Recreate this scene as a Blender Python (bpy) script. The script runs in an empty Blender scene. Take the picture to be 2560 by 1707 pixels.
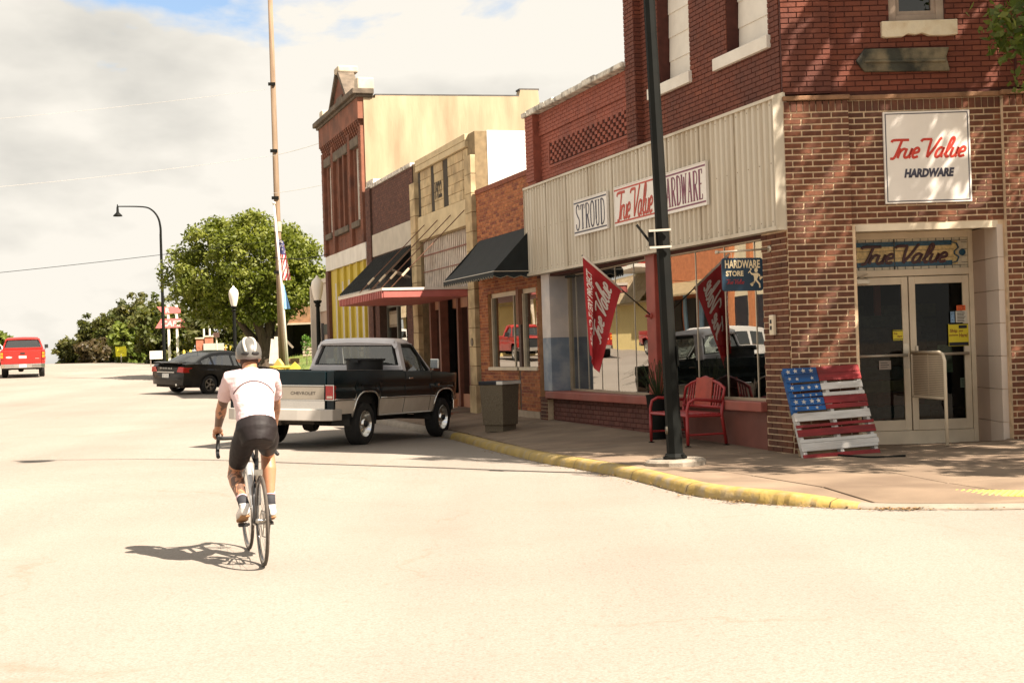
import bpy, bmesh, math, random
import numpy as np
from mathutils import Vector, Matrix, Euler
PI = math.pi
random.seed(7)
SC = bpy.context.scene
COL = SC.collection

# ------------------------------------------------------------------ camera
cam = bpy.data.cameras.new('camera'); cam.lens = 50; cam.sensor_width = 36
cam.clip_start = .1; cam.clip_end = 3000
co = bpy.data.objects.new('camera', cam); COL.objects.link(co); SC.camera = co
ROLL, PITCH = .032, 24.5/3555.6
_f = Vector((0, math.cos(PITCH), math.sin(PITCH))); _u0 = Vector((0, -math.sin(PITCH), math.cos(PITCH)))
_r = math.cos(ROLL)*Vector((1, 0, 0)) - math.sin(ROLL)*_u0
_u = math.sin(ROLL)*Vector((1, 0, 0)) + math.cos(ROLL)*_u0
_m = Matrix((_r, _u, -_f)).transposed().to_4x4(); _m.translation = (0, 0, 1.52)
co.matrix_world = _m

# ------------------------------------------------------------------ sun and sky
SUN_EL = math.radians(50)
TO_SUN = Vector((.825*math.cos(SUN_EL), -.565*math.cos(SUN_EL), math.sin(SUN_EL))).normalized()
sun = bpy.data.lights.new('sun', 'SUN'); sun.energy = 5.0; sun.angle = math.radians(.53); sun.color = (1.0, .875, .74)
so = bpy.data.objects.new('sun', sun); COL.objects.link(so)
so.rotation_euler = TO_SUN.to_track_quat('Z', 'Y').to_euler()
W = bpy.data.worlds.new('World'); SC.world = W; W.use_nodes = True
nt = W.node_tree; nt.nodes.clear()
def wn(t, **k):
    n = nt.nodes.new(t)
    for a, b in k.items(): setattr(n, a, b)
    return n
L = nt.links.new
sky = wn('ShaderNodeTexSky', sky_type='NISHITA', sun_disc=False, sun_elevation=SUN_EL)
sky.sun_rotation = math.atan2(TO_SUN.x, TO_SUN.y); sky.air_density = 1.0; sky.dust_density = 2.0
bsky = wn('ShaderNodeBackground'); bsky.inputs[1].default_value = .07; L(sky.outputs[0], bsky.inputs[0])
tc = wn('ShaderNodeTexCoord'); sep = wn('ShaderNodeSeparateXYZ'); L(tc.outputs['Generated'], sep.inputs[0])
def wmath(op, a, b=None, c=None):
    n = wn('ShaderNodeMath', operation=op)
    for i, q in enumerate((a, b, c)):
        if q is None: continue
        if isinstance(q, (int, float)): n.inputs[i].default_value = q
        else: L(q, n.inputs[i])
    return n.outputs[0]
# cloud deck: directions are laid out on a high flat layer so clouds shrink towards the horizon
zz = wmath('ADD', wmath('MAXIMUM', sep.outputs[2], 0.0), .42)
cx_ = wmath('DIVIDE', sep.outputs[0], zz); cy_ = wmath('DIVIDE', sep.outputs[1], zz)
cmb = wn('ShaderNodeCombineXYZ'); L(cx_, cmb.inputs[0]); L(wmath('MULTIPLY', cy_, .8), cmb.inputs[1]); L(wmath('MULTIPLY', sep.outputs[2], 2.6), cmb.inputs[2])
n1 = wn('ShaderNodeTexNoise'); n1.inputs['Scale'].default_value = 2.1; n1.inputs['Detail'].default_value = 9; n1.inputs['Roughness'].default_value = .55; n1.inputs['Distortion'].default_value = .25
mp = wn('ShaderNodeMapping'); mp.inputs[1].default_value = (18.17, 16.36, 4.99); L(cmb.outputs[0], mp.inputs[0]); L(mp.outputs[0], n1.inputs['Vector'])
rmp = wn('ShaderNodeValToRGB'); rmp.color_ramp.elements[0].position = .365; rmp.color_ramp.elements[1].position = .435; L(n1.outputs[0], rmp.inputs[0])
n2 = wn('ShaderNodeTexNoise'); n2.inputs['Scale'].default_value = 2.6; n2.inputs['Detail'].default_value = 6; n2.inputs['Roughness'].default_value = .5
mp2 = wn('ShaderNodeMapping'); mp2.inputs[1].default_value = (3.80, 14.79, 18.81); L(cmb.outputs[0], mp2.inputs[0]); L(mp2.outputs[0], n2.inputs['Vector'])
r2 = wn('ShaderNodeValToRGB'); e = r2.color_ramp.elements
e[0].position = .34; e[0].color = (.63, .61, .56, 1); e[1].position = .53; e[1].color = (1.0, .945, .845, 1)
L(n2.outputs[0], r2.inputs[0])
bcl = wn('ShaderNodeBackground'); bcl.inputs[1].default_value = .33; L(r2.outputs[0], bcl.inputs[0])
hz_ = wn('ShaderNodeMapRange'); hz_.inputs[1].default_value = .02; hz_.inputs[2].default_value = .12; hz_.inputs[3].default_value = 1; hz_.inputs[4].default_value = 0; L(sep.outputs[2], hz_.inputs[0])   # cloud closes up towards the horizon
mxs = wn('ShaderNodeMixShader'); L(wmath('MAXIMUM', rmp.outputs[0], hz_.outputs[0]), mxs.inputs[0]); L(bsky.outputs[0], mxs.inputs[1]); L(bcl.outputs[0], mxs.inputs[2])
wo = wn('ShaderNodeOutputWorld'); L(mxs.outputs[0], wo.inputs[0])
vs = SC.view_settings; vs.view_transform = 'Standard'; vs.look = 'None'; vs.gamma = 1; vs.exposure = 1.6; vs.use_curve_mapping = False
SC.render.engine = 'CYCLES'
SC.cycles.max_bounces = 8; SC.cycles.transparent_max_bounces = 12; SC.cycles.caustics_reflective = False; SC.cycles.caustics_refractive = False

# ------------------------------------------------------------------ materials
MATS = {}
def mat(name, col, var=.12, scale=6.0, rough=.65, metal=0.0, bump=0.0, bscale=60.0, tints=None, dirt=None, spec=.4, coat=0.0, trans=0.0, stretch=None, dscale=1.3):
    """procedural surface: base colour with noise variation, optional per-piece tints, dirt blotches and fine relief"""
    if name in MATS: return MATS[name]
    m = bpy.data.materials.new(name); m.use_nodes = True; t = m.node_tree; N = t.nodes; K = t.links.new
    b = N['Principled BSDF']; tcn = N.new('ShaderNodeTexCoord'); vec = tcn.outputs['Object']
    if tints: vec = N.new('ShaderNodeNewGeometry').outputs['Position']
    if stretch:
        mpn = N.new('ShaderNodeMapping'); mpn.inputs['Scale'].default_value = stretch; K(vec, mpn.inputs[0]); vec = mpn.outputs[0]
    def noise(s, d=5):
        n = N.new('ShaderNodeTexNoise'); n.inputs['Scale'].default_value = s; n.inputs['Detail'].default_value = d; K(vec, n.inputs['Vector']); return n.outputs[0]
    def ramp(src, els):
        r = N.new('ShaderNodeValToRGB'); K(src, r.inputs[0]); e = r.color_ramp.elements
        while len(e) < len(els): e.new(.5)
        for i, (p, c) in enumerate(els): e[i].position = p; e[i].color = (c[0], c[1], c[2], 1)
        return r
    if tints:
        at = N.new('ShaderNodeAttribute'); at.attribute_name = 'tint'; oi = N.new('ShaderNodeObjectInfo')
        ad = N.new('ShaderNodeMath'); ad.operation = 'ADD'; K(at.outputs['Fac'], ad.inputs[0]); K(oi.outputs['Random'], ad.inputs[1])
        fr = N.new('ShaderNodeMath'); fr.operation = 'FRACT'; K(ad.outputs[0], fr.inputs[0])
        cr = ramp(fr.outputs[0], [(i/max(1, len(tints)-1), c) for i, c in enumerate(tints)]); basec = cr.outputs[0]
    else:
        rgb = N.new('ShaderNodeRGB'); rgb.outputs[0].default_value = (*col, 1); basec = rgb.outputs[0]
    vr = ramp(noise(scale), [(.3, (1-var,)*3), (.7, (1+var,)*3)])
    mx = N.new('ShaderNodeMix'); mx.data_type = 'RGBA'; mx.blend_type = 'MULTIPLY'; mx.inputs['Factor'].default_value = 1
    K(basec, mx.inputs[6]); K(vr.outputs[0], mx.inputs[7]); out = mx.outputs[2]
    if dirt:
        dc, amt = dirt
        dr = ramp(noise(dscale, 8), [(.46, (0, 0, 0)), (.68, (amt,)*3)])
        m2 = N.new('ShaderNodeMix'); m2.data_type = 'RGBA'; K(dr.outputs[0], m2.inputs['Factor']); K(out, m2.inputs[6]); m2.inputs[7].default_value = (*dc, 1); out = m2.outputs[2]
    K(out, b.inputs['Base Color'])
    b.inputs['Roughness'].default_value = rough; b.inputs['Metallic'].default_value = metal
    b.inputs['Specular IOR Level'].default_value = spec; b.inputs['Coat Weight'].default_value = coat; b.inputs['Coat Roughness'].default_value = .06
    if trans: b.inputs['Transmission Weight'].default_value = trans
    if bump:
        bn = N.new('ShaderNodeBump'); bn.inputs['Strength'].default_value = bump; bn.inputs['Distance'].default_value = .01
        K(noise(bscale, 4), bn.inputs['Height']); K(bn.outputs[0], b.inputs['Normal'])
    MATS[name] = m; return m
def glass(name, tint=(.8, .85, .85), refl=.3, rough=.0, see=.75, fres=.6):
    """window pane: clear sheet with a mirror-like outer skin"""
    if name in MATS: return MATS[name]
    m = bpy.data.materials.new(name); m.use_nodes = True; t = m.node_tree; N = t.nodes; K = t.links.new; N.clear()
    tr = N.new('ShaderNodeBsdfTransparent'); tr.inputs[0].default_value = (tint[0]*see, tint[1]*see, tint[2]*see, 1)
    gl = N.new('ShaderNodeBsdfGlossy'); gl.inputs['Roughness'].default_value = rough; gl.inputs[0].default_value = (.95, .95, .93, 1)
    lw = N.new('ShaderNodeLayerWeight'); lw.inputs[0].default_value = .35
    ma = N.new('ShaderNodeMath'); ma.operation = 'MULTIPLY_ADD'; K(lw.outputs['Fresnel'], ma.inputs[0]); ma.inputs[1].default_value = fres; ma.inputs[2].default_value = refl; ma.use_clamp = True
    nz = N.new('ShaderNodeTexNoise'); nz.inputs['Scale'].default_value = 1.1; nz.inputs['Detail'].default_value = 1
    tcn = N.new('ShaderNodeTexCoord'); K(tcn.outputs['Object'], nz.inputs['Vector'])
    bn = N.new('ShaderNodeBump'); bn.inputs['Strength'].default_value = .05; bn.inputs['Distance'].default_value = .02; K(nz.outputs[0], bn.inputs['Height']); K(bn.outputs[0], gl.inputs['Normal'])
    mx = N.new('ShaderNodeMixShader'); K(ma.outputs[0], mx.inputs[0]); K(tr.outputs[0], mx.inputs[1]); K(gl.outputs[0], mx.inputs[2])
    o = N.new('ShaderNodeOutputMaterial'); K(mx.outputs[0], o.inputs[0]); MATS[name] = m; return m
def leafmat(name, cols, trans=.35):
    if name in MATS: return MATS[name]
    m = bpy.data.materials.new(name); m.use_nodes = True; t = m.node_tree; N = t.nodes; K = t.links.new; N.clear()
    at = N.new('ShaderNodeAttribute'); at.attribute_name = 'tint'
    cr = N.new('ShaderNodeValToRGB'); K(at.outputs['Fac'], cr.inputs[0]); e = cr.color_ramp.elements
    while len(e) < len(cols): e.new(.5)
    for i, c in enumerate(cols): e[i].position = i/(len(cols)-1); e[i].color = (*c, 1)
    d = N.new('ShaderNodeBsdfPrincipled'); K(cr.outputs[0], d.inputs['Base Color']); d.inputs['Roughness'].default_value = .5; d.inputs['Specular IOR Level'].default_value = .35
    tl = N.new('ShaderNodeBsdfTranslucent'); hs = N.new('ShaderNodeMix'); hs.data_type = 'RGBA'; hs.blend_type = 'MULTIPLY'; hs.inputs['Factor'].default_value = 1
    K(cr.outputs[0], hs.inputs[6]); hs.inputs[7].default_value = (1.5, 1.5, .6, 1); K(hs.outputs[2], tl.inputs[0])
    mx = N.new('ShaderNodeMixShader'); mx.inputs[0].default_value = trans; K(d.outputs[0], mx.inputs[1]); K(tl.outputs[0], mx.inputs[2])
    o = N.new('ShaderNodeOutputMaterial'); K(mx.outputs[0], o.inputs[0]); MATS[name] = m; return m

# ------------------------------------------------------------------ mesh builder
class MB:
    def __init__(s, tf=None, flip=False): s.v = []; s.f = []; s.mi = []; s.ti = []; s.tf = tf; s.flip = flip
    def add(s, vs_, fs, mi=0, tint=0.0):
        o = len(s.v)
        s.v += [s.tf(*p) if s.tf else tuple(p) for p in vs_]
        for f in fs:
            g = [o+i for i in f]
            s.f.append(g[::-1] if s.flip else g); s.mi.append(mi); s.ti.append(tint)
        return s
    def box(s, x0, x1, y0, y1, z0, z1, mi=0, tint=0.0):
        x0, x1 = sorted((x0, x1)); y0, y1 = sorted((y0, y1)); z0, z1 = sorted((z0, z1))
        return s.add([(x0, y0, z0), (x1, y0, z0), (x1, y1, z0), (x0, y1, z0), (x0, y0, z1), (x1, y0, z1), (x1, y1, z1), (x0, y1, z1)],
                     [(0, 3, 2, 1), (4, 5, 6, 7), (0, 1, 5, 4), (1, 2, 6, 5), (2, 3, 7, 6), (3, 0, 4, 7)], mi, tint)
    def obox(s, c, sx, sy, sz, rot, mi=0):
        R = rot if isinstance(rot, Matrix) else Euler(rot).to_matrix(); c = Vector(c); vs_ = []
        for z in (-sz/2, sz/2):
            for x, y in ((-sx/2, -sy/2), (sx/2, -sy/2), (sx/2, sy/2), (-sx/2, sy/2)): vs_.append(tuple(c+R@Vector((x, y, z))))
        return s.add(vs_, [(0, 3, 2, 1), (4, 5, 6, 7), (0, 1, 5, 4), (1, 2, 6, 5), (2, 3, 7, 6), (3, 0, 4, 7)], mi)
    def bar(s, a, b, w, h, up=(0, 0, 1), mi=0):
        a = Vector(a); b = Vector(b); d = (b-a); l = d.length; d.normalize(); u = Vector(up)
        if abs(d.dot(u)) > .99: u = Vector((1, 0, 0))
        x = d.cross(u).normalized(); y = x.cross(d).normalized()
        return s.obox((a+b)/2, w, h, l, Matrix((x, y, d)).transposed() if x.cross(y).dot(d) > 0 else Matrix((-x, y, d)).transposed(), mi)
    def prism(s, poly, w0, w1, ax='y', mi=0, tint=0.0):
        """extrude a 2D outline between w0 and w1 along axis ax"""
        a = sum(poly[i][0]*poly[(i+1) % len(poly)][1]-poly[(i+1) % len(poly)][0]*poly[i][1] for i in range(len(poly)))
        if a < 0: poly = poly[::-1]
        def P(u, v, w): return {'x': (w, u, v), 'y': (u, w, v), 'z': (u, v, w)}[ax]
        n = len(poly); lo, hi = min(w0, w1), max(w0, w1)
        vs_ = [P(u, v, lo) for u, v in poly]+[P(u, v, hi) for u, v in poly]
        fs = [tuple(range(n))[::-1], tuple(range(n, 2*n))]+[(i, (i+1) % n, n+(i+1) % n, n+i) for i in range(n)]
        if ax == 'y': fs = [f[::-1] for f in fs]
        return s.add(vs_, fs, mi, tint)
    def loft(s, rings, caps=True, mi=0, closed=True):
        n = len(rings[0]); vs_ = [tuple(p) for r in rings for p in r]; fs = []
        for i in range(len(rings)-1):
            for j in range(n if closed else n-1):
                k = (j+1) % n; fs.append((i*n+j, i*n+k, (i+1)*n+k, (i+1)*n+j))
        if caps: fs.append(tuple(range(n))[::-1]); fs.append(tuple((len(rings)-1)*n+j for j in range(n)))
        return s.add(vs_, fs, mi)
    def tube(s, path, r, n=8, caps=True, mi=0, sc=(1, 1), ref=None):
        path = [Vector(p) for p in path]; rs = r if isinstance(r, (list, tuple)) else [r]*len(path); rings = []
        d0 = (path[1]-path[0]).normalized(); u = Vector(ref) if ref else (Vector((0, 0, 1)) if abs(d0.z) < .9 else Vector((1, 0, 0)))
        for i, p in enumerate(path):
            d = ((path[min(i+1, len(path)-1)]-path[max(i-1, 0)])).normalized()
            x = d.cross(u)
            if x.length < 1e-4: x = d.orthogonal()
            x.normalize(); y = x.cross(d).normalized()
            if not ref: u = y
            q = rs[i]; a, b = (q if isinstance(q, tuple) else (q, q))
            rings.append([p+x*(a*sc[0]*math.cos(2*PI*k/n))-y*(b*sc[1]*math.sin(2*PI*k/n)) for k in range(n)])
        return s.loft(rings, caps, mi)
    def lathe(s, prof, n=16, c=(0, 0, 0), ax='z', mi=0, cap=False):
        rings = []
        for r, z in prof:
            ring = []
            for k in range(n):
                a = 2*PI*k/n; x, y = r*math.cos(a), r*math.sin(a)
                ring.append({'z': (c[0]+x, c[1]+y, c[2]+z), 'y': (c[0]+y, c[1]+z, c[2]+x), 'x': (c[0]+z, c[1]+x, c[2]+y)}[ax])
            rings.append(ring)
        return s.loft(rings, cap, mi)
    def merge(s, verts, faces, mi=0): return s.add(verts, faces, mi)
    def build(s, name, mats, parent=None, smooth=False, loc=None, rot=None, bevel=0, auto=None):
        me = bpy.data.meshes.new(name); me.from_pydata(s.v, [], s.f)
        mats = mats if isinstance(mats, (list, tuple)) else [mats]
        for m in mats: me.materials.append(m)
        if len(mats) > 1: me.polygons.foreach_set('material_index', s.mi)
        if any(s.ti): a = me.attributes.new('tint', 'FLOAT', 'FACE'); a.data.foreach_set('value', s.ti)
        if smooth: me.polygons.foreach_set('use_smooth', [True]*len(me.polygons))
        me.update()
        o = bpy.data.objects.new(name, me); COL.objects.link(o)
        if parent: o.parent = parent
        if loc: o.location = loc
        if rot: o.rotation_euler = rot
        if auto is not None and smooth:
            for e in me.edges: pass
            bmx = bmesh.new(); bmx.from_mesh(me)
            for e in bmx.edges:
                if len(e.link_faces) == 2 and e.calc_face_angle(0) > auto: e.smooth = False
            bmx.to_mesh(me); bmx.free()
        if bevel:
            b = o.modifiers.new('edge', 'BEVEL'); b.width = bevel; b.segments = 2; b.limit_method = 'ANGLE'; b.angle_limit = .6
        return o
def empty(name, loc=(0, 0, 0), rz=0.0, label=None, cat=None, group=None):
    o = bpy.data.objects.new(name, None); COL.objects.link(o); o.location = loc; o.rotation_euler = (0, 0, rz); o.empty_display_size = .1
    if label: tag(o, label, cat, group)
    return o
def tag(o, label=None, cat=None, group=None, kind=None):
    if label: o['label'] = label
    if cat: o['category'] = cat
    if group: o['group'] = group
    if kind: o['kind'] = kind
    return o
def child(mesh, name, parent, loc=(0, 0, 0), rot=(0, 0, 0), scale=(1, 1, 1)):
    o = bpy.data.objects.new(name, mesh); COL.objects.link(o); o.parent = parent; o.location = loc; o.rotation_euler = rot; o.scale = scale; return o
def copy_tree(o, parent=None):
    c = o.copy(); COL.objects.link(c)
    if parent: c.parent = parent
    for ch in list(o.children): copy_tree(ch, c)
    return c
def smooth_path(pts, k=6):
    """Catmull-Rom through points"""
    P = [Vector(p) for p in pts]; out = []
    for i in range(len(P)-1):
        a = P[max(i-1, 0)]; b = P[i]; c = P[i+1]; d = P[min(i+2, len(P)-1)]
        for j in range(k):
            t = j/k; out.append(.5*((2*b)+(c-a)*t+(2*a-5*b+4*c-d)*t*t+(3*b-3*c+d-a)*t**3))
    out.append(P[-1]); return out
def text_geo(body, bold=0.0, shear=0.0):
    """outline lettering as vertices and faces, unit cap height about .7, origin at left of the baseline"""
    c = bpy.data.curves.new('t', 'FONT'); c.body = body; c.size = 1; c.offset = bold; c.shear = shear; c.resolution_u = 3
    o = bpy.data.objects.new('t', c); COL.objects.link(o); dg = bpy.context.evaluated_depsgraph_get()
    me = bpy.data.meshes.new_from_object(o.evaluated_get(dg)); vs_ = [tuple(v.co) for v in me.vertices]; fs = [tuple(p.vertices) for p in me.polygons]
    bpy.data.objects.remove(o); bpy.data.meshes.remove(me)
    return vs_, fs
def fit_text(body, w, h, bold=0.0, shear=0.0):
    """lettering scaled to a w x h box centred on the origin (2D)"""
    vs_, fs = text_geo(body, bold, shear); xs = [v[0] for v in vs_]; ys = [v[1] for v in vs_]
    x0, x1, y0, y1 = min(xs), max(xs), min(ys), max(ys)
    return [((v[0]-(x0+x1)/2)*w/(x1-x0), (v[1]-(y0+y1)/2)*h/(y1-y0)) for v in vs_], fs
def put_text(mb, geo, f, mi=0):
    mb.add([f(u, v) for u, v in geo[0]], geo[1], mi)
def stroke_text(strokes, w, h, shear=0.0):
    """polylines scaled to a w x h box centred on the origin"""
    st = [([(x+shear*y, y) for x, y in pl], wd) for pl, wd in strokes]
    xs = [p[0] for pl, _ in st for p in pl]; ys = [p[1] for pl, _ in st for p in pl]; x0, x1, y0, y1 = min(xs), max(xs), min(ys), max(ys)
    return [([((x-(x0+x1)/2)*w/(x1-x0), (y-(y0+y1)/2)*h/(y1-y0)) for x, y in pl], wd*h/(y1-y0)) for pl, wd in st]
def put_strokes(mb, st, f, curve=True, flat=.25, mi=0):
    """ribbons of paint laid on a surface; f(u,v) gives point, f.n the surface normal"""
    for pl, wd in st:
        pts = [(p[0], p[1], 0) for p in pl]
        pts = smooth_path(pts, 5) if curve and len(pts) > 2 else [Vector(p) for p in pts]
        P3 = [Vector(f(p[0], p[1])) for p in pts]; nn = f.n if hasattr(f, 'n') else Vector((0, -1, 0))
        rings = []
        for i, p in enumerate(P3):
            d = (P3[min(i+1, len(P3)-1)]-P3[max(i-1, 0)]).normalized(); x = d.cross(nn).normalized()
            rings.append([p+x*(wd/2*math.cos(a))+nn*(.0045*math.sin(a)) for a in [k*PI/5 for k in range(10)]])
        # rounded ends
        mb.loft(rings, True, mi)
class Face:
    def __init__(s, o, ex, ey, n): s.o = Vector(o); s.ex = Vector(ex); s.ey = Vector(ey); s.n = Vector(n)
    def __call__(s, u, v): return s.o+s.ex*u+s.ey*v
_T = [(.02, .84), (.08, .95), (.70, .95)], [(.42, .95), (.41, .5), (.39, .1), (.33, -.02), (.22, .0)]
def _u_(x): return [[(x, .5), (x, .15), (x+.06, .02), (x+.16, .05), (x+.22, .2), (x+.22, .5)], [(x+.22, .5), (x+.22, .1), (x+.29, 0)]]
def _e_(x): return [[(x+.01, .24), (x+.18, .3), (x+.18, .44), (x+.09, .52), (x, .42), (x, .15), (x+.08, .01), (x+.24, .07)]]
SCRIPT = [(list(p), .105) for p in [*_T, [(.52, 0), (.52, .5)], [(.52, .3), (.6, .46), (.70, .48)], *_u_(.76), *_e_(1.10),
    [(1.24, .84), (1.31, .95), (1.66, .95)], [(1.64, .95), (1.68, .4), (1.74, 0)], [(1.74, 0), (1.90, .5), (2.0, .95), (2.06, 1.0)],
    [(2.28, .45), (2.16, .5), (2.06, .35), (2.06, .1), (2.15, 0), (2.26, .12), (2.30, .5)], [(2.30, .5), (2.30, .1), (2.38, 0)],
    [(2.42, .1), (2.58, .6), (2.60, .92), (2.53, 1.02), (2.47, .85), (2.47, .2), (2.54, 0), (2.62, .06)], *_u_(2.68), *_e_(3.02)]]
_k, _t = .115, .035
def _serif(x, y, w=.2): return ([(x-w/2, y), (x+w/2, y)], .03)
SER = {
 'S': [([(.40, .80), (.36, .95), (.22, 1.0), (.08, .92), (.06, .75), (.20, .56), (.36, .42), (.40, .22), (.30, .04), (.16, 0), (.06, .08), (.03, .24)], .07)],
 'T': [([(.22, 0), (.22, .97)], _k), ([(0, .97), (.44, .97)], _t), ([(.0, .97), (.0, .80)], .03), ([(.44, .97), (.44, .80)], .03), _serif(.22, .012)],
 'R': [([(.08, 0), (.08, 1)], _k), ([(.08, .98), (.28, .97), (.40, .86), (.40, .66), (.28, .53), (.08, .52)], .05), ([(.22, .52), (.42, 0)], .10), _serif(.08, .012), _serif(.43, .012, .12)],
 'O': [([(.22, 0), (.07, .12), (.03, .5), (.07, .88), (.22, 1), (.37, .88), (.41, .5), (.37, .12), (.22, 0)], .08)],
 'U': [([(.07, 1), (.07, .25), (.13, .05), (.23, 0), (.33, .05), (.38, .25), (.38, 1)], .06), ([(.07, 1), (.07, .25)], _k), _serif(.07, .99), _serif(.38, .99, .14)],
 'D': [([(.08, 0), (.08, 1)], _k), ([(.06, .985), (.22, .98), (.38, .85), (.42, .5), (.38, .15), (.22, .02), (.06, .015)], .06)],
 'H': [([(.08, 0), (.08, 1)], _k), ([(.36, 0), (.36, 1)], _k), ([(.08, .52), (.36, .52)], _t), _serif(.08, .012), _serif(.36, .012), _serif(.08, .99), _serif(.36, .99)],
 'A': [([(.04, 0), (.22, 1)], .04), ([(.22, 1), (.38, 0)], .11), ([(.1, .36), (.32, .36)], _t), _serif(.04, .012, .14), _serif(.38, .012, .18)],
 'W': [([(.0, 1), (.12, 0)], .10), ([(.12, 0), (.24, .9)], .035), ([(.24, .9), (.36, 0)], .10), ([(.36, 0), (.48, 1)], .035), _serif(.0, .99, .16), _serif(.48, .99, .14)],
 'E': [([(.08, 0), (.08, 1)], _k), ([(.05, .985), (.36, .985)], _t), ([(.05, .015), (.38, .015)], _t), ([(.08, .52), (.3, .52)], _t), ([(.36, .985), (.36, .84)], .03), ([(.38, .015), (.38, .17)], .03)]}
def serif_word(word):
    out = []; x = 0
    for chh in word:
        for pl, w in SER[chh]: out.append(([(px+x, py) for px, py in pl], w))
        x += .58 if chh != 'W' else .64
    return out

# ------------------------------------------------------------------ street frame: t runs up the street from the store corner, p out to the road
O3 = Vector((3.53, 18.1, 0)); DS = Vector((-.311, .950, 0)).normalized(); NS = Vector((-DS.y, DS.x, 0))
TH = math.atan2(DS.y, DS.x)
def st(t, p, z=0.0): return O3+DS*t+NS*p+Vector((0, 0, z))
def tp(x, y): r = Vector((x, y, 0))-O3; return r.dot(DS), r.dot(NS)
_HT = [-90, -20, 0, 10, 20, 33, 45, 55, 75, 88, 105, 130, 180, 400, 900]; _HZ = [-.4, 0, 0, .03, .16, .38, .70, 1.0, 1.5, 1.62, 1.42, .2, -4, -16, -30]
_gt = np.linspace(-90, 900, 2400); _gz = np.interp(_gt, _HT, _HZ); _kk = np.ones(9)/9
_gz = np.convolve(np.pad(_gz, 4, 'edge'), _kk, 'valid')
def sstep(a, b, x): x = min(1, max(0, (x-a)/(b-a))); return x*x*(3-2*x)
def hroad(x, y):
    t, p = tp(x, y); z = float(np.interp(t, _gt, _gz)); w = sstep(-3, 8, t)
    q = min(max(p, 1.2), 9); z += w*(-.055*(4-q) if q < 4 else .012*(q-4)); return z
def hst(t, p): v = st(t, p); return hroad(v.x, v.y)
# ------------------------------------------------------------------ ground, road, sidewalk, kerb
def road_material():
    m = bpy.data.materials.new('sun_bleached_road'); m.use_nodes = True; t = m.node_tree; N = t.nodes; K = t.links.new; b = N['Principled BSDF']
    tcn = N.new('ShaderNodeTexCoord'); ob = tcn.outputs['Object']
    def noise(s, d=6, r=.55):
        n = N.new('ShaderNodeTexNoise'); n.inputs['Scale'].default_value = s; n.inputs['Detail'].default_value = d; n.inputs['Roughness'].default_value = r; K(ob, n.inputs['Vector']); return n
    def ramp(src, els):
        r = N.new('ShaderNodeValToRGB'); K(src, r.inputs[0]); e = r.color_ramp.elements
        while len(e) < len(els): e.new(.5)
        for i, (p, c) in enumerate(els): e[i].position = p; e[i].color = (*c, 1)
        return r.outputs[0]
    def mix(f, a, c, mode='MIX'):
        x = N.new('ShaderNodeMix'); x.data_type = 'RGBA'; x.blend_type = mode
        for i, q in ((0, f), (6, a), (7, c)):
            if isinstance(q, (int, float)): x.inputs[i].default_value = q
            elif isinstance(q, tuple): x.inputs[i].default_value = (*q, 1)
            else: K(q, x.inputs[i])
        return x.outputs[2]
    base = ramp(noise(.22, 5).outputs[0], [(.3, (.262, .230, .198)), (.7, (.310, .274, .238))])
    spk = ramp(noise(55, 3, .7).outputs[0], [(.3, (.72, .68, .62)), (.55, (1, 1, 1)), (.75, (1.1, 1.1, 1.1))])
    c = mix(1.0, base, spk, 'MULTIPLY')
    peb = ramp(noise(16, 6, .8).outputs[0], [(.34, (.80, .76, .70)), (.5, (1, 1, 1))])
    c = mix(.8, c, peb, 'MULTIPLY')
    # hairline cracks
    wv = noise(1.3, 4); vv = N.new('ShaderNodeVectorMath'); vv.operation = 'MULTIPLY_ADD'; K(wv.outputs['Color'], vv.inputs[0]); vv.inputs[1].default_value = (.9, .9, .0); K(ob, vv.inputs[2])
    vo = N.new('ShaderNodeTexVoronoi'); vo.feature = 'DISTANCE_TO_EDGE'; vo.inputs['Scale'].default_value = .21; K(vv.outputs[0], vo.inputs['Vector'])
    cr = ramp(vo.outputs['Distance'], [(.0, (1, 1, 1)), (.0045, (0, 0, 0))]); gate = ramp(noise(.35, 2).outputs[0], [(.42, (0, 0, 0)), (.58, (.45, .45, .45))])
    f = mix(1.0, cr, gate, 'MULTIPLY'); sepn = N.new('ShaderNodeSeparateColor'); K(f, sepn.inputs[0])
    c = mix(sepn.outputs[0], c, (.20, .15, .10))
    st_ = ramp(noise(.55, 7, .65).outputs[0], [(.52, (0, 0, 0)), (.78, (.45, .45, .45))]); s2 = N.new('ShaderNodeSeparateColor'); K(st_, s2.inputs[0]); c = mix(s2.outputs[0], c, (.215, .178, .14))
    rotm = N.new('ShaderNodeMapping'); rotm.inputs['Rotation'].default_value = (0, 0, -math.radians(18.1)); rotm.inputs['Scale'].default_value = (1, .06, 1); K(ob, rotm.inputs[0])
    ln = N.new('ShaderNodeTexNoise'); ln.inputs['Scale'].default_value = .55; ln.inputs['Detail'].default_value = 4; K(rotm.outputs[0], ln.inputs['Vector'])
    c = mix(1.0, c, ramp(ln.outputs[0], [(.36, (.93, .925, .92)), (.6, (1.04, 1.04, 1.04))]), 'MULTIPLY')
    sp = ramp(noise(3.2, 8, .72).outputs[0], [(.64, (0, 0, 0)), (.74, (.5, .5, .5))]); s3 = N.new('ShaderNodeSeparateColor'); K(sp, s3.inputs[0]); c = mix(s3.outputs[0], c, (.18, .148, .118))
    K(c, b.inputs['Base Color']); b.inputs['Roughness'].default_value = .85; b.inputs['Specular IOR Level'].default_value = .25
    bn = N.new('ShaderNodeBump'); bn.inputs['Strength'].default_value = .35; bn.inputs['Distance'].default_value = .006; K(noise(90, 3, .7).outputs[0], bn.inputs['Height']); K(bn.outputs[0], b.inputs['Normal'])
    return m
M_ROAD = road_material()
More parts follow.
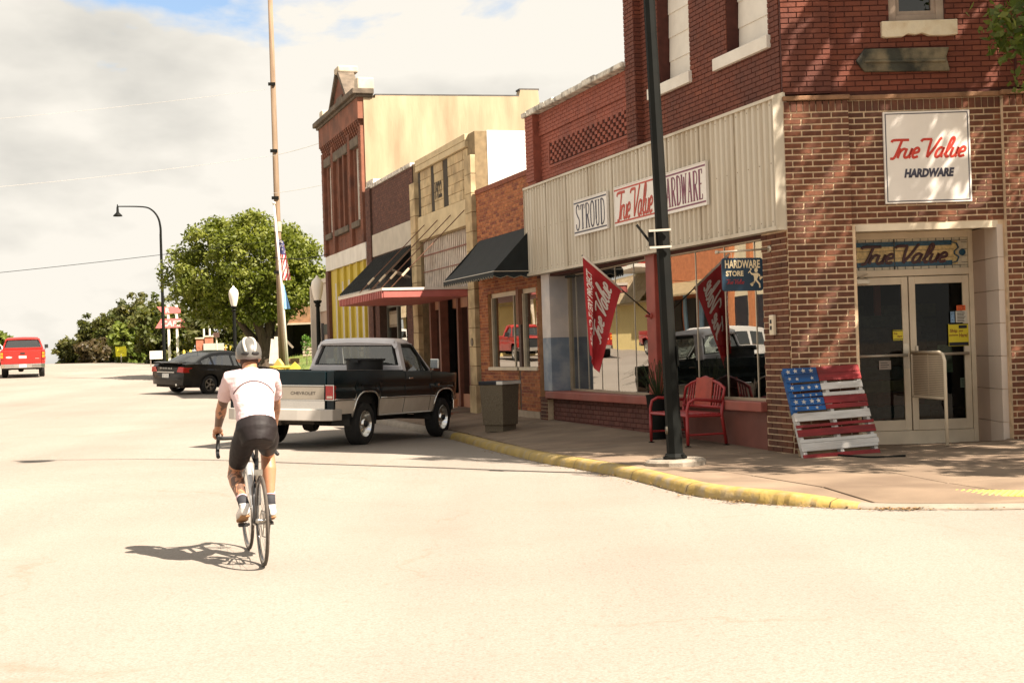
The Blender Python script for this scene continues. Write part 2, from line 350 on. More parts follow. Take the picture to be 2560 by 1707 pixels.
def grid_sheet(name, ts, ps, zf, m, kind='structure'):
    vs_ = []; nt_, np_ = len(ts), len(ps)
    for t in ts:
        for p in ps: v = st(t, p); vs_.append((v.x, v.y, zf(t, p, v.x, v.y)))
    fs = [(i*np_+j, (i+1)*np_+j, (i+1)*np_+j+1, i*np_+j+1) for i in range(nt_-1) for j in range(np_-1)]
    mb = MB(); mb.add(vs_, fs); o = mb.build(name, m, smooth=True); tag(o, kind=kind); return o
ts = sorted(set([-900, -400, -200, -120, -90, -70]+list(range(-60, 0, 3))+[i*1.0 for i in range(-6, 40)]+list(range(40, 140, 3))+[150, 170, 200, 260, 340, 450, 600, 900]))
ps = sorted(set([-900, -500, -250, -120, -60, -30, -12, -6, -3, 0, 1.2, 1.6, 2, 2.5, 3, 3.5, 4, 4.5, 5, 6, 7, 8, 9, 10, 12, 15, 20, 30, 45, 70, 120, 250, 500, 900]))
def hfar(t, p, x, y):
    return hroad(x, y)
road = grid_sheet('road', ts, ps, hfar, M_ROAD)
tag(road, 'pale sun bleached street surface climbing to a low crest')
# kerb foot line (world XY), from behind the pickup round the corner to the side street
KF = [st(48, 2.05), st(30, 2.0), st(20, 1.95), st(14, 1.85), st(10, 1.85)]
KF = [(v.x, v.y) for v in KF[:4]]+[(-1.20, 26.64), (-.46, 23.4), (.283, 20.01), (.82, 18.26), (1.258, 16.82), (1.563, 15.44), (1.83, 14.32), (2.26, 13.57), (2.644, 13.17), (3.17, 12.80), (4.4, 12.45), (6.0, 12.45), (9.0, 12.75), (16.0, 14.0), (40.0, 19.0)]
kf3 = [Vector((x, y, 0)) for x, y in KF]; KP = smooth_path(kf3, 8)
def kerb_h(x, y):
    # height of the kerb above the gutter: a dropped ramp at the corner crossing
    d = min(max((x-2.3)/1.0, 0), 1); u = min(max((x-6.2)/1.0, 0), 1)
    return .118-.085*(d*d*(3-2*d))+.085*u
def inward(i):
    d = (KP[min(i+1, len(KP)-1)]-KP[max(i-1, 0)]); d.z = 0; d.normalize(); return Vector((d.y, -d.x, 0))*-1
def side_sign():
    # sidewalk lies towards the store corner
    i = len(KP)//2; n = inward(i); return 1 if (Vector((5, 18, 0))-KP[i]).dot(n) > 0 else -1
SGN = side_sign()
rings = []
for i, p in enumerate(KP):
    n = inward(i)*SGN; g = hroad(p.x, p.y); h = kerb_h(p.x, p.y); jz = random.uniform(-.006, .006); jx = random.uniform(-.012, .012)
    prof = [(-.02+jx, -.05), (-.012+jx, h*.25), (.012+jx, h*.78+jz*.3), (.05, h*.97+jz), (.13, h+.004+jz*.5), (.16, h+.004), (.17, -.05)]
    rings.append([Vector((p.x, p.y, g))+n*a+Vector((0, 0, b)) for a, b in prof])
M_KERB = mat('yellow_kerb_paint', (.36, .25, .07), .2, 3.0, .7, bump=.5, bscale=25, dirt=((.30, .245, .17), .75), dscale=6.5)
M_KPLAIN = mat('bare_kerb_concrete', (.25, .21, .165), .15, 4, .85, bump=.4)
mb = MB()
NR = len(rings[0])
for i in range(len(rings)-1):
    mid = KP[i]; mi = 1 if mid.x > 3.05 or mid.y > 27.0 else 0
    mb.add([tuple(q) for q in rings[i]+rings[i+1]], [(j, j+1, NR+j+1, NR+j) if SGN < 0 else (j+1, j, NR+j, NR+j+1) for j in range(NR-1)], mi)
kerb = mb.build('kerb', [M_KERB, M_KPLAIN], smooth=True); tag(kerb, 'yellow painted kerb curving round the street corner', kind='structure')
acc = 0; mbj = MB()
for i in range(1, len(KP)-1):
    acc += (KP[i]-KP[i-1]).length
    if acc > 1.9 and KP[i].y < 27 and KP[i].x < 6:
        acc = 0; n = inward(i)*SGN; d = (KP[i+1]-KP[i-1]).normalized()*.005
        mbj.loft([[q-d+(Vector((0, 0, .003)) if 0 < k < NR-1 else Vector())-(n*.003 if k < 3 else Vector()) for k, q in enumerate(rings[i])], [q+d+(Vector((0, 0, .003)) if 0 < k < NR-1 else Vector())-(n*.003 if k < 3 else Vector()) for k, q in enumerate(rings[i])]], False, 0, False)
mbj.build('kerb_joints', mat('kerb_joint_dirt', (.10, .075, .045), .2, 9, .95), kerb)
# dark dirt line where kerb meets road
mbd = MB()
for i in range(len(KP)-1):
    if KP[i].y > 30 or KP[i].x > 6: continue
    a, b = KP[i], KP[i+1]; na, nb = inward(i)*SGN, inward(i+1)*SGN; wa = random.uniform(.015, .05); wb = random.uniform(.015, .05)
    mbd.add([(*(a-na*wa).xy, hroad(a.x, a.y)+.004), (*(b-nb*wb).xy, hroad(b.x, b.y)+.004), (*(b+nb*.03).xy, hroad(b.x, b.y)+.004), (*(a+na*.03).xy, hroad(a.x, a.y)+.004)], [(0, 1, 2, 3) if SGN > 0 else (3, 2, 1, 0)])
tag(mbd.build('gutter_dirt', mat('gutter_grit', (.20, .15, .10), .3, 9, .95)), 'dark grit gathered along the foot of the kerb', kind='structure')

def zwall(t): return float(np.interp(t, [-6, 0, .6, 2, 9.2, 14, 20, 31, 48], [.09, .093, .115, .145, .225, .22, .30, .45, .82]))
def nearest_kerb(x, y):
    best = 1e9; bi = 0
    for i, q in enumerate(KP):
        d = (q.x-x)**2+(q.y-y)**2
        if d < best: best, bi = d, i
    return math.sqrt(best), KP[bi]
_zc = {}
def zside(x, y):
    """sidewalk height: kerb top at the road side, wall foot at the building side, rising to the shop door"""
    k = (round(x, 3), round(y, 3))
    if k in _zc: return _zc[k]
    t, p = tp(x, y); d, q = nearest_kerb(x, y); zk = hroad(q.x, q.y)+kerb_h(q.x, q.y)+.004
    if t > 0: dw = max(p, 0); zw = zwall(t)
    else:
        dw = max(18.1-y, 0); zw = .093+.036*max(0, min(x-3.53, 6))
        ramp_ = sstep(17.6, 19.1, y)*sstep(3.9, 4.4, x)*(1-sstep(6.4, 6.8, x)); zw += ramp_*.13
    w = d/(d+dw+1e-6); z = zk+(zw-zk)*w; _zc[k] = z; return z
# sidewalk outline polygon (world XY): kerb inner line then back along the building fronts
inner = [(KP[i]+inward(i)*SGN*.165) for i in range(len(KP))]
poly = [(v.x, v.y) for v in inner]
back = [(41.0, 27.5), (16.5, 22.0), (8.6, 20.6), (7.1, 18.05), (6.26, 18.05), (6.26, 19.35), (4.36, 19.35), (4.36, 18.05), (3.53, 18.05)]+[(v.x, v.y) for v in (st(.6, -.08), st(9.4, -.1), st(13.6, -.12), st(14.3, -2.2), st(19, -2.2), st(19.1, -.1), st(31, -.1), st(48, -.1))]
poly = poly+back
def clip(poly, a, b, c):
    """keep a*x+b*y<=c"""
    out = []
    for i in range(len(poly)):
        p, q = poly[i], poly[(i+1) % len(poly)]; fp = a*p[0]+b*p[1]-c; fq = a*q[0]+b*q[1]-c
        if fp <= 0: out.append(p)
        if (fp < 0 < fq) or (fq < 0 < fp): k = fp/(fp-fq); out.append((p[0]+(q[0]-p[0])*k, p[1]+(q[1]-p[1])*k))
    return out
M_SLAB = mat('sidewalk_concrete', (.30, .25, .20), .16, 1.6, .85, bump=.35, bscale=45, tints=[(.19, .137, .092), (.225, .166, .114), (.20, .142, .096)], dirt=((.105, .07, .046), .6), dscale=.9)
M_JOINT = mat('joint_dirt', (.085, .065, .05), .2, 8, .95)
# joint bed under the slabs
mb = MB(); bed_cells = []
sidewalk = None
slabs = []
CS = 1.42; gap = .009
for i in range(-16, 36):
    for j in range(-7, 8):
        t0, p0 = i*CS+.35, j*CS+.46
        if t0 > 44: continue
        cpoly = poly
        cc = st(t0+CS/2, p0+CS/2)
        if cc.x > 14 or abs(p0) > 9.5: continue
        def cell(g):
            q = poly
            for s in (1, -1):
                c = s*(DS.x*O3.x+DS.y*O3.y)+((t0+CS-g) if s > 0 else -(t0+g)); q = clip(q, s*DS.x, s*DS.y, c)
                if len(q) < 3: return q
                c = s*(NS.x*O3.x+NS.y*O3.y)+((p0+CS-g) if s > 0 else -(p0+g)); q = clip(q, s*NS.x, s*NS.y, c)
                if len(q) < 3: return q
            return q
        q = cell(0)
        if len(q) < 3: continue
        ar = abs(sum(q[k][0]*q[(k+1) % len(q)][1]-q[(k+1) % len(q)][0]*q[k][1] for k in range(len(q))))/2
        if ar < .01: continue
        bed_cells.append(q); q2 = cell(gap)
        if len(q2) >= 3: slabs.append((q2, ar))
def tri_fan_ok(q):
    a = sum(q[k][0]*q[(k+1) % len(q)][1]-q[(k+1) % len(q)][0]*q[k][1] for k in range(len(q)))
    return q if a > 0 else q[::-1]
for q in bed_cells:
    q = tri_fan_ok(q); mb.add([(x, y, zside(x, y)-.012) for x, y in q], [tuple(range(len(q)))])
sidewalk = mb.build('sidewalk', M_JOINT); tag(sidewalk, 'brown concrete sidewalk wrapping round the corner store', kind='structure')
for q, ar in slabs:
    q = tri_fan_ok(q); n = len(q); jz = random.uniform(-.003, .003); sm = MB()
    cxm = sum(p[0] for p in q)/n; cym = sum(p[1] for p in q)/n; ins = .006
    top = [(x+(cxm-x)*ins, y+(cym-y)*ins, zside(x, y)+jz) for x, y in q]; mid = [(x, y, zside(x, y)+jz-.005) for x, y in q]; bot = [(x, y, zside(x, y)-.02) for x, y in q]
    fs = [tuple(range(n))]
    for k in range(n):
        kk = (k+1) % n; fs.append((n+k, n+kk, kk, k)); fs.append((2*n+k, 2*n+kk, n+kk, n+k))
    sm.add(top+mid+bot, fs, 0, random.random()*.95+.02); sm.build('slab', M_SLAB, sidewalk)
# truncated dome plate on the ramp
dp = empty('tactile_paving', (0, 0, 0), 0, 'yellow textured warning plate set into the corner ramp', 'paving')
M_TACT = mat('tactile_yellow', (.62, .47, .10), .12, 5, .7, dirt=((.40, .33, .2), .5))
mb = MB(); cor = [(3.66, 13.36), (4.62, 12.93), (4.82, 13.30), (3.86, 13.76)]
mb.add([(x, y, zside(x, y)+.012) for x, y in cor]+[(x, y, zside(x, y)-.02) for x, y in cor], [(0, 1, 2, 3), (0, 4, 5, 1), (1, 5, 6, 2), (2, 6, 7, 3), (3, 7, 4, 0)]); mb.build('plate', M_TACT, dp)
mb = MB()
for a in range(18):
    for b in range(8):
        u, v = (a+.5)/18, (b+.5)/8; x = cor[0][0]*(1-u)*(1-v)+cor[1][0]*u*(1-v)+cor[2][0]*u*v+cor[3][0]*(1-u)*v; y = cor[0][1]*(1-u)*(1-v)+cor[1][1]*u*(1-v)+cor[2][1]*u*v+cor[3][1]*(1-u)*v
        mb.lathe([(.018, 0), (.014, .006), (.0, .007)], 6, (x, y, zside(x, y)+.012))
tag(mb.build('dome_studs', M_TACT, dp), kind='stuff')
# dry leaves swept against the kerb
dl = MB(); rr = random.Random(3)
for k in range(420):
    cx, cy = rr.choice([(3.25, 12.68), (3.55, 12.60), (3.38, 12.64), (3.4, 12.6), (2.1, 13.62), (1.15, 17.0)]); x = cx+rr.gauss(0, .09); y = cy+rr.gauss(0, .03)
    if k > 200: qk = KP[rr.randint(30, 120)]; x, y = qk.x-rr.uniform(.0, .22), qk.y-rr.uniform(0, .12)
    s = rr.uniform(.008, .024); a = rr.uniform(0, 6.3); z = hroad(x, y)+.006+rr.random()*.018
    dl.add([(x+s*math.cos(a), y+s*math.sin(a), z), (x-s*.5*math.sin(a), y+s*.5*math.cos(a), z+.008), (x-s*math.cos(a), y-s*math.sin(a), z+.002), (x+s*.5*math.sin(a), y-s*.5*math.cos(a), z+.006)], [(0, 1, 2, 3)], 0, rr.random())
tag(dl.build('leaf_litter', mat('dry_leaf', (.25, .15, .06), .3, 20, .9, tints=[(.18, .10, .04), (.33, .2, .08), (.24, .17, .09)])), 'small heap of dry brown leaves in the gutter', 'leaves', kind='stuff')
# ------------------------------------------------------------------ brick helpers
def spans(u0, u1, cuts):
    out = [(u0, u1)]
    for a, b in cuts:
        nx = []
        for s, e in out:
            if b <= s or a >= e: nx.append((s, e))
            else:
                if a > s: nx.append((s, a))
                if b < e: nx.append((b, e))
        out = nx
    return out
def brick_list(u0, u1, z0, z1, bl, chh, holes=(), joint=.01, off=0.0):
    out = []; n = max(1, int(round((z1-z0)/chh))); chh = (z1-z0)/n
    for r in range(n):
        za, zb = z0+r*chh+joint/2, z0+(r+1)*chh-joint/2; zm = (za+zb)/2
        sp = spans(u0, u1, [(h[0], h[1]) for h in holes if h[2] < zm < h[3]])
        st0 = u0-((r % 2)*.5+off)*bl-bl
        for s, e in sp:
            k = math.floor((s-st0)/bl); x = st0+k*bl
            while x < e:
                a, b = max(x+joint/2, s+.001), min(x+bl-joint/2, e-.001)
                if b-a > .03: out.append((a, b, za, zb))
                x += bl
    return out
def bricks_into(mb, lst, w0, proud, jit=.002, rnd=random):
    """mb.tf maps (u,w,z); bricks stand proud of the mortar face w0"""
    for a, b, za, zb in lst:
        w1 = w0+proud+rnd.uniform(-jit, jit); e = .002
        mb.add([(a, w0-.004, za), (b, w0-.004, za), (b, w0-.004, zb), (a, w0-.004, zb), (a+e, w1, za+e), (b-e, w1, za+e), (b-e, w1, zb-e), (a+e, w1, zb-e)],
               [(4, 7, 6, 5), (0, 4, 5, 1), (1, 5, 6, 2), (2, 6, 7, 3), (3, 7, 4, 0)], 0, rnd.uniform(.02, .98))
def wall_holes(mb, u0, u1, z0, z1, w0, w1, holes=(), mi=0):
    us = sorted(set([u0, u1]+[min(max(x, u0), u1) for h in holes for x in h[:2]])); zs = sorted(set([z0, z1]+[min(max(x, z0), z1) for h in holes for x in h[2:]]))
    for i in range(len(us)-1):
        for j in range(len(zs)-1):
            um, zm = (us[i]+us[i+1])/2, (zs[j]+zs[j+1])/2
            if us[i+1]-us[i] < 1e-4 or zs[j+1]-zs[j] < 1e-4: continue
            if any(h[0] < um < h[1] and h[2] < zm < h[3] for h in holes): continue
            mb.box(us[i], us[i+1], w0, w1, zs[j], zs[j+1], mi)
GL_SHOP = glass('shop_glass', (.75, .8, .76), .33, 0, .6)
GL_DOOR = glass('door_glass', (.7, .82, .76), .012, 0, .55, .12)
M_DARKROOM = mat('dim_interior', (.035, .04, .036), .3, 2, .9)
M_ALU = mat('brushed_mullion', (.55, .49, .39), .08, 8, .4, metal=.5)
M_REDPAINT = mat('red_oxide_paint', (.27, .048, .033), .15, 4, .5, dirt=((.17, .04, .03), .5))
M_REDSILL = mat('faded_red_sill', (.30, .085, .062), .15, 3, .6, dirt=((.26, .12, .10), .5))
M_MORTAR = mat('pale_mortar', (.62, .47, .31), .2, 10, .95, bump=.4)
M_MORTAR2 = mat('red_mortar', (.07, .022, .016), .2, 10, .95)
M_BRICK = mat('brown_red_brick', (.22, .06, .04), .22, 14, .8, bump=.5, bscale=40, tints=[(.092, .031, .015), (.152, .053, .025), (.118, .040, .019), (.18, .066, .031), (.10, .033, .017)], dirt=((.055, .026, .02), .6), dscale=1.7)
M_BRICKUP = mat('painted_red_brick', (.27, .06, .035), .16, 5, .75, bump=.4, bscale=40, tints=[(.125, .031, .016), (.155, .041, .020), (.14, .036, .018), (.17, .048, .024)], dirt=((.08, .028, .02), .6), dscale=1.3)
M_BRICKLOW = mat('salmon_painted_brick', (.36, .11, .07), .14, 3, .75, bump=.4, tints=[(.27, .075, .047), (.31, .09, .056), (.285, .08, .05)], dirt=((.17, .055, .04), .6), dscale=1.1)
M_BRICKDK = mat('brown_painted_bulkhead', (.13, .045, .033), .2, 4, .7, bump=.4, tints=[(.105, .036, .027), (.135, .047, .034), (.12, .04, .03)])
M_CREAM = mat('cream_enamel', (.74, .64, .48), .07, 4, .45, dirt=((.42, .33, .22), .4))
M_WHITE = mat('weathered_white_paint', (.74, .70, .62), .08, 3, .6, dirt=((.5, .44, .36), .35))
M_STONE = mat('cream_limestone', (.58, .50, .38), .14, 5, .8, bump=.4, dirt=((.34, .27, .18), .5))
M_COPING = mat('peeling_whitewash', (.66, .62, .54), .3, 12, .9, bump=.8, bscale=18, dirt=((.13, .11, .09), .85), dscale=7)
M_ROOF = mat('tar_roof', (.09, .085, .08), .2, 3, .9)

# ------------------------------------------------------------------ corner hardware store
store = empty('corner_store', st(0, 0), TH, 'two storey red brick corner store with corrugated fascia and angled corner entrance', 'building')
def ch(a, b, z): return (-.311*a-.950*b, -.950*a+.311*b, z)     # face of the angled corner entrance
RCH = math.atan2(-.950, -.311)
H2 = 10.3
# masonry backing (mortar coloured) -------- street front, t = along, p = out
mb = MB()
W1 = (2.62, 3.72, 5.49, 7.9); W2 = (.28, 1.45, 5.49, 7.9)
wall_holes(mb, .02, 4.75, 4.60, H2, -.30, 0, [W1, W2])
mb.build('upper_wall', M_MORTAR2, store)
mb = MB(); mb.box(4.76, 9.65, -.30, 0, 4.4, 5.97); mb.build('parapet_wall', mat('salmon_mortar', (.24, .07, .045), .2, 6, .9), store)
# upper storey: bricks
rb = random.Random(11)
mb = MB()
lst = brick_list(.0, 4.36, 4.62, H2-.2, .215, .068, [W1, W2]); bricks_into(mb, lst, 0, .012, rnd=rb)
lst = brick_list(4.36, 4.75, 4.62, H2, .195, .068); bricks_into(mb, lst, .12, .012, rnd=rb)
# pilaster flanks
mbf = MB(tf=lambda u, w, z: (4.36-w, u, z), flip=True); bricks_into(mbf, brick_list(0, .12, 4.62, H2, .215, .068), 0, .006, rnd=rb)
o = mb.build('painted_brickwork', M_BRICKUP, store); tag(o, kind='stuff')
tag(mbf.build('pilaster_return', M_BRICKUP, store), kind='stuff')
mb = MB(); mb.box(4.362, 4.75, .001, .12, 4.55, H2); mb.build('pilaster_core', M_MORTAR2, store)
# low parapet part: bricks, corbelled pilaster, honeycomb panel
mb = MB(); HC = (4.92, 8.66, 4.93, 5.36)
bricks_into(mb, brick_list(4.76, 9.2, 4.5, 5.55, .215, .068, [HC]), 0, .010, rnd=rb)
bricks_into(mb, brick_list(4.76, 9.2, 5.55, 5.96, .215, .068), .03, .010, rnd=rb)
bricks_into(mb, brick_list(9.2, 9.65, 4.72, 5.96, .225, .068), .15, .012, rnd=rb)
for i in range(4): bricks_into(mb, brick_list(9.2, 9.65, 4.72-(i+1)*.068, 4.72-i*.068, .225, .068), .15-.034*(i+1), .012, rnd=rb)
tag(mb.build('salmon_brickwork', M_BRICKLOW, store), kind='stuff')
mb = MB(); mb.box(9.202, 9.65, .001, .15, 4.72, 5.97); mb.box(4.77, 9.2, .001, .03, 5.55, 5.97)
for i in range(4): mb.box(9.202, 9.65, .001, .15-.034*(i+1), 4.72-(i+1)*.068, 4.72-i*.068)
mb.build('pilaster_core', mat('salmon_mortar', (0, 0, 0)), store)
mb = MB(); n_c = 31
for r in range(6):
    for c in range(n_c):
        if (r+c) % 2: continue
        u = HC[0]+.03+c*(HC[1]-HC[0]-.06)/n_c; z = HC[2]+.02+r*(HC[3]-HC[2]-.04)/6
        mb.box(u, u+.112, -.02, .035, z+.004, z+.062, 0, rb.random())
mb.box(HC[0]-.05, HC[1]+.05, 0, .04, HC[2]-.045, HC[2]); mb.box(HC[0]-.05, HC[0], 0, .04, HC[2], HC[3]); mb.box(HC[1], HC[1]+.05, 0, .04, HC[2], HC[3])
tag(mb.build('honeycomb_panel', M_BRICKLOW, store), kind='stuff')
mb = MB(); mb.box(HC[0], HC[1], .0, .006, HC[2], HC[3]); mb.build('honeycomb_back', mat('dark_brick_recess', (.045, .016, .012), .2, 5, .9), store)
u = 4.72
while u < 9.7:
    l = rb.uniform(.42, .62); mb = MB(); e = min(u+l, 9.75)
    mb.box(u, e-.01, -.33, .20+rb.uniform(-.012, .012), 5.97, 6.07+rb.uniform(-.015, .02)); mb.build('coping_stone', M_COPING, store, bevel=.02); u += l
# boarded windows with lap boards and stone sills
for k, (a, b, z0, z1) in enumerate((W1, W2)):
    w = MB(); w.box(a, b, -.26, -.2, z0, z1); wo_ = w.build('boarded_window', M_WHITE, store)
    z = z0
    while z < z1:
        w = MB(); w.add([(a+.01, -.195, z), (b-.01, -.195, z), (b-.01, -.172, z), (a+.01, -.172, z), (a+.01, -.195, z+.36), (b-.01, -.195, z+.36), (b-.01, -.186, z+.36), (a+.01, -.186, z+.36)], [(0, 3, 2, 1), (4, 5, 6, 7), (2, 3, 7, 6), (0, 1, 5, 4), (1, 2, 6, 5), (3, 0, 4, 7)])
        w.build('lap_board', M_WHITE, wo_); z += .36
    w = MB(); w.box(a-.06, b+.34, -.2, .07, 5.32, 5.488); w.build('sill', M_WHITE, store, bevel=.008)
# corrugated metal fascia
M_CORR = mat('beige_corrugated_steel', (.57, .51, .405), .05, 2, .45, metal=.15, dirt=((.34, .26, .16), .5), dscale=1.8, stretch=(1, 1, .18))
mb = MB(); pts = []; T0, T1, FZ0, FZ1 = -.08, 9.81, 2.99, 4.62; per = .1545; u = T0
while u < T1:
    for du, p in ((0, .13), (.055, .13), (.075, .165), (.13, .165), (.1545, .13)):
        if u+du <= T1+1e-6: pts.append((u+du, p))
    u += per
vs_ = [(a, b, FZ0) for a, b in pts]+[(a, b, FZ1) for a, b in pts]; n = len(pts)
mb.add(vs_, [(i, n+i, n+i+1, i+1) for i in range(n-1)]); fas = mb.build('corrugated_fascia', M_CORR, store)
for k in range(1, 9): u = T0+per*7*k+.058; mb = MB(); mb.box(u, u+.003, .131, .150, FZ0, FZ1); mb.build('sheet_seam', mat('seam_line', (.44, .375, .28), .2, 6, .7), fas)  # slightly darker strip at each sheet overlap
mb = MB()
for k in range(0, 64):
    for z in (3.06, 3.80, 4.54): u = T0+per*k+.10; mb.box(u-.006, u+.006, .165, .170, z-.006, z+.006) if k % 2 == 0 else None
tag(mb.build('screws', mat('rusty_screw', (.16, .10, .06), .3, 9, .7), fas), kind='stuff')
mb = MB(); mb.prism([(.0, 4.60), (.19, 4.60), (.19, 4.64), (.0, 4.70)], T0-.01, T1+.01, 'x'); mb.build('top_flashing', M_CORR, fas)
mb = MB(); mb.box(T0-.01, T1+.01, .02, .185, 2.945, 2.995); mb.build('bottom_trim', M_CORR, fas)
for u in (T0-.012, T1): mb = MB(); mb.box(u, u+.012, -.02, .18, 2.995, 4.60); mb.build('end_cap', M_CORR, fas)
mb = MB(); mb.box(.02, 9.75, -.25, -.002, 2.9, 4.6); mb.build('fascia_backing', M_MORTAR2, store)
# bulkhead, sill, columns
mb = MB(); mb.box(.6, 9.0, -.25, -.02, -.1, .62); mb.build('bulkhead_core', M_MORTAR2, store)
mb = MB(); bricks_into(mb, brick_list(3.2, 9.0, .06, .62, .235, .075, joint=.012), -.02, .012, rnd=rb); tag(mb.build('bulkhead_brickwork', M_BRICKDK, store), kind='stuff')
mb = MB(); mb.box(.58, 3.2, -.02, .005, .0, .62); mb.build('bulkhead_panel', mat('brown_tiled_panel', (.17, .06, .045), .14, 3, .45), store, bevel=.004)
mb = MB(); mb.box(.58, 3.99, -.22, .13, .62, .75); mb.build('window_sill', M_REDSILL, store, bevel=.012)
mb = MB(); mb.box(4.37, 8.94, -.42, -.22, .62, .749); mb.build('window_ledge', M_REDSILL, store)
mb = MB(); mb.box(4.37, 8.94, -.45, -.02, 2.946, 2.96); mb.build('window_soffit', M_CREAM, store)
mb = MB(); mb.box(4.0, 9.06, -.22, .13, .62, .75); mb.build('window_sill', M_REDSILL, store, bevel=.012)
mb = MB(); mb.box(4.02, 4.36, -.28, .06, .751, 2.95); mb.build('column', M_REDPAINT, store, bevel=.01)
M_PILW = mat('two_tone_column_paint', (.66, .58, .52), .1, 3, .6, dirt=((.30, .33, .38), .55))
M_BLUEGREY = mat('blue_grey_paint', (.20, .24, .29), .15, 3, .6, dirt=((.5, .48, .44), .4), dscale=3)
mb = MB(); mb.box(8.95, 9.4, -.45, .02, 1.75, 2.95); mb.box(8.95, 9.4, -.45, .02, .751, 1.75, 1); mb.build('end_column', [M_PILW, M_BLUEGREY], store, bevel=.006)
mb = MB(); mb.box(9.06, 9.45, -.28, .08, .0, .60); mb.build('column_foot_core', M_MORTAR, store)
mb = MB(); bricks_into(mb, brick_list(9.06, 9.45, .1, .60, .2, .068), .08, .012, rnd=rb); mb.box(9.04, 9.47, -.2, .1, .60, .64); tag(mb.build('column_foot', M_BRICK, store), kind='stuff')
# shop windows: frame, mullions, panes
M_FRAME = mat('tarnished_frame', (.42, .34, .24), .12, 5, .45, metal=.3)
for a, b, edges in ((.60, 4.02, [.99, 1.88, 2.81]), (4.36, 8.95, [5.18, 6.15, 7.05, 7.85, 8.5])):
    w = empty('shop_window', (0, 0, 0)); w.parent = store; yaw = math.tan(math.radians(4.4)) if a > 4 else 0.0   # longer bay set back at its far end to mirror the sunlit road
    def bay(x, y, z): return (x, y+(.04 if yaw else 0)-(x-4.36)*yaw, z)
    f = MB(tf=bay); f.box(a, b, -.12, -.03, 2.88, 2.944); f.box(a, b, -.12, -.04, .752, .79); f.box(a, a+.05, -.12, -.03, .79, 2.88); f.box(b-.05, b, -.12, -.03, .79, 2.88); f.build('window_frame', M_FRAME, w)
    for e in edges: f = MB(tf=bay); f.box(e-.009, e+.009, -.09, -.062, .79, 2.88); f.build('mullion', M_ALU, w)
    ed = [a+.05]+edges+[b-.05]
    for i in range(len(ed)-1):
        f = MB(tf=bay); x0, x1 = ed[i]+.015, ed[i+1]-.015; f.add([(x0, -.07, .79), (x1, -.07, .79), (x1, -.07, 2.88), (x0, -.07, 2.88)], [(0, 3, 2, 1)]); pane = f.build('pane', GL_SHOP, w)
# interior seen dimly behind the glass
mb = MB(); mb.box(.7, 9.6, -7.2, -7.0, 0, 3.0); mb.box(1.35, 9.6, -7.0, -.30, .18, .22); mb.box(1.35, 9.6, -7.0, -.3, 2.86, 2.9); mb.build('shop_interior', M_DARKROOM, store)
M_SHELF = mat('stock_on_shelves', (.10, .08, .06), .5, 7, .8, tints=[(.16, .04, .03), (.08, .08, .07), (.14, .12, .05), (.04, .07, .09), (.2, .17, .13)])
for x in (1.0, 2.2, 5.4, 7.2):
    m_ = MB()
    for k in range(9): m_.box(x, x+.9, -2.6-rb.random()*.2, -1.9+rb.random()*.2, .25+k*.18, .40+k*.18+rb.random()*.03, 0, rb.random())
    m_.build('stock_shelf', M_SHELF, store)
m_ = MB()
for k in range(4): m_.box(.72+k*.09, .78+k*.09, -.6, -.5, .78, 1.28)
m_.box(.70, 1.1, -.62, -.48, 1.28, 1.34); m_.build('hand_truck_display', M_REDPAINT, store)

# ---------------- angled corner entrance (a along, b out, z up)
DA0, DA1, DZ = .86, 2.70, 2.98
mb = MB(tf=ch, flip=True)
wall_holes(mb, 0.02, 3.6, -.05, 4.60, -.30, 0, [(DA0, DA1, -.1, DZ)])
mb.box(0.0, .82, .001, .10, -.05, 4.52); mb.box(2.78, 3.6, .001, .10, -.05, 4.52)
mb.build('corner_wall', M_MORTAR, store)
mb = MB(tf=ch, flip=True); UW = (1.40, 2.11, 5.56, 7.6)
wall_holes(mb, .0, 3.6, 4.62, H2, -.30, 0, [UW]); mb.box(0, .62, .001, .08, 4.66, H2); mb.box(2.98, 3.6, .001, .08, 4.66, H2)
mb.build('corner_upper_wall', M_MORTAR2, store)
mb = MB(tf=ch, flip=True)
bricks_into(mb, brick_list(.62, 2.98, 4.68, H2-.3, .215, .068, [UW]), 0, .012, rnd=rb); bricks_into(mb, brick_list(0, .62, 4.68, H2, .207, .068), .08, .012, rnd=rb); bricks_into(mb, brick_list(2.98, 3.6, 4.68, H2, .207, .068), .08, .012, rnd=rb)
tag(mb.build('corner_painted_brickwork', M_BRICKUP, store), kind='stuff')
# street pier face
mb = MB(); mb.box(-.05, .60, -.25, .03, -.05, 2.95); mb.build('pier_core', M_MORTAR, store)
# the 300 bricks that show largest are pieces of their own, the rest is one part
BL, BH = .254, .0762
cand = []
for (u0, u1, z0, z1, w, holes) in ((.0, .82, .02, 4.42, .10, ()), (.82, 2.78, 2.99, 4.42, 0.0, ())):
    for q in brick_list(u0, u1, z0, z1, BL, BH, holes, .017, off=.12): cand.append((q, w))
cand.sort(key=lambda c: -(c[0][1]-c[0][0])); solo = cand[:300]; rest = cand[300:]
bm_cache = {}
def brick_mesh(l, h):
    k = (round(l, 2), round(h, 3))
    if k not in bm_cache:
        m_ = MB(); e = .004; L2, H_ = k[0]/2, k[1]/2
        m_.add([(-L2, -.004, -H_), (L2, -.004, -H_), (L2, -.004, H_), (-L2, -.004, H_), (-L2+e, .013, -H_+e), (L2-e, .013, -H_+e), (L2-e, .013, H_-e), (-L2+e, .013, H_-e)], [(4, 7, 6, 5), (0, 4, 5, 1), (1, 5, 6, 2), (2, 6, 7, 3), (3, 7, 4, 0)][::1])
        o = m_.build('brick', M_BRICK); me = o.data; bpy.data.objects.remove(o); bm_cache[k] = me
    return bm_cache[k]
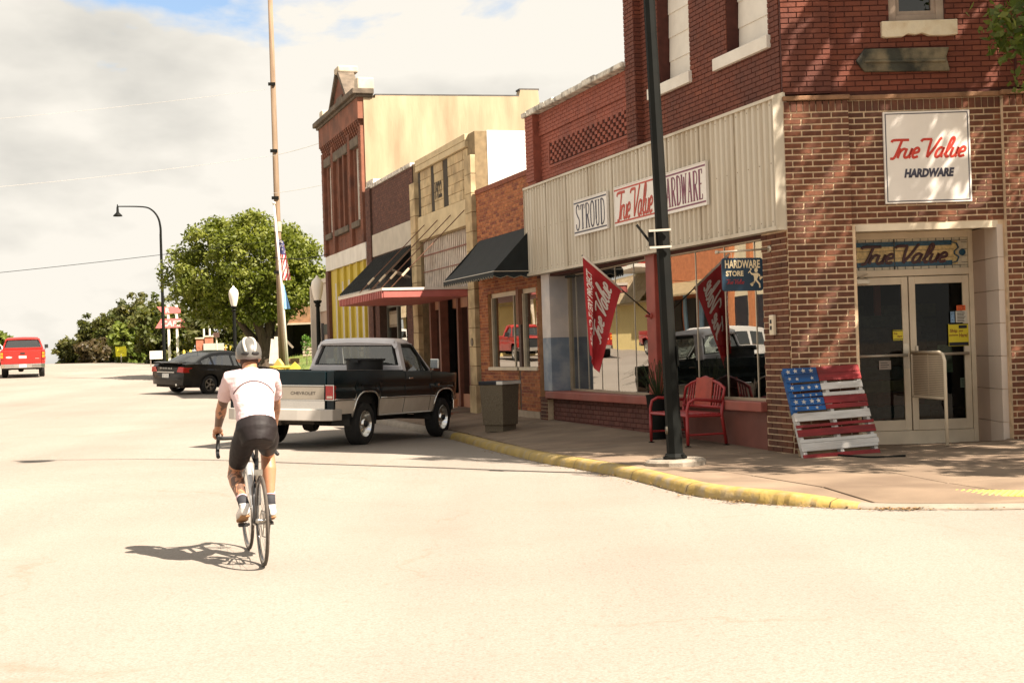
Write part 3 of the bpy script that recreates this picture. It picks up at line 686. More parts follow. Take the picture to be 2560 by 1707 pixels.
# local x of brick runs along -a so that +y points outward
for (a, b, za, zb), w in solo:
    c = ch((a+b)/2, w+rb.uniform(-.002, .002), (za+zb)/2); child(brick_mesh(b-a, zb-za), 'brick', store, c, (0, rb.uniform(-.003, .003), RCH+PI))
mb = MB(tf=ch, flip=True)
by = {}
for q, w in rest: bricks_into(mb, [q], w, .012, rnd=rb)
bricks_into(mb, brick_list(2.78, 3.6, .1, 4.42, BL, BH, (), .017, off=.3), .10, .012, rnd=rb)
for (u0, u1, w) in ((0, .82, .10), (.82, 2.78, 0), (2.78, 3.6, .10)):     # soldier course under the ledge
    x = u0
    while x < u1-.03: bricks_into(mb, [(x+.006, min(x+.082, u1)-.004, 4.43, 4.56)], w, .014, rnd=rb); x += .082
# returns of the left pilaster and the recess
tag(mb.build('corner_brickwork', M_BRICK, store), kind='stuff')
mb = MB(tf=lambda u, w, z: ch(.82+w, .10-u, z), flip=True); bricks_into(mb, brick_list(0, .1, 3.0, 4.42, .254, BH, (), .014), 0, .004, rnd=rb)
mb2 = MB(tf=lambda u, w, z: ch(.86+w, .10-u, z), flip=True); bricks_into(mb2, brick_list(0, 1.1, .2, 2.97, .254, BH, (), .014), 0, .006, rnd=rb)
tag(mb.build('pilaster_return', M_BRICK, store), kind='stuff'); tag(mb2.build('recess_brickwork', M_BRICK, store), kind='stuff')
mb = MB(tf=ch, flip=True); mb.box(.821, .86, -1.05, .10, -.05, 2.98); mb.build('recess_core', M_MORTAR, store)
mb = MB(); bricks_into(mb, brick_list(-.085, .60, .03, 2.93, .254, BH, (), .014, off=.4), .03, .012, rnd=rb); tag(mb.build('pier_brickwork', M_BRICK, store), kind='stuff')
mb = MB(tf=ch, flip=True); mb.box(-.01, .84, 0, .14, 4.57, 4.63); mb.box(.84, 2.76, -.02, .05, 4.57, 4.63); mb.box(2.76, 3.6, 0, .14, 4.57, 4.63); mb.build('ledge', mat('stained_ledge', (.24, .13, .07), .3, 6, .9, bump=.5), store, bevel=.01)
# side street wall and the roof volumes
mb = MB(); q0 = ch(3.6, 0, 0); q1 = (q0[0]+.80*-9-.0, q0[1]-14.5)
Q = [ch(3.6, -.0, 0)[:2], (ch(3.6, 0, 0)[0]+6.0, ch(3.6, 0, 0)[1]-16.0)]
dv = Vector((Q[1][0]-Q[0][0], Q[1][1]-Q[0][1])); dn = Vector((dv.y, -dv.x)).normalized()*.3
mb.prism([Q[0], Q[1], (Q[1][0]-dn.x, Q[1][1]-dn.y), (Q[0][0]-dn.x, Q[0][1]-dn.y)], -.1, H2, 'z'); mb.build('side_street_wall', M_BRICKUP, store)
mb = MB(); foot = [(.05, -.29), (4.74, -.29), (4.74, -16), Q[1], Q[0], ch(3.55, -.28, 0)[:2], ch(.05, -.28, 0)[:2]]
mb.prism(foot, 3.05, 4.6, 'z'); mb.prism(foot, 9.6, 9.75, 'z'); mb.build('floor_slabs', M_ROOF, store)
mb = MB(); mb.box(4.5, 4.74, -16, -.3, 4.6, H2); mb.box(4.5, 9.65, -16, -15.8, 0, 5.9); mb.box(9.4, 9.65, -15.8, -.3, 0, 5.9); mb.box(4.75, 9.4, -15.8, -.3, 5.2, 5.35); mb.box(4.2, 4.45, -16, -15.5, 0, H2); mb.build('rear_walls', M_BRICKUP, store)
uv = dv.normalized(); ov = Vector((dn.x, dn.y)).normalized(); ov = ov if ov.dot(Vector((-1, 0))) > 0 else -ov
mb = MB(tf=lambda u, w, z: (Q[0][0]+uv.x*u+ov.x*w, Q[0][1]+uv.y*u+ov.y*w, z)); mb.flip = (uv.x*ov.y-uv.y*ov.x) < 0
bricks_into(mb, brick_list(.02, 9.0, .2, 9.9, .215, .068), 0.0, .012, rnd=rb); tag(mb.build('side_brickwork', M_BRICKUP, store), kind='stuff')
# upper corner window
uw = empty('upper_window', (0, 0, 0)); uw.parent = store
M_TAUPE = mat('taupe_window_paint', (.33, .25, .19), .15, 6, .6, dirt=((.5, .42, .32), .4))
m_ = MB(tf=ch, flip=True); a0, a1, z0, z1 = UW
m_.box(a0, a0+.10, -.16, -.02, z0, z1); m_.box(a1-.10, a1, -.16, -.02, z0, z1); m_.box(a0+.1, a1-.1, -.16, -.02, z0, z0+.08); m_.box(a0+.1, a1-.1, -.16, -.02, z1-.08, z1); m_.build('window_frame', M_TAUPE, uw, bevel=.006)
m_ = MB(tf=ch, flip=True); m_.box(a0+.10, a0+.15, -.14, -.06, z0+.08, z1-.08); m_.box(a1-.15, a1-.10, -.14, -.06, z0+.08, z1-.08); m_.box(a0+.15, a1-.15, -.14, -.06, z0+.08, z0+.14); m_.build('sash', M_TAUPE, uw)
m_ = MB(tf=ch, flip=True); m_.add([(a0+.15, -.10, z0+.14), (a1-.15, -.10, z0+.14), (a1-.15, -.10, z1-.08), (a0+.15, -.10, z1-.08)], [(0, 3, 2, 1)]); m_.build('pane', glass('upper_glass', (.4, .5, .5), .06, 0, .3, .2), uw)
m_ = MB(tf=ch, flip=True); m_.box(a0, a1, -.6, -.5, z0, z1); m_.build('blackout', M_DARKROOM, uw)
m_ = MB(tf=ch, flip=True); m_.prism([(1.29, 5.36), (1.33, 5.345), (1.55, 5.35), (1.62, 5.385), (1.72, 5.37), (1.80, 5.39), (1.90, 5.355), (2.1, 5.35), (2.25, 5.36), (2.25, 5.55), (1.29, 5.55)], -.1, .085, 'y'); m_.build('sill', mat('chipped_cream_sill', (.68, .60, .44), .1, 5, .8, bump=.5, dirt=((.36, .24, .12), .5), dscale=5), store, bevel=.006)
# entrance: ceiling, right block wall, frame, doors, leaded transom
en = empty('entrance', (0, 0, 0)); en.parent = store
m_ = MB(tf=ch, flip=True); m_.box(.86, 2.70, -1.15, -.001, 2.95, 3.02); m_.box(.87, 2.70, -.04, .004, 2.90, 2.99); m_.build('entrance_ceiling', M_CREAM, en)
M_BLOCK = mat('pinkish_white_block', (.62, .53, .45), .06, 2, .7, bump=.2)
M_BLOCK2 = mat('shaded_block_paint', (.48, .37, .30), .06, 2, .7, bump=.2)  # darker copy of the block paint, recess shade put into its colour
for zi in range(7):
    z = .0+zi*.42; m_ = MB(tf=ch, flip=True); m_.box(2.682, 2.76, -.47, .012, z+.003, z+.417); m_.build('block', M_BLOCK, en, bevel=.004)
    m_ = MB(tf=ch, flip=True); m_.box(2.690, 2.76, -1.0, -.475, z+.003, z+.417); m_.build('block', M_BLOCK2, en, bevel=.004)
fr = MB(tf=ch, flip=True); B0, B1 = -1.08, -.98
fr.box(.87, .94, B0, B1, .1, 2.95); fr.box(2.63, 2.69, B0, B1, .1, 2.95); fr.box(.94, 2.63, B0, B1, 2.36, 2.45); fr.box(.94, 2.63, B0, B1, 2.86, 2.95); fr.box(.94, 2.63, B0, B1-.01, .1, .285)
fr.build('door_frame', M_CREAM, en, bevel=.005)
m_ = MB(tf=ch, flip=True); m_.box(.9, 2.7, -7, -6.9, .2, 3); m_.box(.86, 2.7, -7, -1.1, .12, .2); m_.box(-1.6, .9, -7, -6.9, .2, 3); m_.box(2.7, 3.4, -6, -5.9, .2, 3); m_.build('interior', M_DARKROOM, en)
for x, c in ((1.05, 0), (1.35, 1), (2.0, 2), (2.4, 3)):
    m_ = MB(tf=ch, flip=True)
    for k in range(8): m_.box(x-.1, x+.25, -3.2, -2.6, .3+k*.22, .46+k*.22+rb.random()*.03, 0, rb.random())
    m_.build('stock_shelf', M_SHELF, en)
m_ = MB(tf=ch, flip=True); m_.box(1.52, 1.60, -1.7, -1.62, .2, 2.9); m_.build('inner_post', M_REDPAINT, en)
for (a, b, hinge) in ((.945, 1.805, 'L'), (1.82, 2.625, 'R')):
    d_ = empty('door', (0, 0, 0)); d_.parent = en; m_ = MB(tf=ch, flip=True); z0, z1 = .29, 2.35
    m_.box(a, a+.085, -1.05, -1.0, z0, z1); m_.box(b-.085, b, -1.05, -1.0, z0, z1); m_.box(a+.085, b-.085, -1.05, -1.0, z0, z0+.14); m_.box(a+.085, b-.085, -1.05, -1.0, z1-.10, z1); m_.build('door_frame', M_CREAM, d_, bevel=.004)
    m_ = MB(tf=ch, flip=True); m_.add([(a+.085, -1.025, z0+.14), (b-.085, -1.025, z0+.14), (b-.085, -1.025, z1-.1), (a+.085, -1.025, z1-.1)], [(0, 3, 2, 1)]); m_.build('pane', GL_DOOR, d_)
    m_ = MB(tf=ch, flip=True); m_.tube([(a+.04, -.955, 1.30), (b-.04, -.955, 1.30)], .020, 8); m_.build('push_bar', M_ALU, d_, smooth=True)
    hx = (b-.045) if hinge == 'L' else (a+.045); m_ = MB(tf=ch, flip=True); m_.box(hx-.045, hx+.035, -.999, -.985, 1.12, 1.46) if hinge == 'L' else m_.box(hx+.02, hx+.05, -.999, -.97, 1.22, 1.42); m_.build('handle', M_ALU, d_, bevel=.003)
    if hinge == 'L':
        m_ = MB(tf=ch, flip=True); m_.box(.98, 1.28, -.99, -.93, 2.27, 2.33); m_.bar((1.28, -.95, 2.32), (1.12, -.86, 2.36), .02, .012); m_.bar((1.12, -.86, 2.36), (1.26, -.96, 2.40), .02, .012); m_.build('closer', M_ALU, d_, bevel=.003)
# leaded transom
tr_ = empty('leaded_transom', (0, 0, 0)); tr_.parent = en
M_AMBER = mat('amber_textured_glass', (.66, .50, .22), .25, 30, .25, bump=.5, bscale=60)
M_CLEARG = mat('pale_textured_glass', (.62, .56, .42), .15, 20, .3, bump=.3)
M_COBALT = mat('blue_textured_glass', (.012, .07, .125), .4, 40, .2, bump=.5)
M_LEAD = mat('lead_came', (.05, .05, .045), .1, 8, .5)
m_ = MB(tf=ch, flip=True); m_.box(.94, 2.63, -1.045, -1.03, 2.45, 2.86); m_.build('clear_border', M_CLEARG, tr_)
m_ = MB(tf=ch, flip=True); m_.box(.97, 2.50, -1.03, -1.024, 2.50, 2.815); m_.build('amber_field', M_AMBER, tr_)
m_ = MB(tf=ch, flip=True)
zl, zh, xr = 2.505, 2.81, 2.50
m_.box(.95, xr-.08, -1.024, -1.012, zh-.05, zh+.014); m_.box(.95, xr-.08, -1.024, -1.012, zl-.014, zl+.05)
path = [(xr-.10, zh-.01), (xr-.02, zh-.03), (xr+.005, zh-.09), (xr-.05, (zl+zh)/2+.02), (xr-.05, (zl+zh)/2-.02), (xr+.005, zl+.09), (xr-.02, zl+.03), (xr-.10, zl+.01)]
for a, b in zip(path[:-1], path[1:]): m_.bar((a[0], -1.017, a[1]), (b[0], -1.017, b[1]), .012, .065, (0, 1, 0))
for cz in (zl+.10, zh-.10): m_.lathe([(0, -.006), (.05, -.006), (.05, .006), (0, .006)], 12, (.99, -1.018, cz), 'y')
m_.lathe([(0, -.006), (.045, -.006), (.045, .006), (0, .006)], 10, (xr+.06, -1.018, (zl+zh)/2), 'y')
m_.build('blue_surround', M_COBALT, tr_)
m_ = MB(tf=ch, flip=True)
for i in range(17): x = .95+i*.105; m_.box(x, x+.006, -1.03, -1.021, 2.45, 2.49); m_.box(x, x+.006, -1.03, -1.021, 2.82, 2.86)
m_.box(.94, 2.63, -1.03, -1.021, 2.487, 2.493); m_.box(.94, 2.63, -1.03, -1.021, 2.817, 2.823); m_.box(1.64, 1.652, -1.03, -1.006, 2.45, 2.86); m_.box(.95, 2.45, -1.024, -1.020, 2.70, 2.705); m_.box(.95, 2.45, -1.024, -1.020, 2.60, 2.605)
for i in range(4): m_.box(2.55, 2.63, -1.03, -1.021, 2.52+i*.09, 2.526+i*.09)
m_.build('lead_lines', M_LEAD, tr_)
fcT = Face(ch(1.77, -1.010, 2.655), Vector(ch(1, 0, 0)), (0, 0, 1), Vector(ch(0, 1, 0)))
m_ = MB(); put_strokes(m_, [(pl, w*1.5) for pl, w in stroke_text(SCRIPT, 1.16, .245, .3)], fcT); m_.build('lettering', mat('ruby_lead_letter', (.055, .012, .012), .3, 9, .35), tr_)
# decals and notices on the doors
M_YEL = mat('yellow_poster', (.72, .60, .03), .05, 3, .5); M_BLK = mat('black_ink', (.02, .02, .025), .1, 5, .6); M_PAPER = mat('white_paper', (.62, .60, .52), .06, 6, .7); M_ORG = mat('orange_poster', (.85, .16, .04), .05, 3, .5); M_INKR = mat('dark_red_ink', (.22, .03, .02), .1, 5, .6)
def notice(name, a0, a1, z0, z1, b, m, label, texts=(), cat='notice', lines=0):
    o = empty(name, st(0, 0)+Vector(), TH, label, cat); x = MB(tf=ch, flip=True); x.box(a0, a1, b-.004, b, z0, z1); x.build('sheet', m, o)
    for (s, ca, cz, w, h, mm) in texts:
        f = Face(ch(ca, b+.003, cz), Vector(ch(1, 0, 0)), (0, 0, 1), Vector(ch(0, 1, 0))); x = MB(); put_text(x, fit_text(s, w, h, .02), f); x.build('print', mm, o)
    if lines:
        x = MB(tf=ch, flip=True)
        for i in range(lines): z = z1-(i+1)*(z1-z0)/(lines+1); x.box(a0+.02, a1-.02-rb.random()*.03, b, b+.002, z-.004, z+.004)
        x.build('print_lines', M_BLK, o)
    return o
n_ = notice('shipping_poster', 2.33, 2.60, 1.40, 1.70, -.992, M_YEL, 'large yellow shipping notice on the right entrance door', [('Ship', 2.40, 1.60, .10, .055, M_INKR), ('your', 2.50, 1.595, .06, .03, M_INKR), ('packages', 2.40, 1.545, .12, .03, M_INKR), ('Here!', 2.53, 1.545, .11, .055, M_INKR)])
for q_ in ((2.335, 2.595, 1.69, 1.70), (2.335, 2.595, 1.405, 1.45), (2.47, 2.58, 1.635, 1.678)): x = MB(tf=ch, flip=True); x.box(q_[0], q_[1], -.992, -.989, q_[2], q_[3]); x.build('band', M_BLK, n_)
n_ = notice('shipping_sticker', 1.585, 1.72, 1.50, 1.64, -.992, M_YEL, 'small yellow shipping notice on the left entrance door', [('Ship', 1.62, 1.59, .05, .03, M_INKR), ('Here!', 1.675, 1.555, .06, .03, M_INKR)])
for z in (1.625, 1.51): x = MB(tf=ch, flip=True); x.box(1.587, 1.718, -.992, -.990, z, z+.01); x.build('band', M_BLK, n_)
notice('hours_header', 2.45, 2.57, 1.875, 1.945, -.992, M_ORG, 'small orange header sheet above the white hours sheet', [('STORE', 2.51, 1.925, .09, .022, M_INKR), ('HOURS', 2.51, 1.895, .09, .022, M_INKR)])
notice('hours_sheet', 2.435, 2.59, 1.715, 1.868, -.992, M_PAPER, 'white opening hours sheet with printed lines', lines=7)
notice('card_sticker', 2.365, 2.42, 1.715, 1.865, -.992, mat('blue_sticker', (.2, .33, .5), .3, 20, .5), 'narrow blue and white card sticker beside hours sheet', lines=3)
notice('door_card', 1.385, 1.545, 1.115, 1.235, -.992, mat('grey_card', (.36, .30, .25), .1, 5, .6), 'small grey printed card low on the left door', lines=3)
notice('lower_notice', 2.49, 2.58, .84, .97, -1.06, M_PAPER, 'small white notice low behind the right door glass', lines=4)
notice('map_poster', 2.2, 2.40, 1.05, 1.42, -1.08, mat('greenish_poster', (.13, .17, .11), .5, 12, .7), 'greenish picture poster behind the right door glass')
notice('dark_sticker', 1.90, 2.04, 1.12, 1.28, -.992, M_BLK, 'dark square sticker beside the right door handle')
# ------------------------------------------------------------------ signs on the corner store
M_SIGNW = mat('sign_white', (.78, .74, .68), .04, 3, .4, dirt=((.6, .5, .42), .25))
M_SIGNRED = mat('faded_sign_red', (.46, .06, .035), .18, 12, .5); M_SIGNBLK = mat('faded_sign_black', (.05, .05, .075), .2, 12, .5); M_SIGNPLUM = mat('faded_plum', (.20, .06, .10), .25, 9, .5)
M_NAVY = mat('sign_navy', (.006, .028, .055), .15, 3, .45); M_IVORY = mat('sign_ivory', (.72, .60, .38), .05, 4, .5)
def fascia_sign(name, t0, t1, z0, z1, label, strokes, mlet, mfr, shear=0.0, h=.72):
    o = empty(name, st(0, 0), TH, label, 'sign'); p = .172
    m_ = MB(); m_.box(t0, t1, p, p+.03, z0, z1); m_.build('board', M_SIGNW, o, bevel=.004)
    m_ = MB(); b = .03
    m_.box(t0, t1, p+.03, p+.033, z1-.055, z1-.03); m_.box(t0, t1, p+.03, p+.033, z0+.03, z0+.055)
    m_.build('border_line', mfr, o)
    m_ = MB(); m_.box(t0-.012, t0, p-.005, p+.036, z0-.01, z1+.01); m_.box(t1, t1+.012, p-.005, p+.036, z0-.01, z1+.01); m_.box(t0, t1, p-.005, p+.036, z1, z1+.012); m_.box(t0, t1, p-.005, p+.036, z0-.012, z0); m_.build('edge_strip', M_SIGNW, o)
    f = Face((( t0+t1)/2, p+.034, (z0+z1)/2), (-1, 0, 0), (0, 0, 1), (0, 1, 0)); m_ = MB()
    put_strokes(m_, stroke_text(strokes, (t1-t0)*.86, (z1-z0)*h, shear), f, True); m_.build('lettering', mlet, o)
    return o
fascia_sign('town_name_sign', 5.52, 7.03, 3.49, 4.08, 'white sign with tall black serif town name on the corrugated fascia', serif_word('STROUD'), M_SIGNBLK, M_SIGNBLK)
fascia_sign('script_sign', 3.56, 5.18, 3.49, 4.09, 'white sign with red script lettering between two serif signs on fascia', [(a, w*.95) for a, w in SCRIPT], M_SIGNRED, M_SIGNRED, .26, .78)
fascia_sign('trade_sign', 1.83, 3.46, 3.48, 4.07, 'white sign with plum serif trade name right of the street lamp pole', serif_word('HARDWARE'), M_SIGNPLUM, M_SIGNPLUM)
# square sign over the entrance
o = empty('square_sign', st(0, 0), TH, 'square white sign with red script and slanted black capitals above corner entrance', 'sign')
a0, a1, z0, z1 = 1.27, 2.37, 3.235, 4.40
m_ = MB(tf=ch, flip=True); m_.box(a0, a1, .014, .055, z0, z1); m_.build('board', M_SIGNW, o, bevel=.004)
m_ = MB(tf=ch, flip=True); i = .022
for q in ((a0+i, a1-i, z1-i-.012, z1-i), (a0+i, a1-i, z0+i, z0+i+.012), (a0+i, a0+i+.012, z0+i+.012, z1-i-.012), (a1-i-.012, a1-i, z0+i+.012, z1-i-.012)): m_.box(q[0], q[1], .055, .0575, q[2], q[3])
m_.build('border_line', M_SIGNBLK, o)
f = Face(ch(1.825, .057, 3.93), Vector(ch(1, 0, 0)), (0, 0, 1), Vector(ch(0, 1, 0)))
m_ = MB(); put_strokes(m_, [(a, w*1.3) for a, w in stroke_text(SCRIPT, .96, .25, .34)], f); m_.build('script_lettering', mat('sign_red', (.52, .045, .025), .1, 6, .45), o)
f = Face(ch(1.835, .0585, 3.615), Vector(ch(1, 0, 0)), (0, 0, 1), Vector(ch(0, 1, 0)))
m_ = MB(); put_text(m_, fit_text('HARDWARE', .64, .115, .06, .22), f); m_.build('capital_lettering', M_SIGNBLK, o)
# weathered dark bracket board above the ledge
m_ = MB(tf=ch, flip=True); m_.prism([(.95, 5.06), (1.06, 5.21), (2.14, 5.20), (2.10, 5.08), (2.14, 4.90), (1.06, 4.92)], .014, .075, 'y'); m_.prism([(1.05, 5.03), (2.08, 5.01), (2.09, 5.045), (1.05, 5.06)], .075, .10, 'y')
o = m_.build('old_name_board', mat('charred_board', (.035, .035, .025), .5, 5, .8, bump=.6, dirt=((.34, .27, .16), .5), dscale=3.5), store, bevel=.01)
# blue hanging sign: stands out from the pier on a rod
hs = empty('hanging_sign', st(.36, 0, 0), TH, 'navy hanging sign with ivory capitals and running workman hung from a rod', 'sign')
# local: x along street, y out from wall
m_ = MB(); m_.tube([(0, .03, 2.74), (0, .80, 2.70)], .013, 8); m_.lathe([(0, 0), (.045, 0), (.045, .02), (0, .02)], 10, (0, .035, 2.74), 'y'); m_.lathe([(.0, -.02), (.022, -.02), (.022, .02), (0, .02)], 10, (0, .80, 2.70), 'y'); m_.build('rod', M_ALU, hs, smooth=True)
y0, y1, z0, z1 = .16, .74, 2.20, 2.625; R = .035; prof = []
for cy, cz, s in ((y1-R, z1-R, 0), (y0+R, z1-R, 1), (y0+R, z0+R, 2), (y1-R, z0+R, 3)):
    for k in range(5): a = s*PI/2+k*PI/8; prof.append((cy+R*math.cos(a), cz+R*math.sin(a)))
m_ = MB(); m_.prism(prof, -.012, .012, 'x'); m_.build('board', M_NAVY, hs)
for y in (.26, .60): m_ = MB(); m_.tube([(0, y, 2.61), (0, y, 2.71)], .004, 5); m_.build('hook', M_ALU, hs)
f = Face((-.014, .45, 2.545), (0, -1, 0), (0, 0, 1), (-1, 0, 0)); m_ = MB(); put_text(m_, fit_text('HARDWARE', .50, .105, .03), f); m_.build('large_lettering', M_IVORY, hs)
f = Face((-.014, .565, 2.425), (0, -1, 0), (0, 0, 1), (-1, 0, 0)); m_ = MB(); put_text(m_, fit_text('STORE', .25, .07, .035), f); m_.build('small_lettering', M_IVORY, hs)
f = Face((-.0145, .56, 2.32), (0, -1, 0), (0, 0, 1), (-1, 0, 0)); m_ = MB(); put_strokes(m_, [(a, w*1.2) for a, w in stroke_text(SCRIPT, .25, .06, .3)], f); m_.build('script_lettering', mat('sign_crimson', (.32, .03, .04), .1, 6, .5), hs)
f = Face((-.0145, .27, 2.35), (0, -1, 0), (0, 0, 1), (-1, 0, 0)); m_ = MB()
def fig(poly): m_.add([tuple(f(u, v)) for u, v in poly], [tuple(range(len(poly)))])
fig([(.012+.026*math.cos(a), .115+.03*math.sin(a)) for a in [k*PI/6 for k in range(12)]])
fig([(-.035, .075), (.035, .08), (.045, .04), (.02, -.005), (.03, -.02), (-.02, -.02), (-.02, .02)])
f.o = f.o+Vector((-.0004, 0, 0)); fig([(-.035, .075), (-.02, .045), (-.06, .06), (-.085, .10), (-.072, .105), (-.055, .08)])
fig([(.03, .08), (.065, .06), (.075, .025), (.055, .03), (.045, .05)])
f.o = f.o+Vector((-.0004, 0, 0)); fig([(-.02, -.018), (.0, -.018), (-.01, -.045), (-.05, -.075), (-.075, -.055), (-.082, -.062), (-.06, -.09), (-.045, -.09)])
fig([(.0, -.018), (.03, -.018), (.065, -.06), (.07, -.11), (.05, -.115), (.045, -.07), (.015, -.04)])
fig([(-.105, .085), (-.07, .12), (-.075, .135), (-.06, .15), (-.05, .125), (-.065, .11), (-.098, .075)])
fig([(.055, .015), (.095, .04), (.105, .02), (.065, -.015)])
m_.build('workman_emblem', M_IVORY, hs)
# electric box on the pier
eb = empty('meter_box', st(.30, .045, 1.62), TH, 'small beige switch box on the brick corner pier', 'switch box')
m_ = MB(); m_.box(-.055, .055, 0, .05, 0, .26); m_.build('cover', M_CREAM, eb, bevel=.01); m_ = MB(); m_.box(-.02, .02, .05, .056, .07, .12); m_.box(-.02, .02, .05, .056, .15, .2); m_.build('socket', M_BLK, eb)

# ------------------------------------------------------------------ red flag on an angled pole
fl = empty('red_store_flag', st(4.18, .06, 0), TH, 'red shop flag with white script drooping from an angled pole beside red column', 'flag')
A = Vector((0, .02, 2.02)); Bt = Vector((.0, 1.12, 2.95))
m_ = MB(); m_.tube([A, Bt], .011, 8); m_.build('pole', mat('black_iron', (.02, .018, .016), .2, 6, .5), fl, smooth=True)
m_ = MB(); m_.lathe([(0, 0), (.05, 0), (.05, .015), (.02, .03), (.02, .1), (0, .1)], 10, (0, .0, 2.0), 'y'); m_.build('socket', M_REDPAINT, fl)
m_ = MB(); m_.tube([A+(Bt-A)*.42, A+(Bt-A)*.99], .017, 8); m_.build('sleeve', mat('white_hem', (.66, .58, .5), .1, 5, .7), fl, smooth=True)
def cloth(u, v, lift=0.0):
    """u 0 at the pole tip .. 1 at the lower end of the hoist, v 0 at the pole .. 1 at the free edge"""
    h = Bt+(A-Bt)*(.01+.56*u); ln = 1.50-.30*u
    gather = v**.95
    y = h.y+(Bt.y-.07-.14*u*(1-.25*v)-h.y)*gather*.96
    z = h.z-.02-ln*v*(.86+.14*v)-.06*u*v
    x = .075*math.sin(2.5+u*7.5+v*1.2)*v**.6*(1-.25*u)+.03*math.sin(u*15+v*3)*v
    return Vector((x-lift, y, z))
nu, nv = 34, 44; vs_ = [tuple(cloth(i/nu, j/nv)) for j in range(nv+1) for i in range(nu+1)]
m_ = MB(); m_.add(vs_, [(j*(nu+1)+i, j*(nu+1)+i+1, (j+1)*(nu+1)+i+1, (j+1)*(nu+1)+i) for j in range(nv) for i in range(nu)])
fo = m_.build('cloth', mat('red_flag_cloth', (.36, .018, .022), .1, 8, .75, bump=.15, bscale=200), fl, smooth=True)
M_FLAGW = mat('flag_white_print', (.70, .62, .56), .06, 8, .75)
class ClothFace:
    def __init__(s, u0, v0, du, dv, lift): s.a = (u0, v0, du, dv); s.n = Vector((-1, 0, 0)); s.l = lift
    def __call__(s, x, y): u0, v0, du, dv = s.a; return cloth(u0-y*du, v0-x*dv, s.l)       # text runs down the fly
m_ = MB(); cf = ClothFace(.58, .40, 1, 1, .006)
put_strokes(m_, [(a, .026) for a, w in stroke_text(SCRIPT, .66, .46, .3)], cf); m_.build('script_lettering', M_FLAGW, fl)
m_ = MB(); g = fit_text('BEHIND EVERY PROJECT', .80, .20, .03, .15)
put_text(m_, g, lambda x, y: tuple(cloth(.17-y, .50-x, .006))); m_.build('capital_lettering', M_FLAGW, fl)
# ------------------------------------------------------------------ orange brick shop (t 9.7 - 13.55)
ob_ = empty('orange_brick_shop', st(9.66, 0), TH, 'low orange brick shop with black scalloped awning beside the corrugated storefront', 'building')
M_OMORT = mat('orange_mortar', (.42, .22, .11), .2, 8, .95); M_OBRICK = mat('orange_brick', (.36, .12, .04), .2, 9, .8, bump=.4, tints=[(.33, .11, .038), (.38, .13, .045), (.19, .05, .025), (.35, .115, .04), (.40, .14, .05), (.18, .045, .024), (.36, .12, .042)])
WL = 3.88; OZ = 5.04
oholes = [(1.32, 3.25, 1.14, 2.75), (.10, 1.16, 1.14, 2.75), (1.16, 1.32, .1, 2.75)]
mb = MB(); wall_holes(mb, .02, WL, .0, OZ, -.25, 0, oholes); mb.build('front_wall', M_OMORT, ob_)
ro = random.Random(5)
lst = brick_list(.02, WL, .34, OZ-.1, .205, .069, oholes, .010); vis = [q for q in lst if q[2] > 3.1 and q[0] > .05]; vis.sort(key=lambda q: q[0]); solo_o = set(id(q) for q in vis[:300])
mo = MB(); cache_o = {}
def obrick(l, h):
    k = (round(l, 2), round(h, 3))
    if k not in cache_o:
        q = MB(); L2, H_ = k[0]/2, k[1]/2; e = .002
        q.add([(-L2, -.004, -H_), (L2, -.004, -H_), (L2, -.004, H_), (-L2, -.004, H_), (-L2+e, .008, -H_+e), (L2-e, .008, -H_+e), (L2-e, .008, H_-e), (-L2+e, .008, H_-e)], [(4, 7, 6, 5), (0, 4, 5, 1), (1, 5, 6, 2), (2, 6, 7, 3), (3, 7, 4, 0)])
        o = q.build('brick', M_OBRICK); cache_o[k] = o.data; bpy.data.objects.remove(o)
    return cache_o[k]
for q in lst:
    if id(q) in solo_o: child(obrick(q[1]-q[0], q[3]-q[2]), 'brick', ob_, ((q[0]+q[1])/2, ro.uniform(-.001, .001), (q[2]+q[3])/2))
    else: bricks_into(mo, [q], 0, .008, .001, ro)
tag(mo.build('brickwork', M_OBRICK, ob_), kind='stuff')
mb = MB(); mb.box(.02, WL, -.3, .03, OZ-.1, OZ); mb.build('coping', M_OBRICK, ob_); mb = MB(); mb.box(.02, WL, -.02, .03, .0, .34); mb.build('plinth', mat('plinth_concrete', (.38, .30, .22), .2, 4, .9), ob_)
mb = MB(); mb.box(.0, WL, -14, -.3, 4.4, 4.55); mb.box(.02, WL, -14, -13.8, 0, 4.9); mb.box(.02, WL, -3.0, -2.9, 0, 3); mb.build('roof', M_ROOF, ob_)
M_OFRAME = mat('pale_steel_frame', (.60, .50, .36), .1, 5, .5)
for (a, b) in ((1.34, 3.22), (.12, 1.14)):
    w = empty('window', (0, 0, 0)); w.parent = ob_; f = MB(); f.box(a, b, -.14, -.08, 2.66, 2.75); f.box(a, a+.05, -.14, -.06, 1.2, 2.66); f.box(b-.05, b, -.14, -.06, 1.2, 2.66); f.build('window_frame', M_OFRAME, w)
    f = MB(); f.box(a-.03, b+.03, -.16, .04, 1.13, 1.20); f.build('sill', M_OFRAME, w, bevel=.006)
    if b-a > 1.5: f = MB(); f.box((a+b)/2-.5, (a+b)/2-.47, -.13, -.09, 1.2, 2.66); f.build('mullion', M_OFRAME, w)
    f = MB(); f.add([(a+.05, -.11, 1.2), (b-.05, -.11, 1.2), (b-.05, -.11, 2.66), (a+.05, -.11, 2.66)], [(0, 3, 2, 1)]); f.build('pane', GL_SHOP, w)
m_ = MB(); m_.box(1.17, 1.31, -.2, -.02, .1, 2.2); m_.build('door_post', mat('dark_brown_wood', (.07, .035, .022), .2, 5, .6), ob_); m_ = MB()
for k in range(3): m_.box(1.16+k*.055, 1.195+k*.055, -.1, .02, 2.05, 2.75)
m_.build('post_flutes', mat('brown_trim', (.26, .12, .07), .2, 6, .6), ob_)
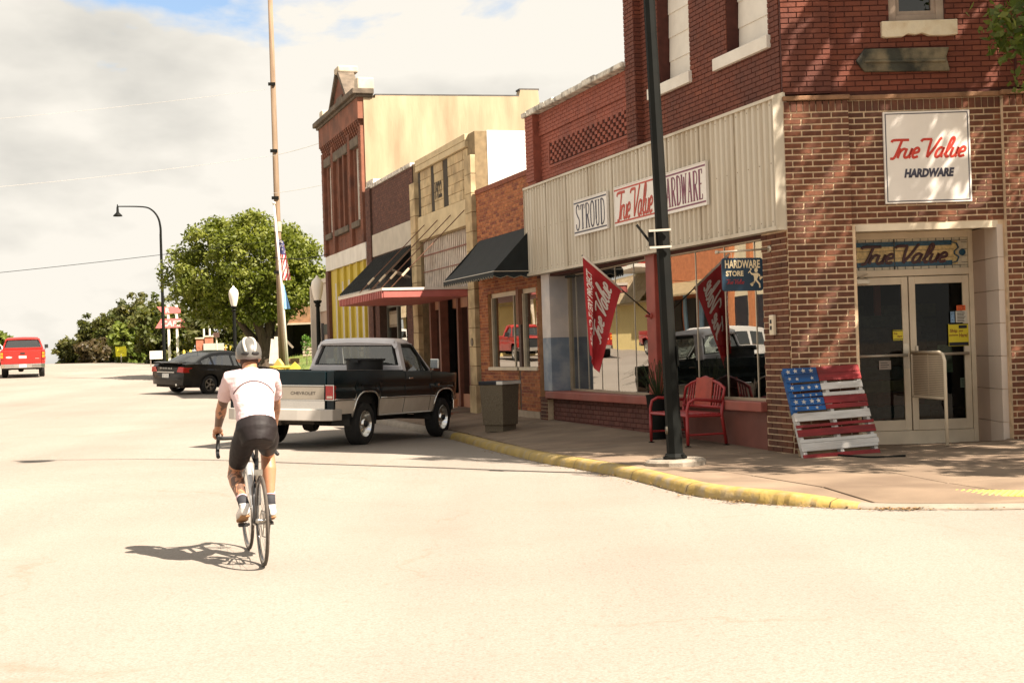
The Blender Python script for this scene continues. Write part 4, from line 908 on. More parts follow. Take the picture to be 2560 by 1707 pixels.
# black fabric awning with scalloped valance
aw = empty('awning', (0, 0, 0)); aw.parent = ob_
M_AWN = mat('black_canvas', (.010, .013, .013), .25, 6, .8, bump=.2, bscale=120); M_AWNE = mat('awning_edge', (.30, .25, .17), .15, 6, .7)
AX0, AX1, AP, AZ0, AZ1 = .06, 3.66, .86, 3.05, 3.92
m_ = MB(); N_ = 12
vs_ = []; 
for i in range(N_+1):
    x = AX0+(AX1-AX0)*i/N_; s = .012*math.sin(i*2.1)
    for j in range(5): q = j/4; vs_.append((x, .03+(AP-.03)*q, AZ1+(AZ0-AZ1)*q-.05*math.sin(q*PI)+s*3*q*(1-q)))
m_.add(vs_, [(i*5+j, (i+1)*5+j, (i+1)*5+j+1, i*5+j+1)[::-1] for i in range(N_) for j in range(4)]); m_.build('canopy_cloth', M_AWN, aw, smooth=True)
for x in (AX0, AX1): m_ = MB(); m_.add([(x, .03, AZ1), (x, AP, AZ0), (x, .03, AZ0)], [(0, 1, 2)]); m_.build('side_cloth', M_AWN, aw)
m_ = MB(); e_ = MB(); nsc = 22
def valance(pf, n):
    for i in range(n):
        a = pf(i/n); b = pf((i+1)/n); mid = pf((i+.5)/n); bt = .13
        m_.add([a, b, (b[0], b[1], b[2]-bt+.045), ((b[0]*.75+mid[0]*.25+0), (b[1]*.75+mid[1]*.25), mid[2]-bt+.02), (mid[0], mid[1], mid[2]-bt), ((a[0]*.75+mid[0]*.25), (a[1]*.75+mid[1]*.25), mid[2]-bt+.02), (a[0], a[1], a[2]-bt+.045)], [tuple(range(7))])
        e_.tube([(a[0], a[1]+.004, a[2]-bt+.045), (mid[0], mid[1]+.004, mid[2]-bt), (b[0], b[1]+.004, b[2]-bt+.045)], .006, 4)
valance(lambda q: (AX0+(AX1-AX0)*q, AP, AZ0), nsc); valance(lambda q: (AX0, .03+(AP-.03)*q, AZ0), 3)
m_.build('valance', M_AWN, aw); e_.build('valance_piping', M_AWNE, aw)
m_ = MB(); m_.tube([(AX0, AP-.01, AZ0), (AX1, AP-.01, AZ0)], .012, 6); m_.tube([(AX0, .02, AZ0), (AX0, AP, AZ0)], .01, 6); m_.build('awning_frame', M_ALU, aw)

# ------------------------------------------------------------------ limestone shop (t 13.6 - 19.1)
ls = empty('limestone_shop', st(13.58, 0), TH, 'cream limestone shop dated 1922 with red flat canopy hung on rods', 'building')
LW, LZ = 5.48, 6.37
M_LS = mat('yellow_limestone', (.50, .38, .215), .16, 4, .85, bump=.5, bscale=25, tints=[(.50, .38, .215), (.55, .43, .25), (.46, .34, .19), (.53, .41, .23)], dirt=((.20, .14, .075), .6), dscale=2.2)
M_LSJ = mat('limestone_joint', (.24, .175, .095), .2, 8, .95); M_LSP = mat('cream_lintel', (.56, .45, .27), .1, 3, .8, dirt=((.32, .23, .13), .4))
M_WSIDE = mat('whitewashed_side', (.76, .74, .69), .04, 1.5, .8, bump=.25, dirt=((.6, .55, .47), .3))
mb = MB(); wall_holes(mb, 0, LW, .0, LZ-.02, -.35, -.02, [(.55, 4.95, .0, 4.32)]); mb.build('front_core', M_LSJ, ls)
mb = MB(); mb.box(-.012, .12, -15, -.30, 0, LZ); mb.build('side_wall', M_WSIDE, ls)
mb = MB(); mb.box(.12, LW, -15, -.36, 5.4, 5.6); mb.box(.12, LW, -15, -14.8, 0, 6); mb.box(LW-.1, LW, -14.8, -.36, 0, 6.1); mb.build('roof', M_ROOF, ls)
rl = random.Random(8)
def block(a, b, z0, z1, w1, nm='stone_block', m=M_LS, w0=-.03):
    q = MB(); q.box(a+.005, b-.005, w0, w1+rl.uniform(-.004, .004), z0+.005, z1-.005, 0, rl.random()*.9+.05); q.build(nm, m, ls, bevel=.008)
# pilasters (bottom to top), frieze blocks, cornice
for (a, b) in ((0, .5), (4.98, LW)):
    z = .0; hs_ = [.80, .42, .42, .42, .42, .42, .42, .42, .42, .42, .42, .42, .42]
    for h in hs_:
        if z+h > LZ: h = LZ-z
        block(a, b, z, z+h, .10 if z > .5 else .13); z += h
        if z >= LZ-.01: break
for r in range(5):
    z0 = 4.95+r*.222; cols = [(.92, 1.50), (1.50, 2.18), (2.62, 3.02), (3.02, 3.42), (3.72, 4.30), (4.30, 4.72)]
    if r % 2: cols = [(.92, 1.20), (1.20, 1.85), (1.85, 2.18), (2.62, 3.42), (3.72, 4.05), (4.05, 4.72)]
    for a, b in cols: block(a, b, z0, z0+.222, .0)
    for (a, b) in ((.52, .90), (2.20, 2.60), (3.44, 3.70), (4.74, 4.97)): block(a, b, z0, z0+.222, -.05 if b-a < .36 else .0) if a in (.52,) else None
M_SLOT = mat('dark_slot', (.05, .04, .028), .3, 4, .9)  # flat dark tone for the frieze slots and the date figures
for a, b in ((2.20, 2.60), (3.44, 3.70), (4.74, 4.97)):
    q = MB(); q.box(a, b, -.019, -.012, 4.95, 6.06); q.build('slot', M_SLOT, ls)
for r in range(2):
    for a, b in ((.5, 1.6), (1.6, 2.7), (2.7, 3.8), (3.8, 4.98)): block(a, b, 6.07+r*.15, 6.22+r*.15, .06, 'cornice_block', M_LSP)
q = MB(); q.box(.5, 4.98, -.02, .03, 4.36, 4.94); q.build('lintel', M_LSP, ls)
f = Face((3.03, .006, 5.42), (-1, 0, 0), (0, 0, 1), (0, 1, 0)); q = MB(); put_text(q, fit_text('1922', .62, .42, .03), f); q.build('date_carving', M_SLOT, ls)
# slatted transom
q = MB()
n_s = 27
for i in range(n_s): x = .56+i*(4.4/n_s); q.box(x, x+.075, -.12, -.08, 3.0, 4.32)
tag(q.build('transom_slats', mat('weathered_grey_slat', (.58, .50, .42), .2, 6, .7, dirt=((.3, .2, .14), .5)), ls), kind=None)
q = MB(); q.box(.55, 4.95, -.2, -.17, 3.0, 4.32); q.build('transom_back', mat('brown_void', (.12, .065, .045), .2, 4, .8), ls); q = MB(); q.box(.55, 4.95, -.078, -.06, 3.95, 3.98); q.box(.55, 4.95, -.078, -.06, 3.55, 3.57); q.build('transom_rail', mat('rusty_rail', (.22, .09, .06), .2, 6, .7), ls)
# red flat canopy on rods
cp = empty('flat_canopy', (0, 0, 0)); cp.parent = ls
M_CANRED = mat('faded_red_canopy', (.42, .12, .10), .1, 3, .55, dirt=((.25, .06, .05), .5))
q = MB(); q.box(.52, 5.40, .02, 2.0, 2.77, 2.93); q.build('canopy_slab', M_CANRED, cp, bevel=.01); q = MB(); q.box(.50, 5.42, .02, 2.03, 2.93, 2.985); q.build('canopy_cap', mat('canopy_white_cap', (.62, .54, .46), .1, 4, .6), cp)
for i in range(26): x = .54+i*.187; q = MB(); q.box(x, x+.08, 2.0, 2.028, 2.77, 2.93); q.build('canopy_rib', M_CANRED, cp)
for x in (.75, 1.9, 3.05, 4.3):
    q = MB(); q.tube([(x, .04, 4.70), (x+.3, 1.75, 2.97)], .013, 6); q.build('tie_rod', mat('rusty_rod', (.16, .08, .05), .2, 6, .7), cp, smooth=True)
    q = MB(); q.tube([(x+.21, 1.30, 3.43), (x+.25, 1.45, 3.27)], .028, 6); q.build('turnbuckle', M_OFRAME, cp)
# recessed wooden shopfront under the canopy
M_WOOD = mat('red_brown_joinery', (.17, .06, .035), .18, 5, .55); M_TAN = mat('tan_panel', (.36, .17, .10), .15, 4, .6)
sf_ = empty('shopfront', (0, 0, 0)); sf_.parent = ls
for x, w in ((.55, .14), (1.15, .10), (1.95, .14), (2.9, .14), (3.6, .14), (4.5, .14)): q = MB(); q.box(x, x+w, -.3-(.0 if x < 1 or x > 3.5 else .25), -.1-(.0 if x < 1 or x > 3.5 else .25), .15, 2.85); q.build('post', M_WOOD, sf_)
for a, b, p in ((.69, 1.15, -.2), (2.09, 2.9, -.45), (3.04, 3.6, -.45), (3.74, 4.5, -.25)):
    q = MB(); q.add([(a, p, .55), (b, p, .55), (b, p, 2.6), (a, p, 2.6)], [(0, 3, 2, 1)]); q.build('pane', GL_SHOP, sf_); q = MB(); q.box(a, b, p-.05, p+.03, .12, .55); q.build('panel', M_TAN, sf_); q = MB(); q.box(a, b, p-.05, p+.03, 2.6, 2.85); q.build('transom_panel', M_TAN, sf_)
d_ = empty('door', (0, 0, 0)); d_.parent = sf_
q = MB(); q.box(1.27, 1.37, -.45, -.38, .15, 2.35); q.box(1.83, 1.93, -.45, -.38, .15, 2.35); q.box(1.37, 1.83, -.45, -.38, 2.05, 2.35); q.box(1.37, 1.83, -.45, -.38, .15, .5); q.build('door_frame', M_TAN, d_)
q = MB(); q.add([(1.37, -.41, .5), (1.83, -.41, .5), (1.83, -.41, 2.05), (1.37, -.41, 2.05)], [(0, 3, 2, 1)]); q.build('pane', GL_SHOP, d_); q = MB(); q.tube([(1.86, -.36, 1.0), (1.86, -.33, 1.15), (1.86, -.36, 1.3)], .015, 6); q.build('handle', mat('brass', (.6, .4, .12), .1, 6, .3, metal=.9), d_)
q = MB(); q.box(1.25, 1.95, -.46, -.36, 2.35, 2.85); q.build('transom_grille', M_BLK, sf_)
q = MB(); q.box(.3, 5.2, -3.2, -3.1, 0, 3); q.box(.3, 5.2, -3.1, -.5, .05, .12); q.build('interior', M_DARKROOM, ls)
q = MB(); q.lathe([(0, 0), (.09, 0), (.09, .02), (0, .02)], 12, (.25, .10, 1.75), 'y'); q.build('round_plaque', mat('bronze_plaque', (.10, .07, .04), .3, 9, .5), ls)

# ------------------------------------------------------------------ dark brick shop (t 19.1 - 24.4)
dk = empty('dark_brick_shop', st(19.08, 0), TH, 'dark brown brick shop with sloping black metal awning and pale stucco band', 'building')
DW, DZt = 5.35, 6.36
M_DKB = mat('dark_brown_brick', (.10, .042, .03), .22, 9, .85, bump=.4, tints=[(.085, .034, .024), (.125, .052, .036), (.10, .042, .03), (.15, .062, .04)]); M_DKM = mat('dark_mortar', (.085, .05, .036), .2, 8, .95)
mb = MB(); wall_holes(mb, 0, DW, .1, DZt, -.3, 0, [(1.0, 4.2, .2, 2.95)]); mb.build('front_wall', M_DKM, dk)
mb = MB(); rd = random.Random(4)
bricks_into(mb, brick_list(.02, 4.75, 4.98, DZt-.05, .21, .068), 0, .008, .002, rd); bricks_into(mb, brick_list(4.75, DW, .2, DZt-.05, .21, .068), .06, .012, .003, rd); bricks_into(mb, brick_list(.0, 1.0, .2, 3.2, .21, .068), 0, .008, .002, rd); bricks_into(mb, brick_list(4.2, 4.75, .2, 3.2, .21, .068), 0, .008, .002, rd)
tag(mb.build('brickwork', M_DKB, dk), kind='stuff')
mb = MB(); mb.box(4.76, DW-.01, .0, .06, .1, DZt); mb.build('end_pilaster', M_DKM, dk); mb = MB(); mb.box(.02, 4.76, .002, .03, 4.34, 4.96); mb.build('stucco_band', mat('pale_stucco_band', (.50, .45, .37), .1, 3, .85, bump=.3), dk)
mb = MB(); mb.box(0.02, DW, -.3, .05, DZt-.05, DZt+.05); mb.box(DW-.9, DW, -.4, .02, DZt+.05, DZt+.2); mb.build('coping', M_COPING, dk); mb = MB(); mb.box(.02, DW, -14, -.3, 5.6, 5.75); mb.box(.02, DW, -14, -13.8, 0, 6.2); mb.box(.1, DW, -3.1, -3.0, 0, 3); mb.build('roof', M_ROOF, dk)
aw2 = empty('metal_awning', (0, 0, 0)); aw2.parent = dk; M_MAWN = mat('black_standing_seam', (.045, .046, .042), .1, 4, .5, metal=.2)
q = MB(); X0, X1 = .32, 4.25; q.add([(X0, .03, 4.28), (X1, .03, 4.28), (X1, 1.12, 3.22), (X0, 1.12, 3.22), (X0, .03, 4.25), (X1, .03, 4.25), (X1, 1.12, 3.19), (X0, 1.12, 3.19)], [(0, 3, 2, 1), (4, 5, 6, 7), (2, 3, 7, 6), (0, 4, 7, 3), (1, 2, 6, 5)]); q.build('sheet', M_MAWN, aw2)
for i in range(15): x = X0+.02+i*(X1-X0-.04)/14; q = MB(); q.bar((x, .04, 4.295), (x, 1.12, 3.245), .02, .035); q.build('seam', M_MAWN, aw2)
q = MB(); q.box(X0-.02, X1+.02, 1.10, 1.17, 3.12, 3.21); q.build('gutter', mat('grey_gutter', (.40, .36, .30), .1, 5, .5), aw2)
M_ST = mat('grey_timber_strut', (.22, .18, .14), .2, 6, .8)
for x in (X0+.03, X0+.3, X1-.05):
    q = MB(); q.bar((x, .03, 4.24), (x, 1.1, 3.18), .06, .05); q.bar((x, .03, 3.2), (x, 1.08, 3.17), .05, .05); q.bar((x, .05, 3.5), (x, .55, 3.72), .05, .05); q.build('strut', M_ST, aw2)
q = MB(); q.box(.3, 4.4, .0, .03, 3.2, 4.3); q.build('awning_back', M_BLK, dk)
w = empty('shopfront', (0, 0, 0)); w.parent = dk
q = MB(); q.box(1.0, 4.2, -.3, -.2, 2.85, 2.95); q.box(1.0, 1.08, -.3, -.2, .2, 2.85); q.box(4.12, 4.2, -.3, -.2, .2, 2.85); q.box(2.9, 3.0, -.3, -.2, .2, 2.85); q.build('window_frame', mat('grey_green_frame', (.16, .15, .12), .15, 5, .6), w)
q = MB(); q.add([(1.08, -.25, .6), (2.9, -.25, .6), (2.9, -.25, 2.85), (1.08, -.25, 2.85)], [(0, 3, 2, 1)]); q.build('pane', GL_SHOP, w); q = MB(); q.add([(3.0, -.25, .6), (4.12, -.25, .6), (4.12, -.25, 2.85), (3.0, -.25, 2.85)], [(0, 3, 2, 1)]); q.build('pane', GL_SHOP, w)
q = MB(); q.box(1.08, 4.12, -.3, -.2, .15, .6); q.build('stall_riser', M_DKB, w); q = MB(); q.box(3.05, 4.05, -.245, -.235, 2.3, 2.75); q.build('sign_panel', mat('brown_sign_panel', (.22, .16, .10), .2, 4, .6), w)
q = MB()
for k in range(9): q.box(3.12+k*.1, 3.16+k*.1, -.235, -.23, 2.38, 2.66)
q.build('worn_lettering', M_OFRAME, w)

# ------------------------------------------------------------------ tall Romanesque block (t 24.6 - 30.9)
rm = empty('tall_brick_block', st(24.6, 0), TH, 'tall narrow red brick block with pointed gable and yellow stucco side wall', 'building')
RW, RZ = 6.25, 9.15
M_RB = mat('weathered_red_brick', (.25, .085, .05), .25, 3, .85, bump=.5, bscale=50, tints=[(.17, .066, .038), (.215, .085, .05), (.19, .074, .043)], dirt=((.085, .045, .034), .65)); M_RM = mat('brick_mortar', (.20, .09, .06), .2, 6, .9)
M_RSTONE = mat('sooty_sandstone', (.14, .11, .08), .3, 5, .9, bump=.6, bscale=20, dirt=((.05, .045, .035), .6)); M_STUCCO = mat('yellow_stucco', (.40, .315, .20), .18, 1.6, .85, bump=.6, bscale=10, dirt=((.25, .19, .115), .85), dscale=1.0, stretch=(1.3, 1.3, .28))
bays = [(.42, 1.55), (2.05, 4.2), (4.72, 5.8)]
wins = []
for a, b in bays:
    n_w = 1 if b-a < 1.5 else 3; step = (b-a)/n_w
    for i in range(n_w): wins.append((a+i*step+.16, a+(i+1)*step-.16, 5.55, 7.75))
mb = MB(); wall_holes(mb, .302, RW, 4.85, RZ, -.35, 0, wins+[(a+.02, b-.02, 7.75, 7.76) for a, b in bays]); mb.build('front_wall', M_RM, rm)
mb = MB(); rr_ = random.Random(6)
bricks_into(mb, brick_list(0, RW, 4.85, RZ, .22, .075, wins), 0, .01, .003, rr_)
# pilasters and corbel table
for a, b in ((0, .36), (1.62, 1.98), (4.28, 4.64), (5.88, RW)): bricks_into(mb, brick_list(a, b, 4.85, 8.25, .18, .075), .10, .012, .003, rr_)
for i in range(22):
    x = .1+i*.28
    for r in range(5): mb.box(x, x+.12, 0, .04+.03*r, 8.05+r*.08, 8.05+(r+1)*.08, 0, rr_.random())
tag(mb.build('brickwork', M_RB, rm), kind='stuff')
mb = MB()
for a, b in ((0, .36), (1.62, 1.98), (4.28, 4.64), (5.88, RW)): mb.box(a+.004, b-.004, .0, .10, 4.85, 8.25)
mb.box(0, RW, 0, .17, 8.45, RZ-.05); mb.build('corbel_band', M_RB, rm)
for a, b, z0, z1 in wins:
    w = empty('window', (0, 0, 0)); w.parent = rm; q = MB(); q.box(a, a+.09, -.3, -.06, z0, z1); q.box(b-.09, b, -.3, -.06, z0, z1); q.box(a, b, -.3, -.08, z0, z0+.1); q.box(a, b, -.3, -.08, (z0+z1)/2-.04, (z0+z1)/2+.04); q.box(a, b, -.3, -.08, z1-.07, z1); q.build('window_frame', M_WHITE, w)
    q = MB(); q.add([(a+.07, -.26, z0), (b-.07, -.26, z0), (b-.07, -.26, z1), (a+.07, -.26, z1)], [(0, 3, 2, 1)]); q.build('pane', glass('old_pane', (.4, .4, .38), .3, .02, .3), w)
for a, b in bays:
    q = MB(); q.box(a-.02, b+.02, -.1, .12, 7.75, 8.03); q.build('stone_lintel', M_RSTONE, rm, bevel=.02); q = MB(); q.box(a, b, -.1, .14, 5.36, 5.54); q.build('stone_sill', M_RSTONE, rm, bevel=.015)
for x in (2.72, 3.46): q = MB(); q.box(x-.08, x+.08, 0, .1, 5.55, 7.75); q.build('window_pier', M_RB, rm)
q = MB(); q.box(-.15, RW+.15, -.3, .34, RZ, RZ+.16); q.box(-.08, RW+.08, -.3, .24, RZ-.08, RZ); q.build('cornice', M_RSTONE, rm, bevel=.02)
q = MB(); q.prism([(1.75, RZ+.16), (4.6, RZ+.16), (3.35, RZ+1.2), (2.95, RZ+1.2)], -.28, .04, 'y'); q.build('gable', M_RB, rm)
q = MB(); q.prism([(1.6, RZ+.16), (1.78, RZ+.16), (3.0, RZ+1.15), (2.9, RZ+1.27)], -.36, .14, 'y'); q.prism([(4.75, RZ+.16), (4.57, RZ+.16), (3.3, RZ+1.15), (3.4, RZ+1.27)], -.36, .14, 'y'); q.build('gable_coping', M_RSTONE, rm)
q = MB(); q.box(2.8, 3.5, -.5, .14, RZ+1.2, RZ+1.42); q.build('gable_finial', M_STONE, rm, bevel=.05); q = MB(); q.box(2.7, 3.6, .04, .07, RZ-.35, RZ+.5); q.build('gable_plaque', M_RSTONE, rm)
for x in (-.02, RW-.62): q = MB(); q.box(x+.08, x+.54, -.36, .14, RZ+.16, RZ+.52); q.build('corner_block', M_STONE, rm, bevel=.04)
# yellow stucco side, returning from the street
q = MB(); q.prism([(-.005, 0), (-.005, RZ-.1), (-.36, RZ-.1), (-.36, RZ-.02), (-4.8, RZ+.06), (-4.85, RZ+.26), (-5.42, RZ+.27), (-5.45, RZ-.16), (-14, RZ-.12), (-14, 0)], -.03, .3, 'x'); q.build('side_wall', M_STUCCO, rm)
q = MB()
for a, b, za, zb in ((-.36, -4.8, RZ-.02, RZ+.06), (-4.82, -5.45, RZ+.26, RZ+.27), (-5.46, -14, RZ-.16, RZ-.12)): q.bar((.15, a, za+.015), (.15, b, zb+.015), .36, .05)
q.build('tar_coping', M_ROOF, rm); q = MB(); q.box(.3, RW, -14, -.36, 8.3, 8.45); q.box(RW-.3, RW, -14, -.36, 0, 8.9); q.box(.3, RW, -14.2, -14, 0, 8.5); q.build('roof', M_ROOF, rm)
# yellow shopfront below
M_YELP = mat('bright_yellow_paint', (.56, .43, .06), .08, 3, .55); q = MB(); q.box(.0, RW, -.3, .06, 4.36, 4.84); q.build('sign_band', M_WHITE, rm)
q = MB(); q.box(0.06, RW-.4, -.3, -.03, .4, 4.35); q.build('front_panel', M_YELP, rm)
for x in (.55, 1.45, 2.5, 3.5, 4.6): q = MB(); q.box(x, x+.42, -.03, .004, 1.0, 3.9); q.build('pane', mat('pale_blind', (.52, .48, .42), .08, 3, .6), rm); q = MB(); q.box(x-.16, x-.08, -.03, .06, .4, 4.35); q.build('pilaster', M_YELP, rm)
q = MB(); q.box(RW-.42, RW, -.3, .08, .3, 4.36); q.build('end_pier', M_DKB, rm); q = MB(); q.box(0.0, .06, -.3, .02, .3, 4.36); q.build('end_pier', M_RB, rm)

# ------------------------------------------------------------------ low beige shop beyond
bg_ = empty('low_beige_shop', st(31.0, -.15), TH, 'low beige shop front with dark door past the tall brick block', 'building')
q = MB(); q.box(.02, 2.2, -9, 0, .2, 4.05); q.build('wall', mat('beige_pink_wall', (.50, .36, .27), .1, 2, .8), bg_); q = MB(); q.box(-.0, 2.25, -9, .12, 4.05, 4.2); q.box(.0, 2.22, 0, .05, 3.1, 4.05); q.build('parapet', mat('parapet_white', (.66, .58, .48), .08, 3, .8), bg_)
q = MB(); q.box(1.6, 2.0, 0, .03, .4, 2.7); q.build('door', M_BLK, bg_)
for z in (1.7, 2.3): q = MB(); q.box(.7, 1.5, .0, .04, z, z+.35); q.build('sign_plate', mat('dark_green_plate', (.05, .06, .045), .2, 5, .6), bg_)
for x in (2.1,): q = MB(); q.box(x, x+.14, -.05, .35, .3, 4.0); q.build('end_post', mat('parapet_white', (0, 0, 0)), bg_)
# ------------------------------------------------------------------ near street lamp (pole in frame, arm and shade above the frame)
M_BLKMET = mat('black_green_lamp_paint', (.007, .008, .007), .2, 5, .65, spec=.12, dirt=((.016, .013, .010), .4)); M_PAD = mat('pad_concrete', (.28, .24, .19), .2, 7, .9, bump=.6)
def arc_lamp(name, loc, rz, H, label, arm=2.3, r0=.105, r1=.07, pad=True, near=False):
    o = empty(name, loc, rz, label, 'street lamp', 'curved arm street lamps')
    if pad: m_ = MB(); m_.lathe([(.0, -.1), (.36, -.1), (.36, .05), (.33, .075), (0, .075)], 14); m_.build('pad', M_PAD, o, smooth=False)
    m_ = MB(); m_.lathe([(r0*1.55, .07), (r0*1.55, .10), (r0*1.05, .14), (r0*1.0, .5), (r1, H-1.6)], 8 if near else 10); m_.build('pole', M_BLKMET, o)
    pts = [(0, 0, H-1.7), (0, 0, H-1.2), (-.12, 0, H-.65), (-.45, 0, H-.22), (-.95, 0, H-.03), (-arm, 0, H+.03)]
    m_ = MB(); pp = smooth_path(pts, 6); m_.tube(pp, [r1+(.032-r1)*i/(len(pp)-1) for i in range(len(pp))], 8); m_.build('arm', M_BLKMET, o, smooth=True)
    m_ = MB(); x = -arm; m_.lathe([(.0, .14), (.03, .1), (.04, 0), (.06, -.04), (.075, -.30), (.10, -.36), (.25, -.50), (.26, -.55), (.22, -.54), (.09, -.40), (0, -.38)], 14, (x, 0, H+.03)); m_.build('bell_shade', M_BLKMET, o, smooth=True)
    m_ = MB(); m_.lathe([(0, -.40), (.07, -.42), (.08, -.48), (.05, -.52), (0, -.53)], 10, (x, 0, H+.03)); m_.build('lamp_glass', mat('frosted_lamp', (.6, .58, .5), .05, 3, .4), o, smooth=True)
    if near:
        for k in range(4): a = PI/4+k*PI/2; m_ = MB(); m_.lathe([(0, .07), (.02, .07), (.02, .13), (0, .14)], 6, (.135*math.cos(a), .135*math.sin(a), 0)); m_.build('anchor_bolt', M_BLKMET, o)
        m_ = MB(); m_.lathe([(0, 0), (.035, 0), (.05, .012), (.05, .03), (0, .035)], 14, (-.10, -.045, .42), 'x'); hh = m_.build('hand_hole_cover', mat('dull_zinc', (.10, .085, .065), .2, 8, .5, metal=.4), o)
        m_ = MB()
        for z in (2.58, 2.78): m_.box(-.16, .10, -.125, -.10, z, z+.025); m_.box(-.16, -.14, -.12, .06, z, z+.025)
        m_.build('bracket_bands', mat('pale_bracket', (.55, .50, .42), .1, 6, .5), o); m_ = MB(); m_.bar((-.15, -.05, 2.66), (-.30, -.05, 2.88), .02, .03); m_.box(-.17, -.10, -.1, .02, 2.62, 2.80); m_.build('bracket_arm', M_BLKMET, o)
        m_ = MB(); m_.box(.085, .11, -.05, .05, 1.18, 1.42); m_.build('side_box', M_BLKMET, o, bevel=.006)
    return o
LP = (1.90, 16.95); nl = arc_lamp('arc_street_lamp', (LP[0], LP[1], zside(*LP)), -.12, 9.9, 'tall black lamp pole on concrete pad beside the corner kerb', near=True, arm=2.5, r0=.092, r1=.055); nl.rotation_euler = (0, -.024, -.1)
v = st(66, 2.7); arc_lamp('arc_street_lamp', (v.x, v.y, hroad(v.x, v.y)+.12), .05, 9.0, 'tall black curved arm lamp beside the red cafe sign', arm=2.35, r0=.10)
def globe_lamp(t, p, label, H=3.75):
    v = st(t, p); o = empty('globe_lamp', (v.x, v.y, hst(t, p)+.12), 0, label, 'street lamp', 'globe street lamps')
    m_ = MB(); m_.lathe([(.17, 0), (.17, .12), (.13, .2), (.11, .5), (.075, .6), (.062, 2.4), (.055, H-.95), (.09, H-.9), (.06, H-.84)], 12, cap=True); m_.build('post', M_BLKMET, o, smooth=True, auto=.6)
    m_ = MB(); m_.lathe([(.06, H-.86), (.12, H-.80), (.13, H-.75), (.09, H-.74)], 12); m_.build('collar', M_BLKMET, o, smooth=True)
    m_ = MB(); m_.lathe([(.09, H-.76), (.13, H-.62), (.175, H-.40), (.185, H-.28), (.165, H-.17), (.10, H-.09), (.05, H-.05), (.03, H), (0, H+.03)], 16); m_.build('globe', mat('milky_globe', (.80, .74, .64), .03, 2, .35), o, smooth=True)
globe_lamp(26.6, 1.15, 'white acorn globe lamp on black post beside yellow shopfront'); globe_lamp(37.5, 2.3, 'white acorn globe lamp on black post in front of the big tree')

# ------------------------------------------------------------------ concrete litter bin
tb = empty('litter_bin', (*st(8.25, 1.28).xy, 0), TH+.62, 'square pebble concrete litter bin with black and white lid by the kerb', 'litter bin'); zb_ = zside(*st(8.25, 1.28).xy); tb.location.z = zb_
M_AGG = mat('exposed_aggregate', (.15, .12, .08), .35, 60, .9, bump=1.0, bscale=70)
m_ = MB(); m_.box(-.20, .20, -.20, .20, 0, .12); m_.build('base', M_AGG, tb); m_ = MB(); b0, b1 = .225, .255
m_.loft([[(-b0, -b0, .12), (b0, -b0, .12), (b0, b0, .12), (-b0, b0, .12)], [(-b1, -b1, .84), (b1, -b1, .84), (b1, b1, .84), (-b1, b1, .84)]]); m_.build('body', M_AGG, tb, bevel=.01)
m_ = MB(); m_.box(-.27, .27, -.27, .27, .84, .905); m_.build('lid', M_BLK, tb, bevel=.01); m_ = MB(); m_.box(-.275, -.14, -.276, .276, .843, .902); m_.build('lid_band', M_WHITE, tb)

# ------------------------------------------------------------------ red bench
bn = empty('red_bench', st(2.25, .42, zside(*st(2.25, .42).xy)-.0), TH, 'red painted metal and wood bench in front of the shop window', 'bench')
M_BENCH = mat('bench_red', (.30, .022, .022), .12, 5, .4, spec=.5)
for x in (-.62, .62):
    q = MB(); q.tube([(x, .28, .02), (x, .28, .50), (x, .25, .60), (x, .16, .645), (x, -.02, .63), (x, -.24, .60)], .022, 8); q.build('armrest', M_BENCH, bn, smooth=True)
    q = MB(); q.tube([(x, .28, .02), (x, .28, .42)], .024, 8); q.build('leg', M_BENCH, bn, smooth=True); q = MB(); q.tube([(x, -.30, .02), (x, -.24, .42), (x, -.27, .62)], .024, 8); q.build('leg', M_BENCH, bn, smooth=True)
    q = MB(); q.tube([(x, .28, .16), (x, -.28, .16)], .016, 6); q.build('stretcher', M_BENCH, bn)
    for y in (.28, -.30): q = MB(); q.lathe([(.045, 0), (.045, .008), (.014, .012), (.014, .05)], 8, (x, y, 0)); q.build('foot', M_BLKMET, bn)
    q = MB(); q.tube([(x, .28, .42), (x, -.24, .41)], .02, 6); q.build('seat_rail', M_BENCH, bn)
q = MB(); q.tube([(-.62, .28, .42), (.62, .28, .42)], .018, 6); q.build('front_rail', M_BENCH, bn)
for i in range(6): y = .25-i*.094; q = MB(); q.box(-.61, .61, y-.038, y+.038, .425, .447); q.build('seat_slat', M_BENCH, bn, bevel=.005)
q = MB(); pts = [(-.62, -.26, .60), (-.62, -.30, .78), (-.45, -.31, .84), (0, -.32, .93), (.45, -.31, .84), (.62, -.30, .78), (.62, -.26, .60)]; q.tube(pts, .022, 8); q.tube([(-.62, -.25, .52), (.62, -.25, .52)], .018, 8); q.build('back_frame', M_BENCH, bn, smooth=True)
for x, w in ((-.5, .03), (-.42, .03), (-.34, .03), (0, .52), (.34, .03), (.42, .03), (.5, .03)):
    top = .93-.2*abs(x)-.01; q = MB(); q.add([(x-w/2, -.262, .52), (x+w/2, -.262, .52), (x+w/2, -.315, top), (x-w/2, -.315, top), (x-w/2, -.245, .52), (x+w/2, -.245, .52), (x+w/2, -.298, top), (x-w/2, -.298, top)], [(0, 1, 2, 3), (7, 6, 5, 4), (0, 4, 5, 1), (1, 5, 6, 2), (2, 6, 7, 3), (3, 7, 4, 0)]); q.build('back_slat', M_BENCH if w < .1 else mat('bench_panel', (.34, .05, .03), .25, 5, .45), bn)
